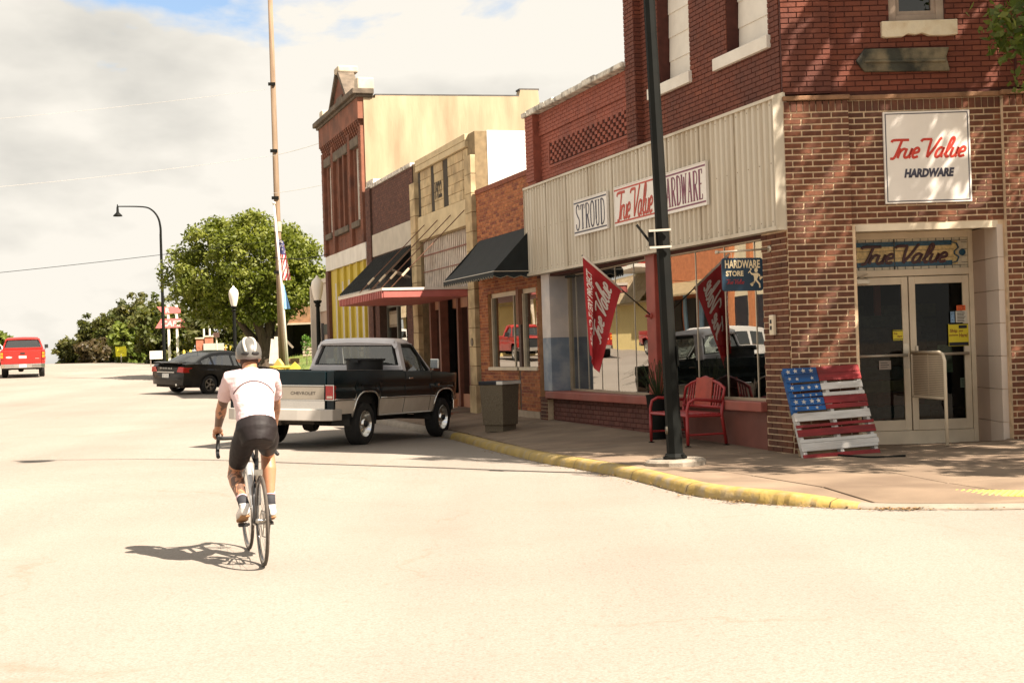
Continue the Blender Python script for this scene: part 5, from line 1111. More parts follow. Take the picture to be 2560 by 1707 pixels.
# dark planter with grasses beside the column
pl_ = empty('planter', st(3.35, .35, zside(*st(3.35, .35).xy)), TH, 'tall dark planter with thin grasses beside the red column', 'planter')
q = MB(); q.lathe([(0, 0), (.13, 0), (.19, .62), (.20, .66), (.17, .66), (.16, .60), (0, .60)], 14); q.build('pot', M_BLKMET, pl_, smooth=True, auto=.7)
q = MB(); rp = random.Random(2)
for k in range(60):
    a = rp.uniform(0, 6.28); r = rp.uniform(.25, .6); h = rp.uniform(.25, .6); q.tube([(0.03*math.cos(a), .03*math.sin(a), .6), (r*.5*math.cos(a), r*.5*math.sin(a), .6+h), (r*math.cos(a), r*math.sin(a), .6+h*.75)], [.004, .004, .0015], 3)
q.build('grass_blades', leafmat('dark_blade', [(.03, .05, .015), (.07, .09, .03)]), pl_)

# ------------------------------------------------------------------ pallet painted as a flag
pw, ph = 1.03, 1.17
pal = empty('flag_pallet', (3.50, 17.33, .0), 0, 'wooden pallet painted with stars and stripes leaning on the brick pier', 'pallet')
pal.location.z = zside(3.9, 17.4)+.0; pal.rotation_euler = (-.40, -.03, .24)
MP = {'R': mat('pallet_red', (.25, .022, .024), .3, 9, .75, bump=.6, stretch=(.3, 1, 2), dirt=((.11, .016, .016), .8), dscale=4), 'W': mat('pallet_white', (.56, .54, .51), .16, 9, .8, bump=.6, stretch=(.3, 1, 2), dirt=((.30, .26, .23), .7), dscale=4), 'B': mat('pallet_blue', (.008, .085, .28), .25, 7, .6, bump=.4, stretch=(.3, 1, 2), dirt=((.008, .03, .10), .8), dscale=4)}
planks = [(0, .075, 'R', 0), (.08, .165, 'R', 0), (.190, .265, 'W', 0), (.295, .335, 'W', 0), (.345, .425, 'R', 0), (.435, .485, 'R', 0), (.510, .60, 'W', 1), (.640, .672, 'R', 1), (.69, .768, 'R', 1), (.80, .838, 'W', 1), (.842, .90, 'W', 1), (.903, .936, 'W', 1), (.965, 1.02, 'R', 1)]
rpl = random.Random(9); bluepl = []
def plank(x0, x1, zt, zb, m, y=0):
    q = MB(); a = rpl.uniform(-.006, .006); b = rpl.uniform(-.006, .006); t_ = .018
    q.add([(x0, y-t_, zb+a), (x1, y-t_, zb+b), (x1, y, zb+b), (x0, y, zb+a), (x0, y-t_, zt+a), (x1, y-t_, zt+b), (x1, y, zt+b), (x0, y, zt+a)], [(0, 3, 2, 1), (4, 5, 6, 7), (0, 1, 5, 4), (1, 2, 6, 5), (2, 3, 7, 6), (3, 0, 4, 7)]); return q.build('plank', MP[m], pal, bevel=.003)
for f0, f1, c, full in planks:
    zt, zb = ph*(1-f0), ph*(1-f1)
    if full: plank(0, pw+rpl.uniform(-.01, .02), zt, zb, c)
    else: plank(.455, pw+rpl.uniform(-.01, .015), zt, zb, c); bluepl.append(plank(0, .45, zt, zb, 'B')); bluepl[-1]['zz'] = (zt+zb)/2
for x in (.02, pw/2, pw-.06):
    for f0, f1, m in ((0, .5, 'B' if x < .4 else 'W'), (.5, 1.0, 'W')): q = MB(); q.box(x, x+.045, .0, .09, ph*(1-f1), ph*(1-f0)-.001); q.build('stringer', MP[m], pal)
for z in (.05, .55, 1.05): q = MB(); q.box(0, pw, .09, .105, z, z+.09); q.build('back_board', mat('raw_pallet_wood', (.30, .22, .13), .2, 8, .85), pal)
def star(cx, cz, r, y=-.0195):
    q = MB(); rot_ = rpl.uniform(-.3, .3); pts = [(cx+(r if k % 2 == 0 else r*.42)*math.sin(k*PI/5+rot_), y, cz+(r if k % 2 == 0 else r*.42)*math.cos(k*PI/5+rot_)) for k in range(10)]
    q.add(pts+[(a, y+.0015, b) for a, _, b in pts], [tuple(range(10))[::-1]]+[(k, (k+1) % 10, 10+(k+1) % 10, 10+k) for k in range(10)]); return q
row = [(0, [.06, .16, .27, .37], .034, 0), (1, [.15, .36, .05], .026, 0), (2, [.06, .20, .39, .30], .030, 0), (3, [.08, .18, .28, .37], .018, 0), (4, [.08, .17, .28, .38], .036, 0), (5, [.06, .21, .33], .024, 0)]
for i, xs, r, dz in row:
    f0, f1, _, _ = planks[i]; zc = ph*(1-(f0+f1)/2)
    for x in xs: star(x+rpl.uniform(-.01, .01), zc+rpl.uniform(-.004, .004), r).build('star', MP['W'], pal)
q = MB(); 
# black rubber hose behind the pallet
hp = smooth_path([(3.9, 17.55, 0), (4.02, 17.25, 0), (4.15, 16.95, 0), (4.28, 16.82, 0), (4.6, 16.80, 0)], 6); q.tube([(x, y, zside(x, y)+.014) for x, y, _ in hp], .013, 8)
tag(q.build('rubber_hose', M_BLKMET, smooth=True), 'short black rubber hose on the sidewalk under the pallet', 'hose')
# ------------------------------------------------------------------ entrance divider rail
dr_ = empty('door_guard', (0, 0, 0), 0, 'cream metal divider panel on a post between entrance doors', 'guard rail')
gx, gy = 5.42, 17.86; zg = zside(gx, gy)
q = MB(); q.tube([(gx, gy, zg), (gx, gy, zg+1.06), (gx-.005, gy+.05, zg+1.14), (gx-.02, gy+.16, zg+1.165), (gx-.085, 19.02, zg+1.165)], .022, 8); q.build('post', M_CREAM, dr_, smooth=True); q = MB(); q.tube([(gx-.003, gy+.02, zg+.58), (gx-.085, 19.02, zg+.58)], .016, 8); q.build('lower_rail', M_CREAM, dr_)
n_g = 24
for k in range(n_g): z = zg+.60+k*.545/n_g; q = MB(); q.bar((gx-.003, gy+.03, z), (gx-.085, 19.0, z), .012, .014); q.build('panel_rib', M_CREAM, dr_)
q = MB(); q.bar((gx+.008-.045, gy+.58, zg+.58), (gx+.008-.045, gy+.58, zg+1.16), .03, .012); q.build('panel_strap', M_CREAM, dr_); q = MB(); q.bar((gx+.006, gy+.03, zg+.87), (gx-.075, 19.0, zg+.87), .008, .55); q.build('panel_sheet', mat('tan_sheet', (.36, .28, .19), .1, 6, .6), dr_)
# ornament cut by the right edge of the view
go = empty('garden_ornament', (6.45, 17.35, 0), 0, 'blue and white garden bird ornament against the right brick pier', 'ornament'); go.location.z = zside(6.45, 17.35)
q = MB(); q.lathe([(0, .50), (.11, .54), (.16, .66), (.14, .80), (.08, .87), (0, .88)], 14); q.build('body', mat('cobalt_glaze', (.005, .06, .17), .2, 6, .25), go, smooth=True); q = MB(); q.lathe([(0, .84), (.07, .86), (.085, .94), (.05, 1.02), (0, 1.03)], 12); q.build('head', MP['W'], go, smooth=True); q = MB(); q.lathe([(0, 0), (.16, 0), (.15, .05), (.05, .08), (0, .08)], 12); q.build('base', MP['W'], go, smooth=True)
for s in (-1, 1): q = MB(); q.tube([(.08*s, 0, .56), (.13*s-.03, -.02, .38), (.07*s, 0, .04)], .014, 6); q.build('leg', mat('rusty_orange', (.35, .14, .04), .2, 8, .7), go)
# rust coloured metal chair outside the limestone shop
rc = empty('metal_chair', st(14.3, .72, zside(*st(14.3, .72).xy)), TH-.5, 'rust coloured metal lawn chair by the limestone pier', 'chair')
M_RUST = mat('faded_rust_paint', (.38, .14, .085), .15, 6, .5)
q = MB(); vs_ = [(.26*math.sin(a)*(1-.15*(j == 4)), -.24-.05*math.cos(a)-.05*j/4, .42+.5*j/4-(.09 if j == 4 and abs(a) > 1 else 0)) for j in range(5) for a in [(-1.25+2.5*k/8) for k in range(9)]]
q.add(vs_, [(j*9+k, j*9+k+1, (j+1)*9+k+1, (j+1)*9+k) for j in range(4) for k in range(8)]); bo = q.build('backrest', M_RUST, rc, smooth=True); sd = bo.modifiers.new('t', 'SOLIDIFY'); sd.thickness = .012
q = MB(); q.box(-.26, .26, -.24, .25, .38, .41); q.build('seat', M_RUST, rc, bevel=.02)
for s in (-1, 1): q = MB(); q.tube([(.28*s, -.28, .64), (.28*s, .26, .62), (.28*s, .30, .5), (.28*s, .22, .02), (.28*s, -.32, .02)], .016, 8); q.build('leg', M_RUST, rc, smooth=True)
# wires, utility pole, flagpole --------------------------------------------------
up_ = empty('utility_pole', (-9.35, 57.5, 1.35), 0, 'tall weathered wooden utility pole behind the pickup', 'utility pole')
M_POLE = mat('weathered_pole_wood', (.22, .155, .10), .25, 3, .9, bump=.5, stretch=(4, 4, .3), dirt=((.12, .075, .045), .6), dscale=1.0)
q = MB(); q.tube([(.04, 0, -.6), (.03, 0, 4), (0, 0, 16.5)], [.145, .13, .09], 12); q.build('shaft', M_POLE, up_, smooth=True)
q = MB(); q.lathe([(.15, 5.3), (.158, 5.5), (.15, 5.7)], 10, (.03, 0, 0)); q.build('band', M_ALU, up_)
for z in (3.6, 6.6, 8.5, 11.2): q = MB(); q.box(-.16, .12, -.16, -.08, z, z+.12); q.build('insulator_bracket', M_BLKMET, up_)
def wire(name, a, b, sag, label, r=.012, m=None):
    pts = []
    for k in range(25): s = k/24; p = Vector(a).lerp(Vector(b), s); p.z -= sag*4*s*(1-s); pts.append(p)
    q = MB(); q.tube(pts, r, 4); o = q.build(name, m or mat('pale_wire', (.55, .52, .47), .1, 2, .6)); tag(o, label, 'wire', 'overhead wires')
wire('overhead_wire', (-9.6, 57.4, 12.4), (-40, 60, 11.6), .4, 'thin overhead wire high on the utility pole running left', .005)
wire('overhead_wire', (-9.6, 57.4, 9.7), (-40, 58, 8.6), .5, 'pale overhead wire from middle of the utility pole running left', .006)
wire('overhead_wire', (-9.5, 57.4, 9.7), (st(29, -2, 9.4)), .15, 'pale overhead wire joining the utility pole and the tall brick block', .010)
wire('overhead_wire', (-9.5, 57.4, 8.2), (st(30, -3, 8.2)), .2, 'lower pale wire joining the utility pole and the brick block', .008)
wire('overhead_wire', (-40, 62, 4.9), (-9.6, 57.6, 6.3), .3, 'dark sagging service wire crossing behind the curved lamp', .011, M_BLKMET)
wire('overhead_wire', (-9.5, 57.4, 5.6), (st(30.2, .1, 4.9)), .1, 'short dark service wire at the edge of the brick block', .016, M_BLKMET)
fp = empty('flagpole', (-8.98, 56.0, 1.0), 0, 'thin white flagpole with two flags at half mast', 'flagpole')
q = MB(); q.tube([(.12, 0, 0), (.0, 0, 3), (-.22, 0, 6.6)], [.065, .055, .035], 10); q.build('pole', mat('flagpole_white', (.72, .66, .58), .05, 4, .4), fp, smooth=True); q = MB(); q.lathe([(0, 0), (.06, .02), (.07, .07), (.05, .12), (0, .13)], 10, (-.22, 0, 6.58)); q.build('finial', mat('flagpole_white', (0, 0, 0)), fp, smooth=True)
def drooped(name, zt, L_, w, cols, label, canton=None):
    o = empty(name, (-8.98, 56.0, 1.0), 0, label, 'flag'); nx, nz = 14, 30; q = MB()
    def c_(i, j):
        u, v_ = i/nx, j/nz; return ((-.06-.03*zt*0)+(.06+.22*v_*1.0)*0+(.02+w*u*(.55+.45*v_)+.10*v_)-.05, .05*math.sin(u*8+v_*3)*(.4+v_), zt-L_*v_-.12*u*(1-v_))
    vs_ = [c_(i, j) for j in range(nz+1) for i in range(nx+1)]
    for j in range(nz):
        for i in range(nx):
            k = int((i*.8+j*.75)/2.0) % 2; mi = k
            if canton and j < nz*.36 and (i+j*.2) < nx*.95: mi = 2
            q.add([vs_[j*(nx+1)+i], vs_[j*(nx+1)+i+1], vs_[(j+1)*(nx+1)+i+1], vs_[(j+1)*(nx+1)+i]], [(0, 1, 2, 3)], mi)
    q.build('cloth', cols, o, smooth=True)
    if canton:
        q = MB(); rs = random.Random(1)
        for k in range(26): i, j = rs.randint(1, nx-3), rs.randint(1, int(nz*.33)); x, y, z = c_(i, j); q.lathe([(0, 0), (.022, -.004), (0, -.008)], 5, (x, y-.012, z), 'y')
        q.build('stars', MP['W'], o)
drooped('national_flag', 5.25, 1.65, .36, [mat('flag_red', (.42, .04, .05), .1, 5, .8), mat('flag_white', (.72, .66, .6), .05, 5, .8), mat('flag_blue', (.05, .05, .14), .15, 5, .8)], 'red and white striped flag with blue canton drooping on the flagpole', True)
drooped('state_flag', 3.52, 1.05, .30, [mat('pale_blue_cloth', (.20, .36, .55), .15, 5, .8), mat('sky_blue_cloth', (.24, .42, .62), .15, 5, .8)], 'light blue flag hanging under the striped flag')
# ------------------------------------------------------------------ vehicles: local x forward from the rear axle, y left, z up
M_TYRE = mat('tyre_rubber', (.022, .021, .02), .25, 12, .85); M_CHROME = mat('chrome', (.72, .70, .66), .04, 4, .18, metal=1.0); M_RIM = mat('cast_rim', (.50, .47, .42), .08, 6, .3, metal=.8)
M_UNDER = mat('underbody', (.03, .024, .018), .3, 4, .9); M_CGLASS = glass('car_glass', (.72, .78, .74), .12, 0, .75); M_DGLASS = glass('dark_car_glass', (.5, .55, .52), .16, 0, .32)
M_TAILR = mat('tail_lens', (.38, .015, .012), .15, 20, .2, spec=.6, coat=.5); M_AMBERL = mat('amber_lens', (.75, .26, .02), .1, 20, .25); M_TRIM = mat('black_trim', (.02, .02, .02), .1, 5, .6); M_PLATE = mat('licence_plate', (.58, .60, .58), .2, 22, .5)
def wheel(parent, x, y, r, w, side, style):
    o = empty('wheel', (x, y, r)); o.parent = parent; s = side
    m_ = MB(); rr = r*.62; m_.lathe([(rr, -w*.42), (rr*1.06, -w*.5), (r*.90, -w*.5), (r*.985, -w*.40), (r, -w*.2), (r, w*.2), (r*.985, w*.40), (r*.90, w*.5), (rr*1.06, w*.5), (rr, w*.42)], 28, ax='y'); m_.build('tyre', M_TYRE, o, smooth=True, auto=.7)
    m_ = MB(); e = w*.46*s
    if style == 'steel':
        m_.lathe([(rr, e), (rr*.96, e*1.05), (rr*.90, e*.7), (rr*.80, e*.30), (rr*.46, e*.32), (rr*.40, e*.85), (rr*.34, e*1.0), (0, e*1.02)], 28, ax='y'); m_.build('rim', M_CHROME, o, smooth=True, auto=.5)
        q = MB(); q.lathe([(rr*.24, e*1.0), (rr*.22, e*1.25), (0, e*1.28)], 14, ax='y'); q.build('hub_cap', M_TRIM, o, smooth=True)
    else:
        m_.lathe([(rr, e), (rr*.95, e*1.05), (rr*.90, e*.6), (rr*.88, -e*.5)], 28, ax='y'); m_.build('rim', M_RIM, o, smooth=True, auto=.5)
        for k in range(5):
            a = 2*PI*k/5+.3; q = MB()
            for da in (-.13, .13): q.bar((rr*.18*math.sin(a), e*.75, rr*.18*math.cos(a)), (rr*.93*math.sin(a+da), e*.85, rr*.93*math.cos(a+da)), rr*.11, .03, (0, 1, 0))
            q.build('spoke', M_RIM, o)
        q = MB(); q.lathe([(rr*.22, e*.6), (rr*.2, e*.95), (0, e)], 12, ax='y'); q.build('hub_cap', M_RIM, o); q = MB(); q.lathe([(rr*.85, -e*.1), (0, -e*.1)], 18, ax='y'); q.build('brake_disc', M_UNDER, o)
    return o
def arch(x, c, r, z0, sq=2.0):
    """bottom edge of the side skin: z0, lifted over the wheel"""
    q = abs(x-c)/r
    return None if q >= 1 else z0+(r*1.02)*(1-q**sq)**(1/sq)
def skin(parent, name, xs, zb, zt, hw, mats, sel, rows=9, thick=0):
    """both flanks: columns at xs between zb(x) and zt(x), half width hw(x,z); sel(x,z) picks the material"""
    for s, nm in ((1, name), (-1, name)):
        m_ = MB(); vs_ = []
        for x in xs:
            a, b = zb(x), zt(x)
            for j in range(rows+1): z = a+(b-a)*j/rows; vs_.append((x, s*hw(x, z), z))
        n = rows+1
        for i in range(len(xs)-1):
            for j in range(rows):
                f = (i*n+j, (i+1)*n+j, (i+1)*n+j+1, i*n+j+1); f = f if s < 0 else f[::-1]
                zc = sum(vs_[k][2] for k in f)/4; xc = sum(vs_[k][0] for k in f)/4
                m_.f.append(list(f)); m_.mi.append(sel(xc, zc)); m_.ti.append(0.0)
        m_.v = vs_; o = m_.build(nm, mats, parent, smooth=True, auto=.5)
def place(o, x, y, head, wb, trk, z_extra=0.0):
    """stand a vehicle on the road: rear axle centre at x,y, heading clockwise from +Y"""
    f = Vector((math.sin(head), math.cos(head), 0)); l = Vector((-f.y, f.x, 0)); c = Vector((x, y, 0))
    zs = {}
    for i, fx in (('r', 0), ('f', wb)):
        for j, ly in (('l', trk/2), ('R', -trk/2)): q = c+f*fx+l*ly; zs[i+j] = hroad(q.x, q.y)
    zr = (zs['rl']+zs['rR'])/2; zf = (zs['fl']+zs['fR'])/2; roll = ((zs['rl']-zs['rR'])+(zs['fl']-zs['fR']))/2/trk; pit = (zf-zr)/wb
    X = (f+Vector((0, 0, pit))).normalized(); Y = (l+Vector((0, 0, roll))).normalized(); Z = X.cross(Y).normalized(); Y = Z.cross(X)
    M_ = Matrix((X, Y, Z)).transposed().to_4x4(); M_.translation = (x, y, zr+z_extra); o.matrix_world = M_
def lin(a, b, n): return [a+(b-a)*i/(n-1) for i in range(n)]
def pickup(name, label, paint, low, roofm, two_tone=True, R=.37, group=None, wstyle='steel', modern=False):
    o = empty(name, (0, 0, 0), 0, label, 'pickup', group); WB = 3.34; tail, nose = -1.20, 4.10; z0 = .50; belt = 1.26
    ar, af, rr = 0.0, WB, .49
    def zb(x):
        for c in (ar, af):
            q = arch(x, c, rr, .42, 3.0)
            if q: return max(q, z0)
        return z0+(.06 if x < -.5 else 0)+(.05 if x > WB+.5 else 0)
    def zt(x): return belt if x < 2.62 else belt-.01-.05*((x-2.62)/1.5)**1.3
    def hw(x, z):
        t_ = (z-.5)/(belt-.5); w = .93+.075*math.sin(min(1, max(0, t_))*2.2)-(.02 if .62 < t_ < .70 else 0)
        if x > 3.6: w -= .10*((x-3.6)/.5)**2
        if x < -.9: w -= .03*((-.9-x)/.3)**2
        return w
    xs = sorted(set(lin(tail, nose, 40)+lin(-rr, rr, 23)+lin(WB-rr, WB+rr, 23)+[1.535, 1.55, 2.62, 2.635]))
    sel = (lambda x, z: 1 if z < .80 else 0) if two_tone else (lambda x, z: 0)
    skin(o, 'side_panel', xs, zb, zt, hw, [paint, low], sel, rows=16)
    # trim strip, arch lips, door lines, handles
    for s in (1, -1):
        for c in (ar, af):
            pts = [];
            for k in range(17):
                x = c-rr+2*rr*k/16; x2 = min(max(x, c-rr*.999), c+rr*.999); z = max(arch(x2, c, rr, .42, 3.0) or z0, z0); pts.append((x2, s*(hw(x2, z)+.004), z))
            m_ = MB(); m_.tube(pts, .018, 6); m_.build('arch_lip', M_CHROME if two_tone else paint, o, smooth=True)
            m_ = MB(); m_.lathe([(rr*1.05, -.28), (rr*1.05, .0)], 24, (c, s*.88 if s < 0 else s*.88+.0, .45), 'y')
            w_ = MB(); rings = [[(c+rr*1.04*math.sin(a), s*(.90-d), max(.42+rr*1.06*math.cos(a), .35)) for a in [(-1.75+3.5*k/14) for k in range(15)]] for d in (0, .34)]; w_.loft(rings, False, 0, False); w_.add([tuple(p) for p in rings[1]], [tuple(range(15))]); w_.build('wheel_well', M_TRIM, o)
        if two_tone:
            segs = [(tail+.02, -rr-.02), (rr+.02, WB-rr-.02), (WB+rr+.02, nose-.25)]
            for a, b in segs: m_ = MB(); m_.tube([(x, s*(hw(x, .80)+.003), .80) for x in lin(a, b, 8)], .014, 6); m_.build('trim_strip', M_CHROME, o, smooth=True)
            m_ = MB(); m_.tube([(x, s*(hw(x, .505)-.004), .50) for x in lin(rr+.05, WB-rr-.05, 8)], .015, 6); m_.build('rocker_strip', M_CHROME, o)
            m_ = MB(); x = 3.02; yy = s*(hw(x, 1.0)+.006); m_.box(x-.012, x+.012, yy-.004, yy+.004, .94, 1.05); m_.box(x-.05, x+.05, yy-.004, yy+.004, .985, 1.005); m_.build('badge', M_CHROME, o)
        for x in (1.50, 2.66): m_ = MB(); m_.tube([(x, s*(hw(x, z)-.001), z) for z in lin(.52, belt-.01, 10)], .007, 4); m_.build('panel_gap', M_TRIM, o)
        m_ = MB(); yy = s*(hw(1.72, 1.13)+.012); m_.box(1.62, 1.78, yy-.012, yy+.012, 1.115, 1.145); m_.build('door_handle', M_CHROME, o, bevel=.006)
    # bed: rails, inner walls, floor, front bulkhead, tailgate
    m_ = MB()
    for s in (1, -1): m_.box(tail+.02, 1.46, s*.88, s*.975, belt-.012, belt+.02)
    m_.build('bed_rail', paint, o, bevel=.01); m_ = MB(); m_.box(tail+.05, 1.44, -.80, .80, .66, .70)
    for s in (1, -1): m_.box(tail+.05, 1.44, s*.84, s*.88, .70, belt-.01)
    m_.box(1.42, 1.47, -.88, .88, .66, belt); m_.build('bed_liner', M_TRIM if not modern else paint, o)
    m_ = MB(); m_.box(tail-.02, tail+.05, -.82, .82, .64, belt+.005); m_.build('tailgate', paint, o, bevel=.015)
    for s in (1, -1): m_ = MB(); m_.box(tail-.005, tail+.06, s*.83, s*.965, .60, belt+.01); m_.build('corner_post', paint, o, bevel=.012)
    if two_tone:
        m_ = MB(); m_.box(tail-.035, tail-.02, -.80, .80, .80, 1.02); tp_ = m_.build('tailgate_panel', mat('pale_tail_panel', (.30, .265, .215), .06, 4, .4), o, bevel=.004)
        m_ = MB(); m_.box(tail-.04, tail-.018, -.81, .81, 1.02, 1.035); m_.box(tail-.04, tail-.018, -.81, .81, .785, .80); m_.box(tail-.03, tail-.018, -.81, .81, .64, .78); m_.build('tail_trim', M_CHROME, tp_)
        f = Face((tail-.037, -.42, .905), (0, -1, 0), (0, 0, 1), (-1, 0, 0)); m_ = MB(); put_text(m_, fit_text('CHEVROLET', .46, .05, .012), f); m_.build('lettering', mat('worn_lettering', (.07, .06, .05), .3, 9, .7), tp_)
        m_ = MB(); m_.box(tail-.03, tail-.02, .30, .52, .975, 1.03); m_.build('latch_handle', M_TRIM, o)
        for s in (1, -1):
            m_ = MB(); m_.box(tail-.03, tail+.06, s*.825, s*.975, .80, 1.03); tl = m_.build('tail_lamp', M_TAILR, o, bevel=.008); m_ = MB()
            m_.box(tail-.035, tail-.028, s*.822, s*.98, 1.028, 1.04); m_.box(tail-.035, tail-.028, s*.822, s*.98, .79, .80); m_.box(tail-.035, tail-.028, s*.968, s*.98, .80, 1.03); m_.build('lamp_bezel', M_CHROME, tl); m_ = MB(); m_.box(tail-.034, tail-.03, s*.85, s*.95, .82, .86); m_.build('reverse_lens', mat('clear_lens', (.6, .5, .42), .1, 9, .3), tl)
        bumper_m = mat('white_bumper', (.46, .43, .385), .06, 3, .45)
    else:
        for s in (1, -1):
            m_ = MB(); m_.box(tail-.03, tail+.06, s*.845, s*.975, .86, 1.20); tl = m_.build('tail_lamp', M_TAILR, o, bevel=.01); m_ = MB(); m_.box(tail-.034, tail-.028, s*.855, s*.965, .93, 1.04); m_.box(tail-.034, tail-.028, s*.855, s*.965, 1.08, 1.17); m_.build('signal_lens', M_AMBERL, tl)
        m_ = MB(); m_.box(tail-.035, tail-.02, -.10, .10, 1.10, 1.17); m_.build('latch_handle', M_TRIM, o)
        m_ = MB(); m_.prism([(.60+.14*math.cos(a), .96+.045*math.sin(a)) for a in [k*PI/8 for k in range(16)]], tail-.026, tail-.018, 'x'); m_.build('oval_sticker', MP['W'], o)
        m_ = MB(); m_.box(tail-.026, tail-.018, -.17, .17, .90, 1.02); m_.build('white_sticker', MP['W'], o); m_ = MB(); m_.box(tail-.026, tail-.018, -.72, -.55, .87, .90); m_.build('name_badge', M_CHROME, o)
        bumper_m = M_CHROME
    m_ = MB(); bw = .97; m_.prism([(tail-.16, -.80), (tail-.20, -.40), (tail-.20, .40), (tail-.16, .80), (tail-.05, bw), (tail+.28, bw), (tail+.28, bw-.05), (tail, bw-.06), (tail-.05, 0), (tail, -bw+.06), (tail+.28, -bw+.05), (tail+.28, -bw), (tail-.05, -bw)], .46, .645, 'z'); m_.build('rear_bumper', bumper_m, o, bevel=.012)
    m_ = MB(); m_.box(tail-.215, tail-.203, .02 if two_tone else -.16, .32 if two_tone else .16, .49, .63); pl = m_.build('licence_plate', M_PLATE, o)
    # hood, grille, front
    m_ = MB(); rings = []
    for x, zz_, w in ((2.60, 1.275, .86), (3.0, 1.26, .86), (3.6, 1.235, .84), (3.95, 1.20, .80), (4.08, 1.14, .78)): rings.append([(x, y, zz_+.03*(1-(y/w)**2)-.0) for y in lin(-w-.08, w+.08, 11)])
    m_.loft(rings, False, 0, False); m_.build('hood', paint, o, smooth=True)
    m_ = MB(); m_.box(3.98, 4.08, -.86, .86, .66, 1.13); m_.build('grille', M_CHROME if two_tone else M_TRIM, o)
    for s in (1, -1): m_ = MB(); m_.box(4.06, 4.11, s*.60, s*.84, .86, 1.06); m_.build('headlight', mat('headlight_lens', (.6, .6, .58), .1, 9, .2), o, bevel=.01)
    m_ = MB(); m_.prism([(4.22, -.6), (4.22, .6), (4.14, .92), (3.75, 1.0), (3.75, .95), (4.06, .88), (4.12, .6), (4.12, -.6), (4.06, -.88), (3.75, -.95), (3.75, -1.0), (4.14, -.92)], .52, .70, 'z'); m_.build('front_bumper', M_CHROME, o, bevel=.012)
    # cab greenhouse: four corner posts, header, roof
    RZ_ = 1.84; y0, y1 = .92, .74
    B = {'rl': (1.50, y0, belt), 'rt': (1.62, y1, RZ_-.10), 'fb': (2.78, y0-.02, belt+.0), 'ft': (2.30, y1-.02, RZ_-.12)}
    for s in (1, -1):
        m_ = MB(); P = {k: Vector((v[0], s*v[1], v[2])) for k, v in B.items()}
        m_.bar(P['rl']+Vector((.06, 0, -.02)), P['rt']+Vector((.06, 0, .03)), .17, .07, (0, s, 0)); m_.bar(P['fb'], P['ft']+Vector((0, 0, .02)), .06, .05, (0, s, 0)); m_.bar(P['rt']+Vector((0, s*.0, .015)), P['ft']+Vector((0, 0, .015)), .06, .06, (0, s, 0)); m_.build('cab_pillar', roofm, o, bevel=.015)
    m_ = MB(); m_.box(1.475, 1.53, -.90, .90, belt-.02, belt+.10); m_.bar((1.60, -.74, RZ_-.085), (1.60, .74, RZ_-.085), .10, .08); m_.bar((2.31, -.74, RZ_-.11), (2.31, .74, RZ_-.11), .08, .05); m_.build('cab_back', roofm, o, bevel=.015)
    m_ = MB(); rings = []
    for x, zz_, w in ((1.52, RZ_-.10, .74), (1.56, RZ_-.045, .74), (1.66, RZ_-.01, .73), (2.0, RZ_+.005, .72), (2.22, RZ_-.02, .72), (2.34, RZ_-.09, .72)): rings.append([(x, y, zz_+.025*(1-(y/w)**2)-(.07 if abs(y) > w else 0)) for y in [-w-.055, -w-.02]+lin(-w+.03, w-.03, 9)+[w+.02, w+.055]])
    m_.loft(rings, False, 0, False); m_.build('roof', roofm, o, smooth=True)
    m_ = MB(); m_.add([(1.52, -.80, belt+.10), (1.52, .80, belt+.10), (1.60, .68, RZ_-.12), (1.60, -.68, RZ_-.12)], [(0, 3, 2, 1)]); rw = m_.build('rear_window', M_CGLASS if not modern else M_DGLASS, o)
    m_ = MB(); pts = [(1.515, -.80, belt+.11), (1.515, .80, belt+.11), (1.595, .68, RZ_-.125), (1.595, -.68, RZ_-.125), (1.515, -.80, belt+.11)]
    for a, b in zip(pts[:-1], pts[1:]): m_.tube([a, b], .014, 6)
    m_.build('window_seal', M_TRIM, rw)
    m_ = MB(); m_.add([(2.76, -.86, belt), (2.76, .86, belt), (2.32, .70, RZ_-.13), (2.32, -.70, RZ_-.13)], [(0, 1, 2, 3)]); m_.build('windscreen', M_CGLASS if not modern else M_DGLASS, o)
    for s in (1, -1):
        m_ = MB(); m_.add([(1.66, s*.90, belt), (2.70, s*.89, belt), (2.28, s*.735, RZ_-.13), (1.70, s*.745, RZ_-.13)], [(0, 1, 2, 3) if s < 0 else (3, 2, 1, 0)]); m_.build('side_window', M_CGLASS if not modern else M_DGLASS, o)
        m_ = MB(); pts = [(1.64, s*.915, belt), (1.68, s*.757, RZ_-.12), (2.29, s*.747, RZ_-.12), (2.72, s*.90, belt)]
        for a, b in zip(pts[:-1], pts[1:]): m_.bar(a, b, .05, .03, (0, s, 0))
        m_.bar((2.47, s*.915, belt), (2.44, s*.80, RZ_-.29), .03, .02, (0, s, 0)); m_.build('door_window_frame', M_TRIM if two_tone else roofm, o)
        m_ = MB(); m_.tube([(2.60, s*.95, belt-.06), (2.60, s*1.05, belt+.02), (2.60, s*1.07, belt+.12)], .013, 6); mr = m_.build('mirror_arm', M_CHROME if two_tone else M_TRIM, o); m_ = MB(); m_.box(2.585, 2.64, s*1.0, s*1.17, belt+.04, belt+.22); m_.build('mirror', M_CHROME if two_tone else M_TRIM, o, bevel=.012)
    # cab interior
    M_SEAT = mat('tan_bench_seat', (.22, .15, .09), .2, 5, .8) if two_tone else mat('grey_seat', (.14, .13, .12), .2, 5, .8)
    m_ = MB(); m_.box(1.62, 1.76, -.75, .75, .95, 1.36); m_.box(1.7, 2.2, -.75, .75, .9, 1.06); m_.build('bench_seat', M_SEAT, o, bevel=.03)
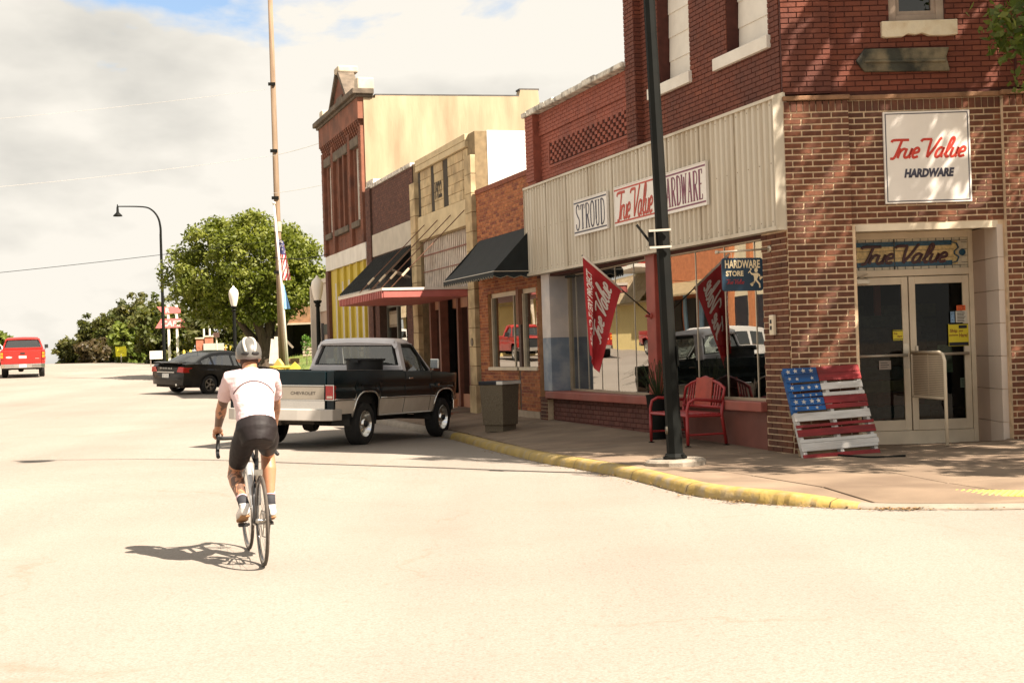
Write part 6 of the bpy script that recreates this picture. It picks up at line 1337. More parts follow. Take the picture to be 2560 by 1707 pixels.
    m_ = MB(); m_.box(2.5, 2.74, -.85, .85, 1.05, 1.25); m_.build('dashboard', M_TRIM, o); m_ = MB(); m_.lathe([(.17, -.012), (.185, 0), (.17, .012), (.158, 0), (.17, -.012)], 20, (2.38, .4, 1.22), 'x'); m_.build('steering_wheel', M_TRIM, o, smooth=True); m_ = MB(); m_.box(2.34, 2.37, -.13, .10, 1.60, 1.67); m_.build('interior_mirror', M_TRIM, o)
    # chassis and wheels
    m_ = MB()
    for s in (1, -1): m_.box(tail+.1, 3.9, s*.40, s*.50, .44, .56)
    m_.box(-.06, .06, -.75, .75, R-.05, R+.05); m_.box(WB-.05, WB+.05, -.75, .75, R-.04, R+.04); m_.lathe([(0, -.15), (.14, -.1), (.16, 0), (.14, .1), (0, .15)], 12, (0, .1, R), 'y'); m_.box(tail+.1, 1.4, -.7, .7, .56, .66); m_.box(1.4, 3.9, -.8, .8, .50, .60); m_.tube([(tail+.05, -.55, .42), (.6, -.5, .42), (2.0, -.3, .45)], .035, 8); m_.box(tail-.1, tail+.15, -.05, .05, .38, .46); m_.box(1.5, 3.0, -.35, .35, .36, .5); m_.box(tail, tail+.3, -.6, .6, .40, .48); m_.build('chassis', M_UNDER, o)
    for x in (0, WB):
        for s in (1, -1): wheel(o, x, s*.83, R, .25, s, wstyle)
    return o
M_NAVYP = mat('navy_car_paint', (.0025, .010, .013), .15, 3, .3, spec=.25, coat=.2, dirt=((.014, .016, .016), .4), dscale=2); M_CARW = mat('ivory_car_paint', (.80, .73, .64), .06, 3, .4, coat=.3, dirt=((.42, .35, .27), .4)); M_LILAC = mat('silver_lilac_paint', (.60, .57, .57), .06, 3, .35, coat=.4)
tk = pickup('pickup_truck', 'two tone navy and ivory old pickup parked nose to the kerb', M_NAVYP, M_CARW, M_LILAC, group=None)
place(tk, -3.43, 24.5, math.radians(20.3), 3.34, 1.66)
bxk = empty('dark_tub', (0, 0, 0), 0, 'round dark plastic tub in the bed of the navy pickup', 'tub'); m_ = MB(); m_.lathe([(0, 0), (.30, 0), (.335, .42), (.37, .43), (.37, .46), (.33, .46), (.29, .05), (0, .05)], 20); m_.build('bucket', M_TRIM, bxk, smooth=True, auto=.6); 
for x in (.34, -.42): m_ = MB(); m_.box(x, x+.08, -.07, .07, .38, .43); m_.build('handle', M_TRIM, bxk)
bpy.context.view_layer.update(); bxk.matrix_world = tk.matrix_world @ Matrix.Translation((1.02, -.42, 1.02)); 
m_ = MB(); m_.box(.66, 1.36, -.75, -.08, .70, 1.02); 
ck = m_.build('tool_chest', M_UNDER); ck.matrix_world = tk.matrix_world.copy(); tag(ck, 'flat dark chest under the tub in the pickup bed', 'chest')
M_REDP = mat('bright_red_car_paint', (.36, .02, .014), .06, 3, .3, coat=.5)
rt = pickup('pickup_truck', 'bright red pickup driving away up the street', M_REDP, M_REDP, M_REDP, two_tone=False, R=.40, wstyle='alloy', modern=True)
v = st(54.7, 10.05); place(rt, v.x, v.y, math.radians(-18.6), 3.34, 1.66)
# ------------------------------------------------------------------ sedan
def sedan(name, label, paint, group=None, suv=False):
    o = empty(name, (0, 0, 0), 0, label, 'car' if not suv else 'suv', group); WB = 2.77 if not suv else 2.75; tail, nose = -1.08, WB+.98; R = .335 if not suv else .36; rr = .40; z0 = .26 if not suv else .42
    if suv: KX = [tail, tail+.08, .0, .8, 1.6, 2.2, 2.75, 3.2, nose-.1, nose]; BZ = [.98, 1.08, 1.10, 1.10, 1.08, 1.06, 1.04, 1.0, .92, .84]
    else: KX = [tail, tail+.06, -.6, .0, .8, 1.6, 2.2, 2.75, 3.2, nose-.1, nose]; BZ = [.92, 1.02, 1.04, 1.03, 1.0, .97, .95, .92, .86, .74, .64]
    def zb(x):
        for c in (0, WB):
            q = arch(x, c, rr, .30 if not suv else .38, 2.2)
            if q: return max(q, z0)
        return z0+(.06 if x < -.8 else 0)+(.04 if x > WB+.75 else 0)
    def zt(x): return float(np.interp(x, KX, BZ))
    def hw(x, z):
        t_ = min(1, max(0, (z-z0)/(1.0-z0))); w = .83+.085*math.sin(.3+t_*2.1)
        if x > WB: w -= .22*((x-WB)/(nose-WB))**2.2
        if x < 0: w -= .10*((-x)/(-tail))**2.4
        for c in (0, WB):
            if abs(x-c) < .55 and z < .85: w += .018*(1-(abs(x-c)/.55)**2)
        return w
    xs = sorted(set(lin(tail, nose, 44)+lin(-rr, rr, 19)+lin(WB-rr, WB+rr, 19)))
    skin(o, 'side_panel', xs, zb, zt, hw, [paint], lambda x, z: 0, rows=12)
    for s in (1, -1):
        for c in (0, WB):
            w_ = MB(); zc = .30 if not suv else .38; rings = [[(c+rr*1.02*math.sin(a), s*(.86-d), zc+rr*1.04*math.cos(a)) for a in [(-1.7+3.4*k/14) for k in range(15)]] for d in (0, .34)]; w_.loft(rings, False, 0, False); w_.add([tuple(p) for p in rings[1]], [tuple(range(15))]); w_.build('wheel_well', M_TRIM, o)
        for x in ((1.0, 2.05) if not suv else (.95, 2.0)): m_ = MB(); m_.tube([(x, s*(hw(x, z)-.001), z) for z in lin(z0+.06, zt(x)-.02, 8)], .006, 4); m_.build('panel_gap', M_TRIM, o)
        for x in (.62, 1.65): m_ = MB(); yy = s*(hw(x, .86)+.012); m_.box(x, x+.17, yy-.012, yy+.012, .84, .87); m_.build('door_handle', paint, o, bevel=.006)
    # deck and bonnet
    m_ = MB(); rings = []
    for x in lin(tail, -.30, 8) if not suv else []: w = hw(x, zt(x)); rings.append([(x, y, zt(x)+.025*(1-(y/w)**2)) for y in lin(-w, w, 11)])
    if rings: m_.loft(rings, False, 0, False); m_.build('boot_lid', paint, o, smooth=True)
    m_ = MB(); rings = []
    for x in lin(2.15, nose, 12): w = hw(x, zt(x)); rings.append([(x, y, zt(x)+.05*(1-(y/w)**2)) for y in lin(-w, w, 11)])
    m_.loft(rings, False, 0, False); m_.build('bonnet', paint, o, smooth=True)
    # rear and front faces
    for x0, dirn, nm in ((tail, -1, 'rear_panel'), (nose, 1, 'front_panel')):
        m_ = MB(); rings = []
        for z in lin(zb(x0), zt(x0), 10): w = hw(x0, z); bul = .10*math.sin(min(1, (z-z0)/(.9))*PI*.9) if dirn > 0 else .05+.06*math.sin(min(1, max(0, (z-.30)/.45))*PI); rings.append([(x0+dirn*bul*(1-(abs(y)/w)**4), y, z) for y in lin(-w, w, 15)])
        m_.loft(rings, False, 0, False); m_.build(nm, paint, o, smooth=True)
    # greenhouse
    if suv: RP = [(tail+.02, 1.08), (tail+.16, 1.66), (.0, 1.76), (1.0, 1.78), (1.7, 1.75), (2.0, 1.66), (2.60, 1.08)]
    else: RP = [(-.62, 1.04), (-.10, 1.30), (.28, 1.42), (.75, 1.475), (1.30, 1.48), (1.62, 1.43), (2.35, .98)]
    yb, yt = .80, .60 if not suv else .70
    def roofpt(x): return float(np.interp(x, [p[0] for p in RP], [p[1] for p in RP]))
    sxs = lin(RP[0][0], RP[-1][0], 30)
    m_ = MB(); rings = []; topz = max(p[1] for p in RP)
    for x in sxs:
        z = roofpt(x); b = min(zt(x), z); q = (z-b)/max(.01, topz-b); w = yb+(yt-yb)*min(1, q); rings.append([(x, y, z+.035*(1-(y/w)**2)-(.02 if abs(y) >= w-.001 else 0)) for y in [-w]+lin(-w+.05, w-.05, 9)+[w]])
    rf_mats = [paint, M_DGLASS]; n = len(rings[0]); vs_ = [tuple(p) for r_ in rings for p in r_]
    for i in range(len(rings)-1):
        xm = (sxs[i]+sxs[i+1])/2; gl_ = (RP[0][0]+.08 < xm < RP[2][0]-.12) or (RP[-2][0]+.06 < xm < RP[-1][0]-.06)
        for j in range(n-1): m_.f.append([i*n+j, (i+1)*n+j, (i+1)*n+j+1, i*n+j+1]); m_.mi.append(1 if gl_ and 0 < j < n-2 else 0); m_.ti.append(0.0)
    m_.v = vs_; m_.build('roof', rf_mats, o, smooth=True)
    for s in (1, -1):
        m_ = MB(); vs_ = []
        for x in sxs:
            z = roofpt(x); b = min(zt(x), z); q = (z-b)/max(.01, topz-b); w = yb+(yt-yb)*min(1, q)
            for k in range(5): f = k/4; vs_.append((x, s*(hw(x, zt(x))-.02+(w-hw(x, zt(x))+.02)*f), b+(z-.02-b)*f))
        for i in range(len(sxs)-1):
            xm = (sxs[i]+sxs[i+1])/2
            for k in range(4):
                g = 1 if k < 3 and RP[0][0]+.35 < xm < RP[-1][0]-.25 and not (1.05 < xm < 1.13) and not (.10 < xm < .2) else 0
                f = [i*5+k, (i+1)*5+k, (i+1)*5+k+1, i*5+k+1]; m_.f.append(f if s < 0 else f[::-1]); m_.mi.append(g); m_.ti.append(0.0)
        m_.v = vs_; m_.build('side_glazing', [paint, M_DGLASS], o, smooth=True)
        m_ = MB(); m_.lathe([(0, -.05), (.07, -.04), (.09, 0), (.07, .05), (0, .06)], 10, (2.05, s*.97, 1.02 if not suv else 1.15), 'x'); m_.build('mirror', paint, o, smooth=True)
    # lamps, badge, plate, exhaust, spoiler
    for s in (1, -1):
        m_ = MB(); yy = .74; m_.prism([(.52 if not suv else .62, .76), (.60, .93), (.86, .92), (.87, .74)] if not suv else [(.66, .80), (.66, 1.15), (.84, 1.15), (.84, .80)], tail-.07, tail+.30, 'x')
        for q_ in range(len(m_.v)): a = m_.v[q_]; lim = hw(max(a[0], tail), a[2])+.012; m_.v[q_] = (a[0]+.10*max(0, a[1]-.55), s*min(a[1], lim), a[2])
        if s < 0: m_.f = [f[::-1] for f in m_.f]
        tl = m_.build('tail_lamp', M_TAILR, o, bevel=.012)
        m_ = MB(); m_.lathe([(0, -.008), (.035, -.006), (.04, 0)], 10, (tail-.035, s*.70, .84 if not suv else 1.0), 'x'); m_.build('lamp_reflector', mat('bright_red_reflector', (.75, .10, .08), .2, 9, .2), tl)
        m_ = MB(); m_.prism([(.50, .62), (.56, .72), (.74, .72), (.74, .60)], nose-.25, nose+.02, 'x'); m_.v = [(a, s*b, c) for a, b, c in m_.v]; m_.build('headlight', mat('headlight_lens', (0, 0, 0)), o)
    m_ = MB(); m_.box(tail-.125, tail-.11, -.16, .16, .56, .70); pl = m_.build('licence_plate', M_PLATE, o); m_ = MB(); m_.box(tail-.115, tail-.08, -.45, .45, .735, .76); m_.build('plate_garnish', M_CHROME, o)
    if not suv:
        f = Face((tail-.095, 0, .88), (0, -1, 0), (0, 0, 1), (-1, 0, 0)); m_ = MB(); put_text(m_, fit_text('D O D G E', .62, .04, .02), f); m_.build('lettering', M_CHROME, o)
        m_ = MB(); m_.prism([(tail-.06, 1.075), (tail+.16, 1.10), (tail+.16, 1.085), (tail-.05, 1.05)], -.72, .72, 'y'); m_.box(tail+.02, tail+.10, -.6, -.54, 1.03, 1.09); m_.box(tail+.02, tail+.10, .54, .6, 1.03, 1.09); m_.build('spoiler', paint, o)
        m_ = MB(); m_.tube([(tail-.08, -.52, .33), (tail+.3, -.52, .33)], .04, 10); m_.build('exhaust', M_CHROME, o); m_ = MB(); m_.tube([(.2, 0, 1.44), (.1, 0, 1.62)], .006, 5); m_.build('aerial', M_TRIM, o)
        m_ = MB(); m_.tube([(tail-.115, y, .50+.02*abs(y)) for y in lin(-.75, .75, 9)], .012, 6); m_.build('bumper_crease', M_TRIM, o)
    m_ = MB(); m_.box(tail+.1, nose-.1, -.72, .72, z0-.03, z0+.14); m_.box(.3, 2.3, -.7, .7, .4, .62); m_.build('floor_pan', M_UNDER, o)
    m_ = MB(); m_.box(.15, .3, -.6, .6, .6, 1.12)
    for y in (-.36, .36): m_.box(1.1, 1.25, y-.22, y+.22, .6, 1.15); m_.box(1.14, 1.22, y-.1, y+.1, 1.15, 1.30)
    m_.build('seats', mat('grey_seat', (.14, .13, .12), .2, 5, .8), o)
    for x in (0, WB):
        for s in (1, -1): wheel(o, x, s*.80, R, .21, s, 'alloy')
    return o
sd_ = sedan('black_sedan', 'dusty black sedan parked nose in behind the cyclist', mat('dusty_black_paint', (.015, .014, .012), .2, 3, .35, spec=.3, coat=.25, dirt=((.045, .037, .027), .5), dscale=1.2))
place(sd_, -11.15, 49.4, math.radians(37), 2.77, 1.6)
# ------------------------------------------------------------------ bicycle (local x forward from the rear contact, y left, z up)
BH_ = math.radians(-16.8); bx_, by_ = -1.878, 10.468
bk = empty('road_bicycle', (bx_, by_, hroad(bx_, by_)), PI/2-BH_, 'dark road bicycle with drop handlebars ridden up the street', 'bicycle')
M_CARB = mat('graphite_frame', (.025, .025, .027), .15, 6, .3, coat=.5); M_SILV = mat('silver_frame_panel', (.55, .55, .55), .08, 6, .3, metal=.4); M_BTYRE = mat('road_tyre', (.075, .062, .05), .2, 20, .8); M_STEEL = mat('steel_parts', (.42, .40, .36), .1, 10, .3, metal=.9)
WBk, RW_ = .985, .335
ra, fa, bb, stt, ht, hb = Vector((0, 0, RW_)), Vector((WBk, 0, RW_)), Vector((.405, 0, .27)), Vector((.245, 0, .78)), Vector((.83, 0, .86)), Vector((.865, 0, .70))
def bike_wheel(c, nm='wheel', steer=0.0):
    w = empty(nm, c); w.parent = bk; w.rotation_euler = (0, 0, steer)
    q = MB(); R = RW_-.013; q.lathe([(R+.013*math.cos(a), .0128*math.sin(a)) for a in [k*2*PI/8 for k in range(9)]], 48, ax='y'); q.build('tyre', M_BTYRE, w, smooth=True)
    q = MB(); q.lathe([(R-.008, -.011), (R-.030, -.011), (R-.042, 0), (R-.030, .011), (R-.008, .011)], 48, ax='y'); q.build('rim', M_CARB, w, smooth=True)
    q = MB(); q.lathe([(0, -.05), (.012, -.05), (.024, -.03), (.014, -.02), (.014, .02), (.024, .03), (.012, .05), (0, .05)], 12, ax='y'); q.build('hub', M_STEEL, w, smooth=True)
    q = MB()
    for k in range(20): a = k*2*PI/20; b = a+(.35 if k % 2 else -.35); y = .028*(1 if k % 4 < 2 else -1); q.tube([(.022*math.cos(b), y, .022*math.sin(b)), ((R-.035)*math.cos(a), 0, (R-.035)*math.sin(a))], .0012, 4, False)
    q.build('spokes', M_STEEL, w)
bike_wheel(ra); bike_wheel(fa, steer=.02)
q = MB(); q.tube([bb, stt], [.017, .016], 10); q.tube([stt+Vector((0, 0, -.05)), ht], [.015, .017], 10); q.tube([hb, ht], .019, 10)
q.build('frame', M_CARB, bk, smooth=True); q = MB(); q.tube([bb, hb], [.022, .022], 10); q.build('down_tube', M_SILV, bk, smooth=True)
q = MB()
for s in (1, -1): q.tube([bb+Vector((-.03, .02*s, 0)), (.2, .045*s, .30), ra+Vector((0, .062*s, 0))], .009, 8); q.tube([stt+Vector((.01, .012*s, -.10)), (.13, .04*s, .56), ra+Vector((0, .062*s, 0))], .008, 8)
q.build('stays', M_CARB, bk, smooth=True)
q = MB()
for s in (1, -1): q.tube([hb+Vector((0, .02*s, 0)), (.905, .045*s, .60), fa+Vector((0, .052*s, 0))], [.014, .013, .008], 8)
q.build('fork', M_SILV, bk, smooth=True)
q = MB(); q.tube([stt, (.205, 0, .905)], .0135, 8); q.box(.16, .25, -.028, .028, .895, .915); q.build('seatpost', M_CARB, bk); q = MB(); q.tube([(.10, .022, .925), (.2, .022, .912), (.30, .02, .93)], .004, 6); q.tube([(.10, -.022, .925), (.2, -.022, .912), (.30, -.02, .93)], .004, 6); q.build('saddle_rails', M_STEEL, bk)
q = MB(); rg = []
for x, w, z in ((.065, .02, .950), (.075, .055, .956), (.11, .07, .960), (.16, .062, .958), (.22, .035, .955), (.29, .020, .953), (.335, .014, .948)): rg.append([(x, w*math.cos(a), z+(.012*math.sin(a) if math.sin(a) > 0 else .028*math.sin(a))-.12*(w*math.cos(a))**2*8) for a in [k*2*PI/12 for k in range(12)]])
q.loft(rg); q.build('saddle', M_TRIM, bk, smooth=True)
hz = .905; hx = .875
q = MB(); q.tube([(.825, 0, .885), (hx, 0, hz)], .015, 8); q.build('stem', M_CARB, bk, smooth=True)
q = MB(); 
for s in (1, -1): q.tube(smooth_path([(hx, 0, hz), (hx, .17*s, hz), (hx+.02, .20*s, hz), (hx+.075, .213*s, hz-.005), (hx+.10, .218*s, hz-.05), (hx+.075, .225*s, hz-.11), (hx, .23*s, hz-.135), (hx-.06, .232*s, hz-.14)], 5), .0155, 8)
q.build('handlebar', M_TRIM, bk, smooth=True)
for s in (1, -1):
    q = MB(); q.tube([(hx+.06, .213*s, hz+.0), (hx+.11, .216*s, hz+.02), (hx+.145, .216*s, hz+.055)], [.018, .019, .013], 8); q.build('brake_hood', M_TRIM, bk, smooth=True); q = MB(); q.tube([(hx+.13, .216*s, hz+.03), (hx+.15, .22*s, hz-.03), (hx+.125, .228*s, hz-.10)], .007, 6); q.build('brake_lever', M_CARB, bk, smooth=True)
CR = math.radians(-6); crank = .1725
def pedal_pos(s): a = CR if s < 0 else CR+PI; return Vector((bb.x+crank*math.cos(a), .0, bb.z+crank*math.sin(a)))
for s in (1, -1):
    pp = pedal_pos(s); q = MB(); q.tube([bb+Vector((0, .06*s, 0)), pp+Vector((0, .075*s, 0))], [.014, .010], 8); q.build('crank_arm', M_CARB, bk, smooth=True); q = MB(); q.box(pp.x-.04, pp.x+.04, .085*s, .15*s, pp.z-.012, pp.z+.010); q.build('pedal', M_TRIM, bk)
q = MB(); q.lathe([(.098, -.048), (.100, -.046), (.098, -.043), (.072, -.044), (.072, -.048), (.098, -.048)], 32, tuple(bb), 'y'); q.build('chainring', M_STEEL, bk); q = MB(); q.lathe([(.02, -.045), (.03, -.045), (.055, -.018), (.02, -.015)], 20, tuple(ra), 'y'); q.build('cassette', M_STEEL, bk)
q = MB(); q.tube([(0, -.040, RW_+.047), (bb.x, -.045, bb.z+.1)], .004, 4); q.tube([(.03, -.035, RW_-.13), (bb.x, -.045, bb.z-.098)], .004, 4); q.build('chain', M_UNDER, bk); q = MB(); q.tube([(0.0, -.05, RW_-.02), (.015, -.045, RW_-.07), (.03, -.04, RW_-.14)], .012, 6); q.lathe([(0, -.006), (.022, -.006), (.022, .006), (0, .006)], 10, (.03, -.036, RW_-.14), 'y'); q.build('derailleur', M_UNDER, bk)
q = MB(); q.tube([(.19, .0, .60), (.165, 0, .68)], .02, 8); q.box(.14, .17, -.03, .03, .66, .70); q.build('rear_brake', M_STEEL, bk)
for x, sg, z in ((.39, .0, .48),): q = MB(); q.lathe([(0, 0), (.034, 0), (.036, .03), (.036, .13), (.025, .16), (.018, .19), (0, .19)], 12, (.335, 0, .42)); q.build('water_bottle', mat('dark_bottle', (.08, .08, .085), .1, 5, .4), bk, smooth=True)

# ------------------------------------------------------------------ rider
rd_ = empty('person', (bx_, by_, hroad(bx_, by_)), PI/2-BH_, 'cyclist in pale pink jersey, dark shorts and grey helmet riding away', 'person')
def ell(path, rad, n=20, side=(0, 1, 0)):
    """closed loft of ellipses along a path: rad = (half width along side, half depth)"""
    P = [Vector(p) for p in path]; rings = []
    for i, p in enumerate(P):
        d = (P[min(i+1, len(P)-1)]-P[max(i-1, 0)]).normalized(); y = Vector(side); y = (y-d*y.dot(d)).normalized(); x = y.cross(d).normalized(); a, b = rad[i] if isinstance(rad[i], tuple) else (rad[i], rad[i]); rings.append([p+y*(a*math.cos(2*PI*k/n))+x*(b*math.sin(2*PI*k/n)) for k in range(n)])
    return rings
def fuse(parts, name, mats, voxel, parent, it=3, cut=None):
    q = MB()
    for r in parts: q.loft(r)
    o = q.build(name, mats, parent); m = o.modifiers.new('r', 'REMESH'); m.mode = 'VOXEL'; m.voxel_size = voxel; m.use_smooth_shade = True
    m2 = o.modifiers.new('s', 'SMOOTH'); m2.factor = .5; m2.iterations = it
    bpy.context.view_layer.update(); dg = bpy.context.evaluated_depsgraph_get(); me = bpy.data.meshes.new_from_object(o.evaluated_get(dg)); o.modifiers.clear(); old = o.data; o.data = me; bpy.data.meshes.remove(old)
    for p in me.polygons: p.use_smooth = True
    return o
def ik(hip, ank, l1, l2, pole):
    d = ank-hip; D = min(d.length, l1+l2-.002); dn = d.normalized(); a = (l1*l1-l2*l2+D*D)/(2*D); h = math.sqrt(max(0, l1*l1-a*a)); p = (pole-dn*pole.dot(dn)).normalized(); return hip+dn*a+p*h
J = {'pelvis': Vector((.17, 0, .985)), 'waist': Vector((.245, 0, 1.13)), 'chest': Vector((.36, 0, 1.275)), 'neck': Vector((.475, 0, 1.415)), 'head': Vector((.575, 0, 1.545))}
legs = {}
for s in (1, -1):
    hip = Vector((.20, .080*s, .965)); pp = pedal_pos(s); heel_up = .075 if s > 0 else .055
    ank = Vector((pp.x-.135, .118*s, pp.z+.085+heel_up)); toe = Vector((pp.x+.075, .122*s, pp.z+.03)); heel = Vector((pp.x-.175, .118*s, pp.z+.025+heel_up)); knee = ik(hip, ank, .43, .425, Vector((1, .10*s, .25))); legs[s] = (hip, knee, ank, heel, toe)
arms = {}
for s in (1, -1):
    sh = Vector((.435, .164*s, 1.375)); wr = Vector((hx+.035, .222*s, hz+.075)); el = ik(sh, wr, .30, .275, Vector((-.5, .55*s, -.6))); arms[s] = (sh, el, wr)
def lerp(a, b, t): return a+(b-a)*t
parts = []
parts.append(ell([J['pelvis']+Vector((-.04, 0, -.09)), J['pelvis'], J['waist'], lerp(J['waist'], J['chest'], .6), J['chest'], lerp(J['chest'], J['neck'], .6), J['neck']], [(.09, .08), (.13, .10), (.128, .095), (.142, .108), (.158, .114), (.15, .098), (.075, .07)], 24))
parts.append(ell([lerp(J['chest'], J['neck'], .7), J['neck'], lerp(J['neck'], J['head'], .5), J['head']], [.07, .058, .056, .05]))
hd = J['head']; fw_ = Vector((.95, 0, -.15)).normalized(); upv = Vector((.15, 0, .95)).normalized()
hp_ = []
for k in range(9): a = -1.25+2.55*k/8; hp_.append((hd+upv*(.115*math.sin(a)), (.076*math.cos(a)*(1.0 if a > -.3 else .86)+.004, .098*math.cos(a)+.004)))
parts.append(ell([p for p, _ in hp_], [r for _, r in hp_], 20))
parts.append(ell([hd+fw_*.075+upv*.0, hd+fw_*.112-upv*.018, hd+fw_*.105-upv*.045], [.008, .013, .012], 8)); parts.append(ell([hd+fw_*.05-upv*.06, hd+fw_*.085-upv*.085, hd+fw_*.06-upv*.11], [.04, .036, .025], 10))
for s in (1, -1):
    parts.append(ell([hd+Vector((-.01, .072*s, -.045)), hd+Vector((-.018, .084*s, -.018)), hd+Vector((-.015, .08*s, .02))], [(.008, .012), (.012, .02), (.006, .014)], 8))
    hip, knee, ank, heel, toe = legs[s]
    parts.append(ell([hip+Vector((-.02, 0, .04)), lerp(hip, knee, .3), lerp(hip, knee, .65), lerp(hip, knee, .92), knee], [(.06, .07), (.072, .082), (.066, .072), (.055, .058), .053])); sh_ = (ank-knee).normalized(); back = Vector((-1, 0, 0)); back = (back-sh_*back.dot(sh_)).normalized()
    parts.append(ell([knee, lerp(knee, ank, .12)+back*.008, lerp(knee, ank, .32)+back*.022, lerp(knee, ank, .6)+back*.010, lerp(knee, ank, .88), ank+Vector((0, 0, -.03))], [.054, .054, (.058, .062), (.044, .046), .033, .035]))
    parts.append(ell([heel+Vector((.02, 0, .02)), lerp(heel, toe, .35)+Vector((0, 0, .025)), lerp(heel, toe, .7)+Vector((0, 0, .01)), toe], [.03, (.036, .033), (.042, .026), (.032, .018)]))
    sh, el, wr = arms[s]
    parts.append(ell([sh+Vector((-.01, -.06*s, -.01)), sh+Vector((0, -.012*s, -.008)), lerp(sh, el, .4), lerp(sh, el, .85), el, lerp(el, wr, .25), lerp(el, wr, .7), wr], [.040, .047, .046, .041, .040, .043, .032, .027], side=(1, 0, 0)))
    # hand: palm on the hood, four fingers round it, thumb inside
    hc = Vector((hx+.105, .216*s, hz+.040)); parts.append(ell([wr, lerp(wr, hc, .45)+Vector((0, 0, .004)), hc+Vector((.0, 0, .008))], [(.027, .020), (.040, .018), (.042, .016)], 12))
    for i, (dx, ln) in enumerate(((.030, .9), (.012, 1.0), (-.008, .95), (-.028, .75))):
        b_ = hc+Vector((dx, .018*s, .004)); parts.append(ell([b_+Vector((0, -.01*s, .004)), b_+Vector((.002, .014*s, -.012)), b_+Vector((.006, .014*s, -.036*ln)), b_+Vector((.004, -.006*s, -.056*ln))], [.0098, .0095, .0088, .0078], 8))
    t0_ = hc+Vector((-.028, -.022*s, 0)); parts.append(ell([t0_, t0_+Vector((.026, -.014*s, -.012)), t0_+Vector((.05, -.012*s, -.030))], [.0115, .0105, .0085], 8))
def skin_mat():
    m = bpy.data.materials.new('tanned_skin_with_ink'); m.use_nodes = True; t = m.node_tree; N = t.nodes; K = t.links.new; b = N['Principled BSDF']; tcn = N.new('ShaderNodeTexCoord'); sx = N.new('ShaderNodeSeparateXYZ'); K(tcn.outputs['Object'], sx.inputs[0])
    def mth(op, a, c=None):
        n = N.new('ShaderNodeMath'); n.operation = op
        for i, q in enumerate((a, c)):
            if q is None: continue
            if isinstance(q, (int, float)): n.inputs[i].default_value = q
            else: K(q, n.inputs[i])
        return n.outputs[0]
    mp_ = N.new('ShaderNodeMapping'); mp_.inputs['Scale'].default_value = (1, 1, .5); K(tcn.outputs['Object'], mp_.inputs[0])
    nz = N.new('ShaderNodeTexNoise'); nz.inputs['Scale'].default_value = 15; nz.inputs['Detail'].default_value = 2; nz.inputs['Distortion'].default_value = 1.5; K(mp_.outputs[0], nz.inputs['Vector'])
    ink = mth('GREATER_THAN', nz.outputs[0], .50)
    arm = mth('MULTIPLY', mth('GREATER_THAN', sx.outputs[1], .12), mth('MULTIPLY', mth('GREATER_THAN', sx.outputs[2], 1.0), mth('LESS_THAN', sx.outputs[2], 1.33)))
    calf = mth('MULTIPLY', mth('GREATER_THAN', sx.outputs[1], .03), mth('MULTIPLY', mth('GREATER_THAN', sx.outputs[2], .46), mth('LESS_THAN', sx.outputs[2], .74)))
    arm2 = mth('MULTIPLY', mth('LESS_THAN', sx.outputs[1], -.15), mth('MULTIPLY', mth('GREATER_THAN', sx.outputs[2], 1.08), mth('LESS_THAN', sx.outputs[2], 1.33)))
    fac = mth('MULTIPLY', mth('MULTIPLY', ink, mth('MINIMUM', mth('ADD', mth('ADD', arm, calf), mth('MULTIPLY', arm2, .5)), 1.0)), .82)
    mx = N.new('ShaderNodeMix'); mx.data_type = 'RGBA'; K(fac, mx.inputs[0]); mx.inputs[6].default_value = (.40, .185, .098, 1); mx.inputs[7].default_value = (.055, .036, .028, 1); K(mx.outputs[2], b.inputs['Base Color']); b.inputs['Roughness'].default_value = .5; b.inputs['Subsurface Weight'].default_value = .08; b.inputs['Subsurface Scale'].default_value = .02
    return m
fuse(parts, 'body', skin_mat(), .0062, rd_, 2)
# jersey
jp = [ell([lerp(J['pelvis'], J['waist'], .42), J['waist'], lerp(J['waist'], J['chest'], .6), J['chest'], lerp(J['chest'], J['neck'], .55), lerp(J['chest'], J['neck'], .88), J['neck']+Vector((.006, 0, .014))], [(.146, .122), (.141, .114), (.156, .120), (.172, .126), (.168, .112), (.110, .09), (.072, .07)], 28)]
for s in (1, -1):
    sh, el, wr = arms[s]; jp.append(ell([sh+Vector((-.03, -.09*s, .01)), sh+Vector((0, -.006*s, .002)), lerp(sh, el, .35), lerp(sh, el, .70)], [.066, .068, .060, .057], side=(1, 0, 0)))
jer = fuse(jp, 'jersey', mat('pale_pink_jersey', (.62, .46, .465), .04, 9, .75, bump=.8, bscale=16, stretch=(1, .6, 1.6)), .008, rd_, 3)
from mathutils import noise as mnoise
def wrinkle(o, amp, k):
    me = o.data; nn = [v.normal.copy() for v in me.vertices]
    for v, nv in zip(me.vertices, nn):
        c = v.co; v.co = c+nv*(amp*mnoise.noise(Vector((c.x*k, c.y*k*.7, c.z*k*2.2)))+amp*.5*mnoise.noise(Vector((c.x*k*3, c.y*k*2, c.z*k*4))))
    me.update()
wrinkle(jer, .006, 9)
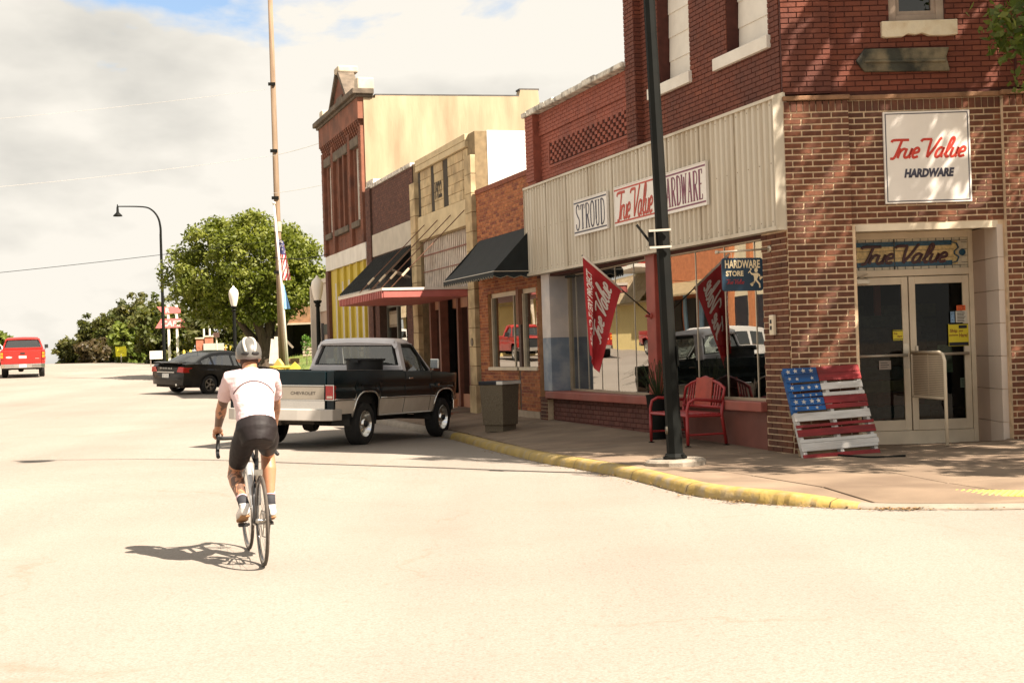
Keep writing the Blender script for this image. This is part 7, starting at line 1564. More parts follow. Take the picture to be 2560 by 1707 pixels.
# back line across the shoulder blades, cuff bands and small marks lie on the jersey (found by casting onto it)
from mathutils.bvhtree import BVHTree
def onto(obj, pts, dirv, lift=.003):
    bm_ = bmesh.new(); bm_.from_mesh(obj.data); tr = BVHTree.FromBMesh(bm_); out = []
    for p in pts:
        h = tr.ray_cast(Vector(p), Vector(dirv).normalized(), 1.0)
        if h[0] is not None: out.append(h[0]+h[1]*lift)
    bm_.free(); return out
dirb = Vector((.55, 0, -.55)); line = []
for k in range(21):
    y = -.165+.33*k/20; zz_ = 1.255+.075*(1-(abs(y)/.165)**2.2); line.append(Vector((zz_*.0+.05, y, zz_+.24)))
M_JLINE = mat('jersey_brown_line', (.10, .06, .06), .2, 9, .8)
pts = onto(jer, line, dirb)
if len(pts) > 3: q = MB(); q.tube(pts, .0045, 6); q.build('back_line', M_JLINE, jer, smooth=True)
sq = [Vector((.05, -.105+.21*k/40, 1.50+.012*math.sin(k*1.9)+.004*math.sin(k*.7))) for k in range(41)]; pts = onto(jer, sq, Vector((.6, 0, -.35)), .001)
if len(pts) > 3: q = MB(); q.tube(pts, .0014, 4); q.build('script_print', mat('faint_print', (.36, .32, .34), .1, 5, .8), jer)
pts = onto(jer, [Vector((-.2, .0, 1.13+d)) for d in (-.03, -.015, 0.0, .012)], Vector((1, 0, .1)), .001)
if len(pts) > 2: q = MB(); q.tube(pts, .003, 4); q.build('pocket_mark', mat('faint_print', (0, 0, 0)), jer)
for s in (1, -1):
    sh, el, wr = arms[s]; c_ = lerp(sh, el, .60); ax_ = (el-sh).normalized(); u_ = ax_.orthogonal().normalized(); w_ = ax_.cross(u_); q = MB(); q.tube([c_+u_*(.0605*math.cos(a))+w_*(.0605*math.sin(a)) for a in [k*2*PI/24 for k in range(13)]], .004, 5); q.build('cuff_mark', M_JLINE, jer)
# shorts
sp_ = [ell([J['pelvis']+Vector((-.045, 0, -.10)), J['pelvis'], lerp(J['pelvis'], J['waist'], .5)], [(.115, .12), (.160, .140), (.146, .124)], 26)]
for s in (1, -1): hip, knee, *_ = legs[s]; sp_.append(ell([hip+Vector((-.03, -.015*s, .05)), lerp(hip, knee, .25), lerp(hip, knee, .50), lerp(hip, knee, .72)], [(.086, .110), (.088, .102), (.081, .09), (.069, .074)]))
sho = fuse(sp_, 'shorts', mat('charcoal_lycra', (.014, .010, .010), .2, 7, .6, spec=.25), .009, rd_, 3)
wrinkle(sho, .003, 12)
# socks, shoes
M_SHOE = mat('white_shoe', (.60, .57, .54), .06, 8, .4); M_SOLE = mat('tan_sole', (.30, .16, .07), .2, 10, .7)
for s in (1, -1):
    hip, knee, ank, heel, toe = legs[s]; up = (knee-ank).normalized()
    q = MB(); q.loft(ell([ank+up*-.02, ank+up*.05, ank+up*.085], [.041, .039, .040])); q.build('sock', mat('dark_sock', (.03, .03, .035), .1, 9, .8), rd_, smooth=True); q = MB(); q.loft(ell([ank+up*.085, ank+up*.115], [.0405, .041])); q.loft(ell([ank+up*.088, ank+up*.095], [.042, .042])); q.build('sock_cuff', mat('pink_cuff', (.62, .42, .46), .1, 9, .8), rd_, smooth=True)
    sf2 = fuse([ell([heel+Vector((-.004, 0, .055)), heel+Vector((.0, 0, .025)), lerp(heel, toe, .30)+Vector((0, 0, .028)), lerp(heel, toe, .65)+Vector((0, 0, .018)), toe+Vector((.012, 0, .002))], [(.032, .022), (.040, .038), (.044, .044), (.050, .034), (.036, .022)]), ell([heel+Vector((.012, 0, .0)), heel+Vector((.02, 0, .075))], [.036, .038])], 'shoe', M_SHOE, .007, rd_, 2)
    q = MB(); d_ = (toe-heel); n_ = Vector((d_.z, 0, -d_.x)).normalized(); n_ = n_ if n_.z < 0 else -n_; q.loft(ell([heel+n_*.016+Vector((-.008, 0, 0)), lerp(heel, toe, .3)+n_*.018, lerp(heel, toe, .7)+n_*.016, toe+n_*.016], [(.038, .010), (.034, .009), (.046, .009), (.034, .008)])); q.build('sole', M_SOLE, rd_, smooth=True)
# hair and helmet
q = MB(); q.loft(ell([hd+upv*-.085-fw_*.02, hd+upv*-.05-fw_*.018, hd+upv*.02-fw_*.012, hd+upv*.09-fw_*.01], [(.058, .062), (.070, .082), (.079, .094), (.05, .06)])); q.build('hair', mat('dark_brown_hair', (.055, .026, .017), .3, 40, .8, bump=.5, bscale=150), rd_, smooth=True)
M_HEL = mat('grey_helmet', (.11, .105, .095), .08, 8, .35, coat=.3); M_HELS = mat('silver_helmet_stripe', (.42, .39, .34), .05, 8, .3, coat=.3)
hel = empty('helmet', (0, 0, 0)); hel.parent = rd_
rings = []; hcx = hd+upv*.015-fw_*.006
for i in range(10):
    a = -.30+(PI/2+.28)*i/9; z = .128*math.sin(a); r = math.cos(a); ring = []
    for k in range(32):
        b = 2*PI*k/32; ex = .142 if math.cos(b) < 0 else .128; rib = 1+.035*math.cos(b*7)*max(0, math.sin(a+.25)); drop = (-.022*max(0, -math.cos(b))**2*max(0, 1-i/4)); ring.append(hcx+fw_*(ex*r*math.cos(b)*rib)+Vector((0, 1, 0))*(.100*r*math.sin(b)*rib)+upv*(z+drop))
    rings.append(ring)
q = MB(); q.loft(rings, True); q.build('shell', M_HEL, hel, smooth=True)
for s in (1, -1):
    pts = []
    for k in range(12): a = -.05+1.5*k/11; b = PI-s*(.30+.55*k/11); pts.append(hcx+fw_*(.142*math.cos(a)*math.cos(b)*1.0)+Vector((0, 1, 0))*(.103*math.cos(a)*math.sin(b))+upv*(.132*math.sin(a)))
    q = MB(); q.tube(pts, [(.011, .006)]*12, 8); q.build('stripe', M_HELS, hel, smooth=True)
    q = MB(); a0_ = -.06; pts = [hcx+fw_*(.146*math.cos(a0_)*math.cos(b))+Vector((0, 1, 0))*(.103*math.cos(a0_)*math.sin(b))+upv*(-.012) for b in [PI-s*(.12+.6*k/6) for k in range(7)]]; q.tube(pts, [(.004, .005), (.008, .011), (.009, .014), (.009, .014), (.008, .013), (.007, .010), (.004, .005)], 8); q.build('vent', M_TRIM, hel, smooth=True)
    q = MB(); q.tube([hcx+Vector((0, .098*s, -.03)), hd+Vector((.02, .080*s, -.06)), hd+Vector((.05, .04*s, -.115))], .005, 5); q.build('strap', M_TRIM, hel)
# ------------------------------------------------------------------ lawn beyond the shops
M_LAWN = mat('summer_lawn', (.10, .15, .028), .3, 2.0, .9, bump=.6, bscale=60, dirt=((.24, .22, .07), .5), dscale=.5)
def hlawn(t, p): return hst(t, 2.0)+.12+.75*sstep(2.2, -3.5, p)*sstep(34, 44, t)+.012*math.sin(t*1.7)*math.cos(p*2.1)-4.0*sstep(85, 150, t)
def sstep2(a, b, x): return sstep(a, b, x)
_s0 = sstep
def sstep(a, b, x):
    if a > b: return 1-_s0(b, a, x)
    return _s0(a, b, x)
lawn = grid_sheet('lawn', [35.3+i*1.2 for i in range(42)]+[92, 100, 110, 125, 150, 200, 300], [-120, -60, -30, -18, -12, -9, -7, -5.5, -4, -3, -2, -1, 0, .8, 1.5, 2.2], lambda t, p, x, y: hlawn(t, p), M_LAWN); tag(lawn, 'green lawn rising behind the parked cars')
q = MB(); rg_ = random.Random(12)
for k in range(5200):
    t, p = rg_.uniform(36, 62), rg_.uniform(-6, 2.1); v = st(t, p, hlawn(t, p)); h = rg_.uniform(.05, .13); a = rg_.uniform(0, 6.28); dx, dy = .012*math.cos(a), .012*math.sin(a); l1, l2 = rg_.gauss(0, .03), rg_.gauss(0, .03)
    q.add([(v.x-dx, v.y-dy, v.z-.01), (v.x+dx, v.y+dy, v.z-.01), (v.x+l1, v.y+l2, v.z+h)], [(0, 1, 2)], 0, rg_.random())
tag(q.build('grass', leafmat('grass_blade', [(.10, .15, .03), (.20, .25, .05), (.28, .27, .08)], .3)), 'short green grass blades on the lawn', 'grass', kind='stuff')

# ------------------------------------------------------------------ trees
LEAF_G = [(0.0743, 0.0937, 0.0113), (0.1179, 0.1435, 0.0187), (0.1616, 0.1866, 0.0281), (0.2097, 0.2201, 0.0468)]
LEAF_D = [(0.0375, 0.0465, 0.0097), (0.0638, 0.0735, 0.015), (0.0938, 0.0975, 0.0225), (0.1275, 0.1162, 0.0375)]
def foliage(name, parent, clumps, per, cr, ls, m, seed, squash=.8, gaps=None):
    """leaf quads gathered in clumps; clumps: array (n,3)"""
    R = np.random.default_rng(seed); n = len(clumps)*per
    c = np.repeat(np.array(clumps), per, 0); d = R.normal(size=(n, 3)); d /= np.linalg.norm(d, axis=1)[:, None]; r = cr*R.random(n)**.45
    pos = c+d*r[:, None]*np.array([1, 1, squash]); nr = d+R.normal(size=(n, 3))*.55+np.array([0, 0, .35]); nr /= np.linalg.norm(nr, axis=1)[:, None]
    if gaps:
        keep = np.ones(n, bool); W_ = pos+np.array(parent.location)
        for gp, gd, gr in gaps:
            w = W_-np.array(gp); along = w@np.array(gd); keep &= np.linalg.norm(w-along[:, None]*np.array(gd), axis=1) > gr
        pos = pos[keep]; nr = nr[keep]; c = c[keep]; n = int(keep.sum())
    a = np.cross(nr, R.normal(size=(n, 3))); a /= np.linalg.norm(a, axis=1)[:, None]; b = np.cross(nr, a); s = ls*(.6+.8*R.random(n))[:, None]
    V = np.stack([pos-a*s, pos+b*s*.55-nr*s*.12, pos+a*s, pos-b*s*.55-nr*s*.12], 1).reshape(-1, 3)
    me = bpy.data.meshes.new(name); me.vertices.add(len(V)); me.vertices.foreach_set('co', V.ravel()); me.loops.add(4*n); me.loops.foreach_set('vertex_index', np.arange(4*n)); me.polygons.add(n); me.polygons.foreach_set('loop_start', np.arange(0, 4*n, 4)); me.polygons.foreach_set('loop_total', np.full(n, 4)); me.update()
    base = (np.sin(c[:, 0]*91.7+c[:, 1]*47.3+c[:, 2]*73.1)*.5+.5); at = me.attributes.new('tint', 'FLOAT', 'FACE'); at.data.foreach_set('value', np.clip(base*.6+R.random(n)*.4, 0, 1).astype(np.float32)); me.materials.append(m); me.validate()
    o = bpy.data.objects.new(name, me); COL.objects.link(o); o.parent = parent; return o
def crown_points(n, c, rad, seed, lump=.22, shell=.5, flat=0.0):
    R = np.random.default_rng(seed); out = []; lobes = R.normal(size=(9, 3)); lobes /= np.linalg.norm(lobes, axis=1)[:, None]
    while len(out) < n:
        d = R.normal(size=3); d /= np.linalg.norm(d); k = 1+lump*(max(d@l for l in lobes)-.75)*1.6; r = (shell+(1-shell)*R.random()) if R.random() < .8 else R.random()**.6
        p = np.array(c)+d*np.array(rad)*k*r
        if p[2] < c[2]-rad[2]*(1-flat): continue
        out.append(p)
    return np.array(out)
M_BARK = mat('dark_bark', (.075, .055, .038), .35, 5, .95, bump=1.0, bscale=14, stretch=(3, 3, .6)); 
def branchy(parent, base, r0, tips, seed, nm='trunk'):
    R = random.Random(seed); q = MB(); base = Vector(base)
    for t_ in tips:
        t_ = Vector(t_); mid = base.lerp(t_, .45)+Vector((R.gauss(0, .12), R.gauss(0, .12), .18)); q.tube(smooth_path([base+Vector((0, 0, -.3)), base.lerp(mid, .5)+Vector((R.gauss(0, .05), R.gauss(0, .05), 0)), mid, t_], 4), [r0*(1-.82*k/12) for k in range(13)], 8)
    return q.build(nm, M_BARK, parent, smooth=True)
bt = empty('big_tree', (-10.8, 62.5, 1.55), 0, 'large rounded green tree with forked trunk on the lawn', 'tree')
branchy(bt, (0, 0, 0), .30, [(-2.0, .2, 3.0), (-1.0, .5, 3.6), (0, -.3, 3.9), (.9, .2, 3.4), (1.7, -.2, 3.0), (-.5, -.8, 3.2), (.5, .8, 3.4), (1.3, .6, 2.4)], 5)
q = MB(); q.lathe([(.62, -.4), (.50, .0), (.42, .4), (.40, .9)], 12); q.build('trunk_base', M_BARK, bt, smooth=True)
pts_ = np.concatenate([crown_points(430, (-.8, 0, 3.85), (3.55, 3.0, 2.45), 3, .09, .68, .42), crown_points(90, (1.2, .2, 3.4), (1.7, 1.9, 1.9), 4, .2, .6, .32), crown_points(50, (-2.2, 0, 2.6), (1.4, 1.5, 1.2), 6, .2, .5, .2), crown_points(26, (.2, -.8, 2.2), (1.5, 1.0, .8), 7, .2, .4, .2)])
foliage('crown', bt, pts_, 60, .42, .095, leafmat('bright_leaf', LEAF_G), 1)
def far_tree(x, y, h, w, seed, label, leaves, name='roadside_tree'):
    t, p = tp(x, y); z = hroad(x, y)-.2; o = empty(name, (x, y, z), 0, label, 'tree', 'trees beyond the crest')
    branchy(o, (0, 0, 0), .22, [(.25*w*math.cos(a), .25*w*math.sin(a), h*.65) for a in (0, 1.3, 2.6, 3.9, 5.2)], seed)
    pts_ = np.concatenate([crown_points(125, (0, 0, h*.60), (w/2, w/2, h*.40), seed, .35, .45, .02), crown_points(45, (0, 0, h*.22), (w*.42, w*.42, h*.26), seed+500, .3, .3, .02)]); foliage('crown', o, pts_, 34, w*.11, .17, leafmat('far_leaf_%s' % leaves[0], leaves[1]), seed); return o
LD = ('dark', LEAF_D); LGm = ('mid', [(0.0413, 0.0585, 0.0105), (0.0713, 0.0863, 0.0165), (0.105, 0.1125, 0.0285), (0.135, 0.1312, 0.0375)]); LY = ('lime', [(0.0675, 0.105, 0.015), (0.1125, 0.15, 0.0225), (0.1575, 0.195, 0.0338), (0.1875, 0.2175, 0.0488)]); LBR = ('brown', [(0.045, 0.0375, 0.0165), (0.0675, 0.0525, 0.0225), (0.0975, 0.0675, 0.03), (0.0825, 0.0825, 0.03)])
for (x, y, h, w, sd, lb, lv) in (
    (-36.4, 118, 2.6, 3.0, 21, 'lowest dark tree at the downhill end of the tree line', LD), (-34.0, 116, 4.2, 3.4, 22, 'dark green tree second from the downhill end of the row', LD), (-31.6, 114, 4.8, 3.6, 23, 'olive tree rising in the middle of the tree line', LGm),
    (-29.0, 111, 5.6, 3.8, 24, 'tallest dark tree behind the red cafe sign', LD), (-26.8, 109, 5.3, 3.8, 25, 'dense green tree just left of the big lawn tree', LGm), (-26.0, 97, 3.1, 2.6, 26, 'bright lime leafy shrub tree beside the yellow road sign', LY),
    (-30.6, 104, 2.0, 2.4, 27, 'brownish scrubby tree below the dark trees', LBR), (-22.3, 92, 4.2, 4.4, 28, 'olive tree behind the brick sign pillars', LGm), (-18.0, 88, 4.2, 5.0, 29, 'shadowy tree behind the big tree trunk', LD), (-12.5, 84, 4.6, 5.0, 30, 'dark tree behind the rustic porch shop', LD),
    (-36.3, 100, 2.7, 2.2, 31, 'yellow green tree beyond the red pickup', LY)):
    far_tree(x, y, h, w, sd, lb, lv)
# the shade tree whose branches hang into the upper right of the view
nt_ = empty('shade_tree', (9.4, 14.6, 0), 0, 'leafy sidewalk tree throwing dappled shade on the corner entrance', 'tree'); nt_.location.z = zside(9.4, 14.6)
branchy(nt_, (0, 0, 1.6), .13, [(-2.8, .8, 5.6), (-1.8, -1.2, 6.4), (-.4, .6, 8.4), (-1.2, 1.2, 10.2), (1.4, -.4, 6.8), (1.8, 1.2, 5.6), (-3.2, 1.6, 4.9), (.4, -1.9, 5.8)], 9); q = MB(); q.tube([(0, 0, -.1), (.03, 0, .9), (0, 0, 1.9)], [.21, .17, .15], 10); q.build('trunk_base', M_BARK, nt_, smooth=True)
pts_ = np.concatenate([crown_points(105, (-.55, -.6, 6.9), (2.5, 2.3, 2.3), 41, .3, .25, .0), crown_points(78, (-1.5, 1.2, 9.3), (2.0, 1.7, 2.7), 43, .3, .15, .0), crown_points(60, (.5, 1.6, 6.5), (1.6, 1.3, 2.0), 44, .3, .2, .0)])
rgp = random.Random(31); GAPS = []
for k in range(30):   # leaves removed along sun rays so light spots fall on the entrance
    x_ = 3.6+3.3*rgp.random()**1.9; z_ = rgp.choice([rgp.uniform(.6, 3.0), rgp.uniform(4.3, 6.8), rgp.uniform(3.0, 4.6)]); x_ = x_ if z_ > 3 else 3.6+.75*rgp.random(); GAPS.append(((x_, 18.05, z_), tuple(TO_SUN), rgp.uniform(.05, .12)))
foliage('lower_crown', nt_, crown_points(60, (-3.1, 1.45, 4.85), (.75, .8, 1.0), 42, .2, .2, .0), 46, .34, .055, leafmat('shade_leaf', [(.045, .075, .013), (.075, .11, .02), (.11, .145, .03), (.15, .18, .045)], .4), 9, gaps=GAPS)
foliage('crown', nt_, pts_, 70, .42, .085, leafmat('shade_leaf', []), 8, gaps=GAPS)

# ------------------------------------------------------------------ small things on the far verge
def zl(t, p): return hlawn(t, p)
def sign_post(q, x, y, z0, z1, r=.03): q.tube([(x, y, z0), (x, y, z1)], r, 6)
M_GPOST = mat('galvanised_post', (.50, .48, .44), .1, 6, .5)
def ztop(x, y): t, p = tp(x, y); return hlawn(t, p) if p < 2.2 else hroad(x, y)
x, y = -25.3, 92.0; z = hroad(x, y); o = empty('road_sign', (x, y, z), .1, 'fluorescent yellow road sign on a short post at the crest', 'road sign'); q = MB(); sign_post(q, 0, 0, -.5, .6); q.build('post', M_GPOST, o); q = MB(); q.prism([(-.33, .45), (.33, .45), (.36, .9), (.30, 1.12), (-.10, 1.06), (-.36, 1.10)], -.02, .02, 'y'); q.build('panel', mat('fluorescent_yellow', (.75, .72, .02), .05, 3, .5), o); q = MB(); q.box(-.18, .12, -.026, -.02, .76, .79); q.box(-.02, .18, -.026, -.02, .66, .69); q.build('marking', M_BLK, o)
# red cafe sign on two white posts
x, y = -20.9, 87.5; z = hroad(x, y); o = empty('cafe_sign', (x, y, z), .05, 'faded red two tier cafe sign on white posts behind the lamp', 'sign'); M_CAFE = mat('faded_cafe_red', (.60, .17, .16), .12, 3, .6)
for dx in (-.18, .33): q = MB(); q.box(dx-.07, dx+.07, -.07, .07, -.5, 3.75); q.build('post', M_WHITE, o)
q = MB(); q.prism([(-.98, 2.30), (1.0, 2.30), (.62, 2.86), (-.62, 2.86)], -.12, .12, 'y'); q.build('lower_panel', M_CAFE, o); q = MB(); q.prism([(-.85, 3.62), (.55, 3.55), (.55, 3.2), (-.5, 3.15)], -.1, .1, 'y'); q.build('upper_panel', M_CAFE, o)
f = Face((0, -.125, 2.56), (1, 0, 0), (0, 0, 1), (0, -1, 0)); q = MB(); put_text(q, fit_text('CAFE', 1.2, .34, .02, .2), f); q.build('lower_lettering', M_WHITE, o); f = Face((-.2, -.105, 3.38), (1, 0, 0), (0, 0, 1), (0, -1, 0)); q = MB(); put_text(q, fit_text('R', .25, .3, .03), f); q.build('upper_lettering', M_WHITE, o)
# brick pillars with grey board
x, y = -15.6, 73.5; z = 1.6; o = empty('brick_sign', (x, y, z), .05, 'grey notice board fixed between two red brick pillars with pale caps', 'sign'); M_PB = mat('pillar_brick', (.42, .15, .09), .25, 9, .8, bump=.4)
for dx, h in ((-.50, 1.06), (-.05, 1.15), (.62, .55)):
    q = MB()
    for r in range(int(h/.075)):
        for k in range(2): off_ = .0 if r % 2 else .09; q.box(dx-.19+k*.19+.004-(.0 if r % 2 else .0), dx-.19+(k+1)*.19-.004, -.19, .19, -.3+r*.075+.3*0+.004, -.3+(r+1)*.075-.004+(.3 if False else 0), 0, random.random())
    q.box(dx-.185, dx+.185, -.185, .185, -.4, h); q.build('pillar', M_PB, o); q = MB(); q.box(dx-.23, dx+.23, -.23, .23, h, h+.08); q.build('cap', M_STONE, o, bevel=.015)
q = MB(); q.box(-.30, .74, -.26, -.21, .10, .82); q.build('board', mat('grey_green_board', (.42, .44, .40), .06, 4, .6), o); q = MB(); q.box(-.5, .8, -.15, .15, -.4, .1); q.build('footing', M_PB, o)
for dx in (-.35, -.05): q = MB(); q.tube([(dx, .3, .5), (dx, .3, 1.6)], .05, 6); q.build('back_post', M_WHITE, o)
# cream sign post beside it, white banner sign, bollards
x, y = -14.95, 72.0; o = empty('sign_post', (x, y, 1.4), 0, 'cream post with a small brown box in front of grey board', 'post'); q = MB(); q.tube([(0, 0, -.5), (0, 0, 1.45)], .04, 6); q.build('post', M_CREAM, o); q = MB(); q.box(-.13, .13, -.1, .1, 1.30, 1.55); q.build('box', mat('brown_box', (.10, .055, .04), .2, 5, .7), o)
x, y = -20.6, 82.5; o = empty('banner_sign', (x, y, hroad(x, y)), .1, 'low white banner sign on wooden stakes', 'sign'); q = MB(); q.box(-.42, .42, -.02, .02, .45, .92); q.build('panel', M_SIGNW, o); q = MB(); q.box(-.3, .25, -.024, -.02, .62, .68); q.box(-.3, .1, -.024, -.02, .74, .78); q.build('print', mat('faded_pink_print', (.6, .35, .38), .1, 5, .7), o)
for dx in (-.38, .38): q = MB(); q.box(dx-.03, dx+.03, .02, .06, -.4, .6); q.build('stake', M_ST, o)
for i, (x, lb) in enumerate(((-18.35, 'short yellow bollard nearest the cafe sign posts'), (-17.85, 'short yellow bollard in the middle of three'), (-17.3, 'short yellow bollard nearest the brick sign'))):
    y = 79.5-i*.6; o = empty('bollard', (x, y, 1.45), 0, lb, 'bollard', 'yellow bollards'); q = MB(); q.lathe([(.08, -.5), (.08, .62), (.06, .70), (0, .73)], 10); q.build('tube', M_YELP, o, smooth=True); q = MB(); q.lathe([(.083, .3), (.083, .38)], 10); q.build('band', M_WHITE, o)
# pennant string
o = empty('pennant_string', (-13.6, 70.6, 1.62), 0, 'sagging string of small yellow pennants near the tree trunk', 'pennants'); q = MB(); P_ = [Vector((-.7+i*.23, 0, .72-.10*math.sin(i*.4)-.012*i)) for i in range(13)]; q.tube(P_, .008, 4); q.build('cord', M_BLK, o)
for i in range(12): p_ = P_[i].lerp(P_[i+1], .5); q = MB(); q.add([(p_.x-.06, 0, p_.z), (p_.x+.06, 0, p_.z), (p_.x-.03, .03, p_.z-.24), (p_.x-.06, .03, p_.z-.24)], [(0, 1, 2, 3)]); q.build('pennant', M_YELP, o)
# pale timber arbour right of the trunk
o = empty('timber_frame', (-10.35, 61.0, 1.42), .1, 'pale grey leaning timber boards and brace beside the tree trunk', 'timber')
for dx, h, tl_ in ((.0, .95, -.12), (.22, 1.05, -.04), (.42, 1.15, 0)): q = MB(); q.bar((dx+.0, 0, -.1), (dx+tl_*-1, .05, h), .20, .05, (0, 1, 0)); q.build('board', mat('pale_grey_board', (.56, .50, .44), .12, 5, .8), o)
q = MB(); q.bar((.45, -.05, 1.12), (.95, -.05, .55), .09, .06, (0, 1, 0)); q.build('brace', M_ST, o); q = MB(); q.box(.35, 1.2, -.2, .2, -.15, .10); q.build('stone_kerb', mat('brown_rubble', (.22, .13, .07), .4, 9, .9, bump=.8), o)
# rustic shop with porch and pallet fence
rs_ = empty('rustic_porch_shop', (-9.7, 68.5, 1.45), -.12, 'rustic brown timber shop with dark open porch behind the lawn', 'building'); M_RUSTIC = mat('rough_brown_timber', (.30, .17, .09), .35, 4, .9, bump=.5)
q = MB(); q.box(-1.4, 3.2, 1.6, 1.75, 0, 3.4); q.box(-1.4, -1.3, 0, 1.6, 0, 2.4); q.build('wall', mat('dark_porch', (.025, .022, .018), .2, 4, .9), rs_); q = MB(); q.box(-1.5, 3.2, -.1, 1.8, 1.75, 1.83); q.box(-1.5, 3.2, 0, .1, 1.83, 2.9); q.build('fascia', M_RUSTIC, rs_)
q = MB(); q.box(-1.6, 3.3, -.25, -.1, 1.68, 1.76); q.build('porch_beam', M_STONE, rs_); 
for dx in (-1.3, .55, 1.72): q = MB(); q.box(dx, dx+.10, -.2, -.1, 0, 1.7); q.build('porch_post', M_STONE, rs_)
q = MB(); q.box(-.1, .75, 1.55, 1.6, .4, 1.1); q.build('window', mat('dim_window', (.16, .14, .1), .2, 4, .4), rs_); q = MB(); q.box(-1.4, 3.2, -.3, 1.6, -.3, 0.02); q.build('deck', mat('pale_deck', (.55, .46, .36), .2, 5, .8), rs_)
pf_ = empty('pallet_fence', (-9.55, 66.9, 1.42), -.1, 'pale weathered pallet fence in front of the dark porch', 'fence'); M_PW = mat('bleached_pallet', (.58, .47, .36), .2, 7, .85)
for px in (0, .62, 1.24):
    for k in range(6): q = MB(); q.box(px-.30, px+.29, -.03, 0, .05+k*.14, .14+k*.14); q.build('slat', M_PW, pf_)
    for dx in (-.28, 0, .24): q = MB(); q.box(px+dx, px+dx+.06, 0, .1, 0, .88); q.build('stringer', M_PW, pf_)
sh_ = empty('young_shrub', (-8.75, 60.5, 1.38), 0, 'small leafy green sapling beside the flagpole', 'shrub'); q = MB(); q.tube([(0, 0, -.2), (.02, 0, .5), (0, .02, 1.0)], [.02, .016, .008], 6); q.build('stem', M_BARK, sh_); foliage('crown', sh_, crown_points(14, (0, 0, .72), (.26, .26, .48), 55, .2, .2), 26, .14, .05, leafmat('lime_leaf', [(.08, .16, .03), (.13, .24, .05)]), 55)
o = empty('thin_sign_post', (-8.35, 59.5, 1.3), 0, 'thin grey metal post beside the sapling', 'post'); q = MB(); q.tube([(0, 0, -.3), (0, 0, 2.3)], .035, 6); q.build('post', M_GPOST, o); q = MB(); q.box(-.04, .04, -.05, .05, 2.3, 2.36); q.build('cap', M_GPOST, o)
# yellow painted yard decorations
o = empty('yard_planter', (-8.3, 54.2, .98), .1, 'bright yellow painted house shaped planter on the lawn', 'planter'); q = MB(); q.prism([(-.2, -.2), (.2, -.2), (.2, .2), (0, .40), (-.2, .2)], -.18, .18, 'y'); q.build('box', M_YELP, o)
o = empty('yard_planter', (-8.95, 54.5, 1.0), -.2, 'yellow and orange peaked planter beside the flagpole foot', 'planter'); q = MB(); q.prism([(-.16, 0), (.16, 0), (.16, .3), (0, .52), (-.16, .3)], -.14, .14, 'y'); q.build('box', mat('pale_orange_yellow', (.62, .42, .12), .1, 4, .6), o)
o = empty('yard_hose', (-9.1, 54.0, .93), 0, 'coiled bright yellow hose heaped on the grass', 'hose'); q = MB()
for k in range(4): q.tube([(.55*math.cos(a)*(1-.12*k)+.12*k-.1, .3*math.sin(a), .06+.07*k) for a in [i*2*PI/20 for i in range(21)]], .06, 6)
q.build('coil', M_YELP, o, smooth=True)
# ------------------------------------------------------------------ far side of the street (seen mirrored in the shop windows)
def across(name, t, p, label, cat='building'):
    return empty(name, st(t, p, hst(t, 9)), TH+PI, label, cat)     # local x runs down the street, y faces the street
gs = across('gas_station', 86, 15.5, 'pale yellow service station with shingled mansard across the street'); M_GY = mat('pale_yellow_block', (.58, .46, .20), .06, 2, .8); M_SHAKE = mat('cedar_shake', (.36, .27, .16), .2, 5, .85, tints=[(.30, .22, .13), (.42, .32, .20), (.36, .28, .17)])
q = MB(); q.box(0, 24, -8, 0, -.6, 3.0); q.build('wall', M_GY, gs)
q = MB(); r_ = random.Random(14)
for r in range(6):
    x = -.4
    while x < 24.4: w = r_.uniform(.22, .4); zt_ = 2.5+r*.28; yb_ = .9-r*.14; q.add([(x, yb_, zt_), (x+w-.02, yb_, zt_), (x+w-.02, yb_-.15, zt_+.32), (x, yb_-.15, zt_+.32)], [(0, 3, 2, 1)], 0, r_.random()*.96+.02); x += w
q.build('mansard_shakes', M_SHAKE, gs); q = MB(); q.box(-.4, 24.4, -8, .7, 2.46, 2.5); q.box(-.3, 24.3, -8, .1, 4.1, 4.2); q.box(0, 24, -.2, .0, 3, 4.1); q.build('roof', M_SHAKE, gs)
for x, w, z0, z1 in ((3.0, 1.2, 0, 2.2), (5.5, 2.4, .9, 2.2), (10, 2.6, .9, 2.2)): q = MB(); q.box(x, x+w, 0, .05, z0, z1); q.build('window', M_BLK, gs)
q = MB(); q.box(6.5, 9.3, .4, 1.3, .05, .9); q.build('dark_tank', M_TRIM, gs)
cn = across('station_canopy', 64, 17.5, 'white service station canopy on slanted columns across the street', 'canopy'); q = MB(); q.box(-1, 6, -3, 4, 4.6, 5.2); q.build('deck', M_WHITE, cn); q = MB(); q.box(-1.01, 6.01, -3.01, 4.01, 4.8, 4.98); q.build('red_band', mat('sign_red', (0, 0, 0)), cn)
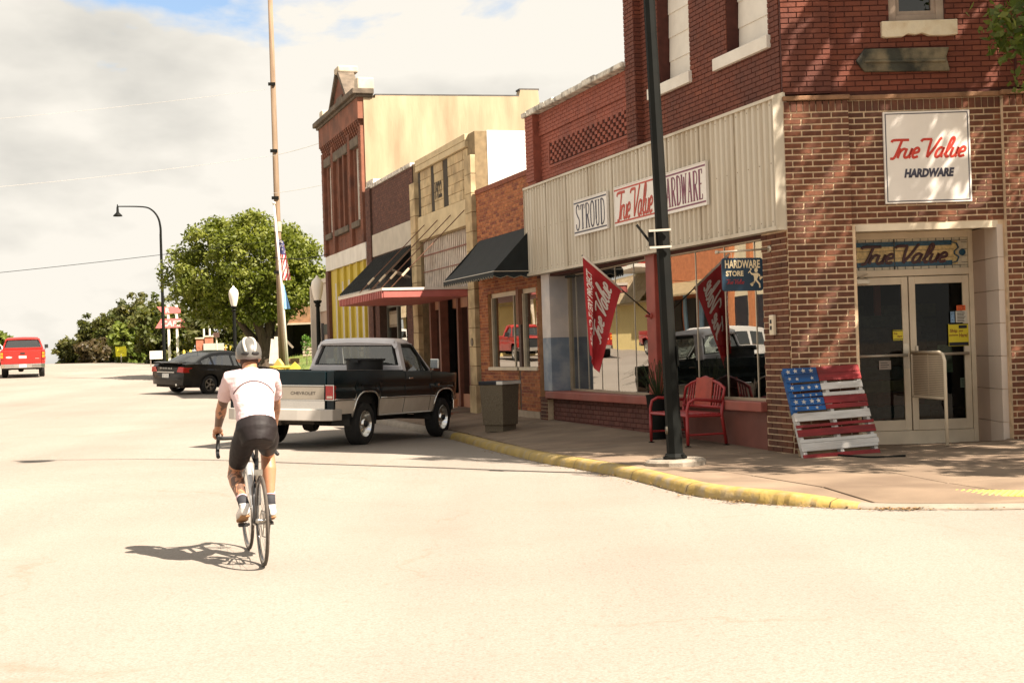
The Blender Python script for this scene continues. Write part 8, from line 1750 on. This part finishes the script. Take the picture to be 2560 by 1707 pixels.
for x in (.5, 4.5):
    for s in (-1, 1): q = MB(); q.bar((x, .5, 0), (x+.4*s, .5+.5*s, 4.6), .16, .16); q.build('column', M_CREAM, cn)
bs = across('blue_trim_shop', 61, 25, 'brick shop with pale blue trim and cloth awning across the street'); q = MB(); q.box(0, 9, -9, 0, 0, 6.2); q.build('wall', mat('orange_red_brick', (.44, .16, .07), .2, 4, .85), bs)
M_PBLUE = mat('pale_blue_trim', (.25, .42, .58), .1, 4, .6)
for x in (.3, 2.2, 4.2, 6.3, 8.2): q = MB(); q.box(x, x+.4, 0, .12, .3, 3.2); q.build('pilaster', M_PBLUE, bs); q = MB(); q.box(x+.5, x+1.6, 0, .06, .9, 2.9); q.build('window', M_BLK, bs)
q = MB(); q.prism([(0, 3.9), (1.6, 3.1), (1.6, 3.0), (0, 3.7)], 0, 9, 'x'); q.build('awning', mat('khaki_canvas', (.33, .25, .14), .2, 5, .9), bs)
cb = across('cream_shop', 51.5, 25, 'cream fronted shop with tall orange pilasters across the street'); q = MB(); q.box(0, 8, -9, 0, 0, 7); q.build('wall', mat('cream_front', (.60, .52, .36), .1, 3, .8), cb)
for x in (.4, 2.6, 4.8, 7.0): q = MB(); q.box(x, x+.5, 0, .2, 0, 6.4); q.build('pilaster', mat('orange_pilaster', (.44, .17, .07), .15, 5, .8), cb); q = MB(); q.box(x+.6, x+1.8, 0, .05, .8, 3); q.build('window', M_BLK, cb)
sv = sedan('white_suv', 'white sport utility car parked across the street', mat('white_car_paint', (.66, .64, .60), .04, 3, .3, coat=.4), suv=True); v = st(30.5, 14.6); place(sv, v.x, v.y, math.radians(-18+115), 2.75, 1.6)
wp = copy_tree(sv); wp['label'] = 'white car parked by the service station wall'; v = st(83, 14.2); place(wp, v.x, v.y, math.radians(-18+80), 2.75, 1.6)
rp2 = copy_tree(rt); rp2['label'] = 'red pickup parked across the street near the station'; v = st(56.5, 14.5); place(rp2, v.x, v.y, math.radians(162), 3.34, 1.66)
gt = far_tree(-43, 90, 7, 6, 77, 'green tree behind the service station', LGm)
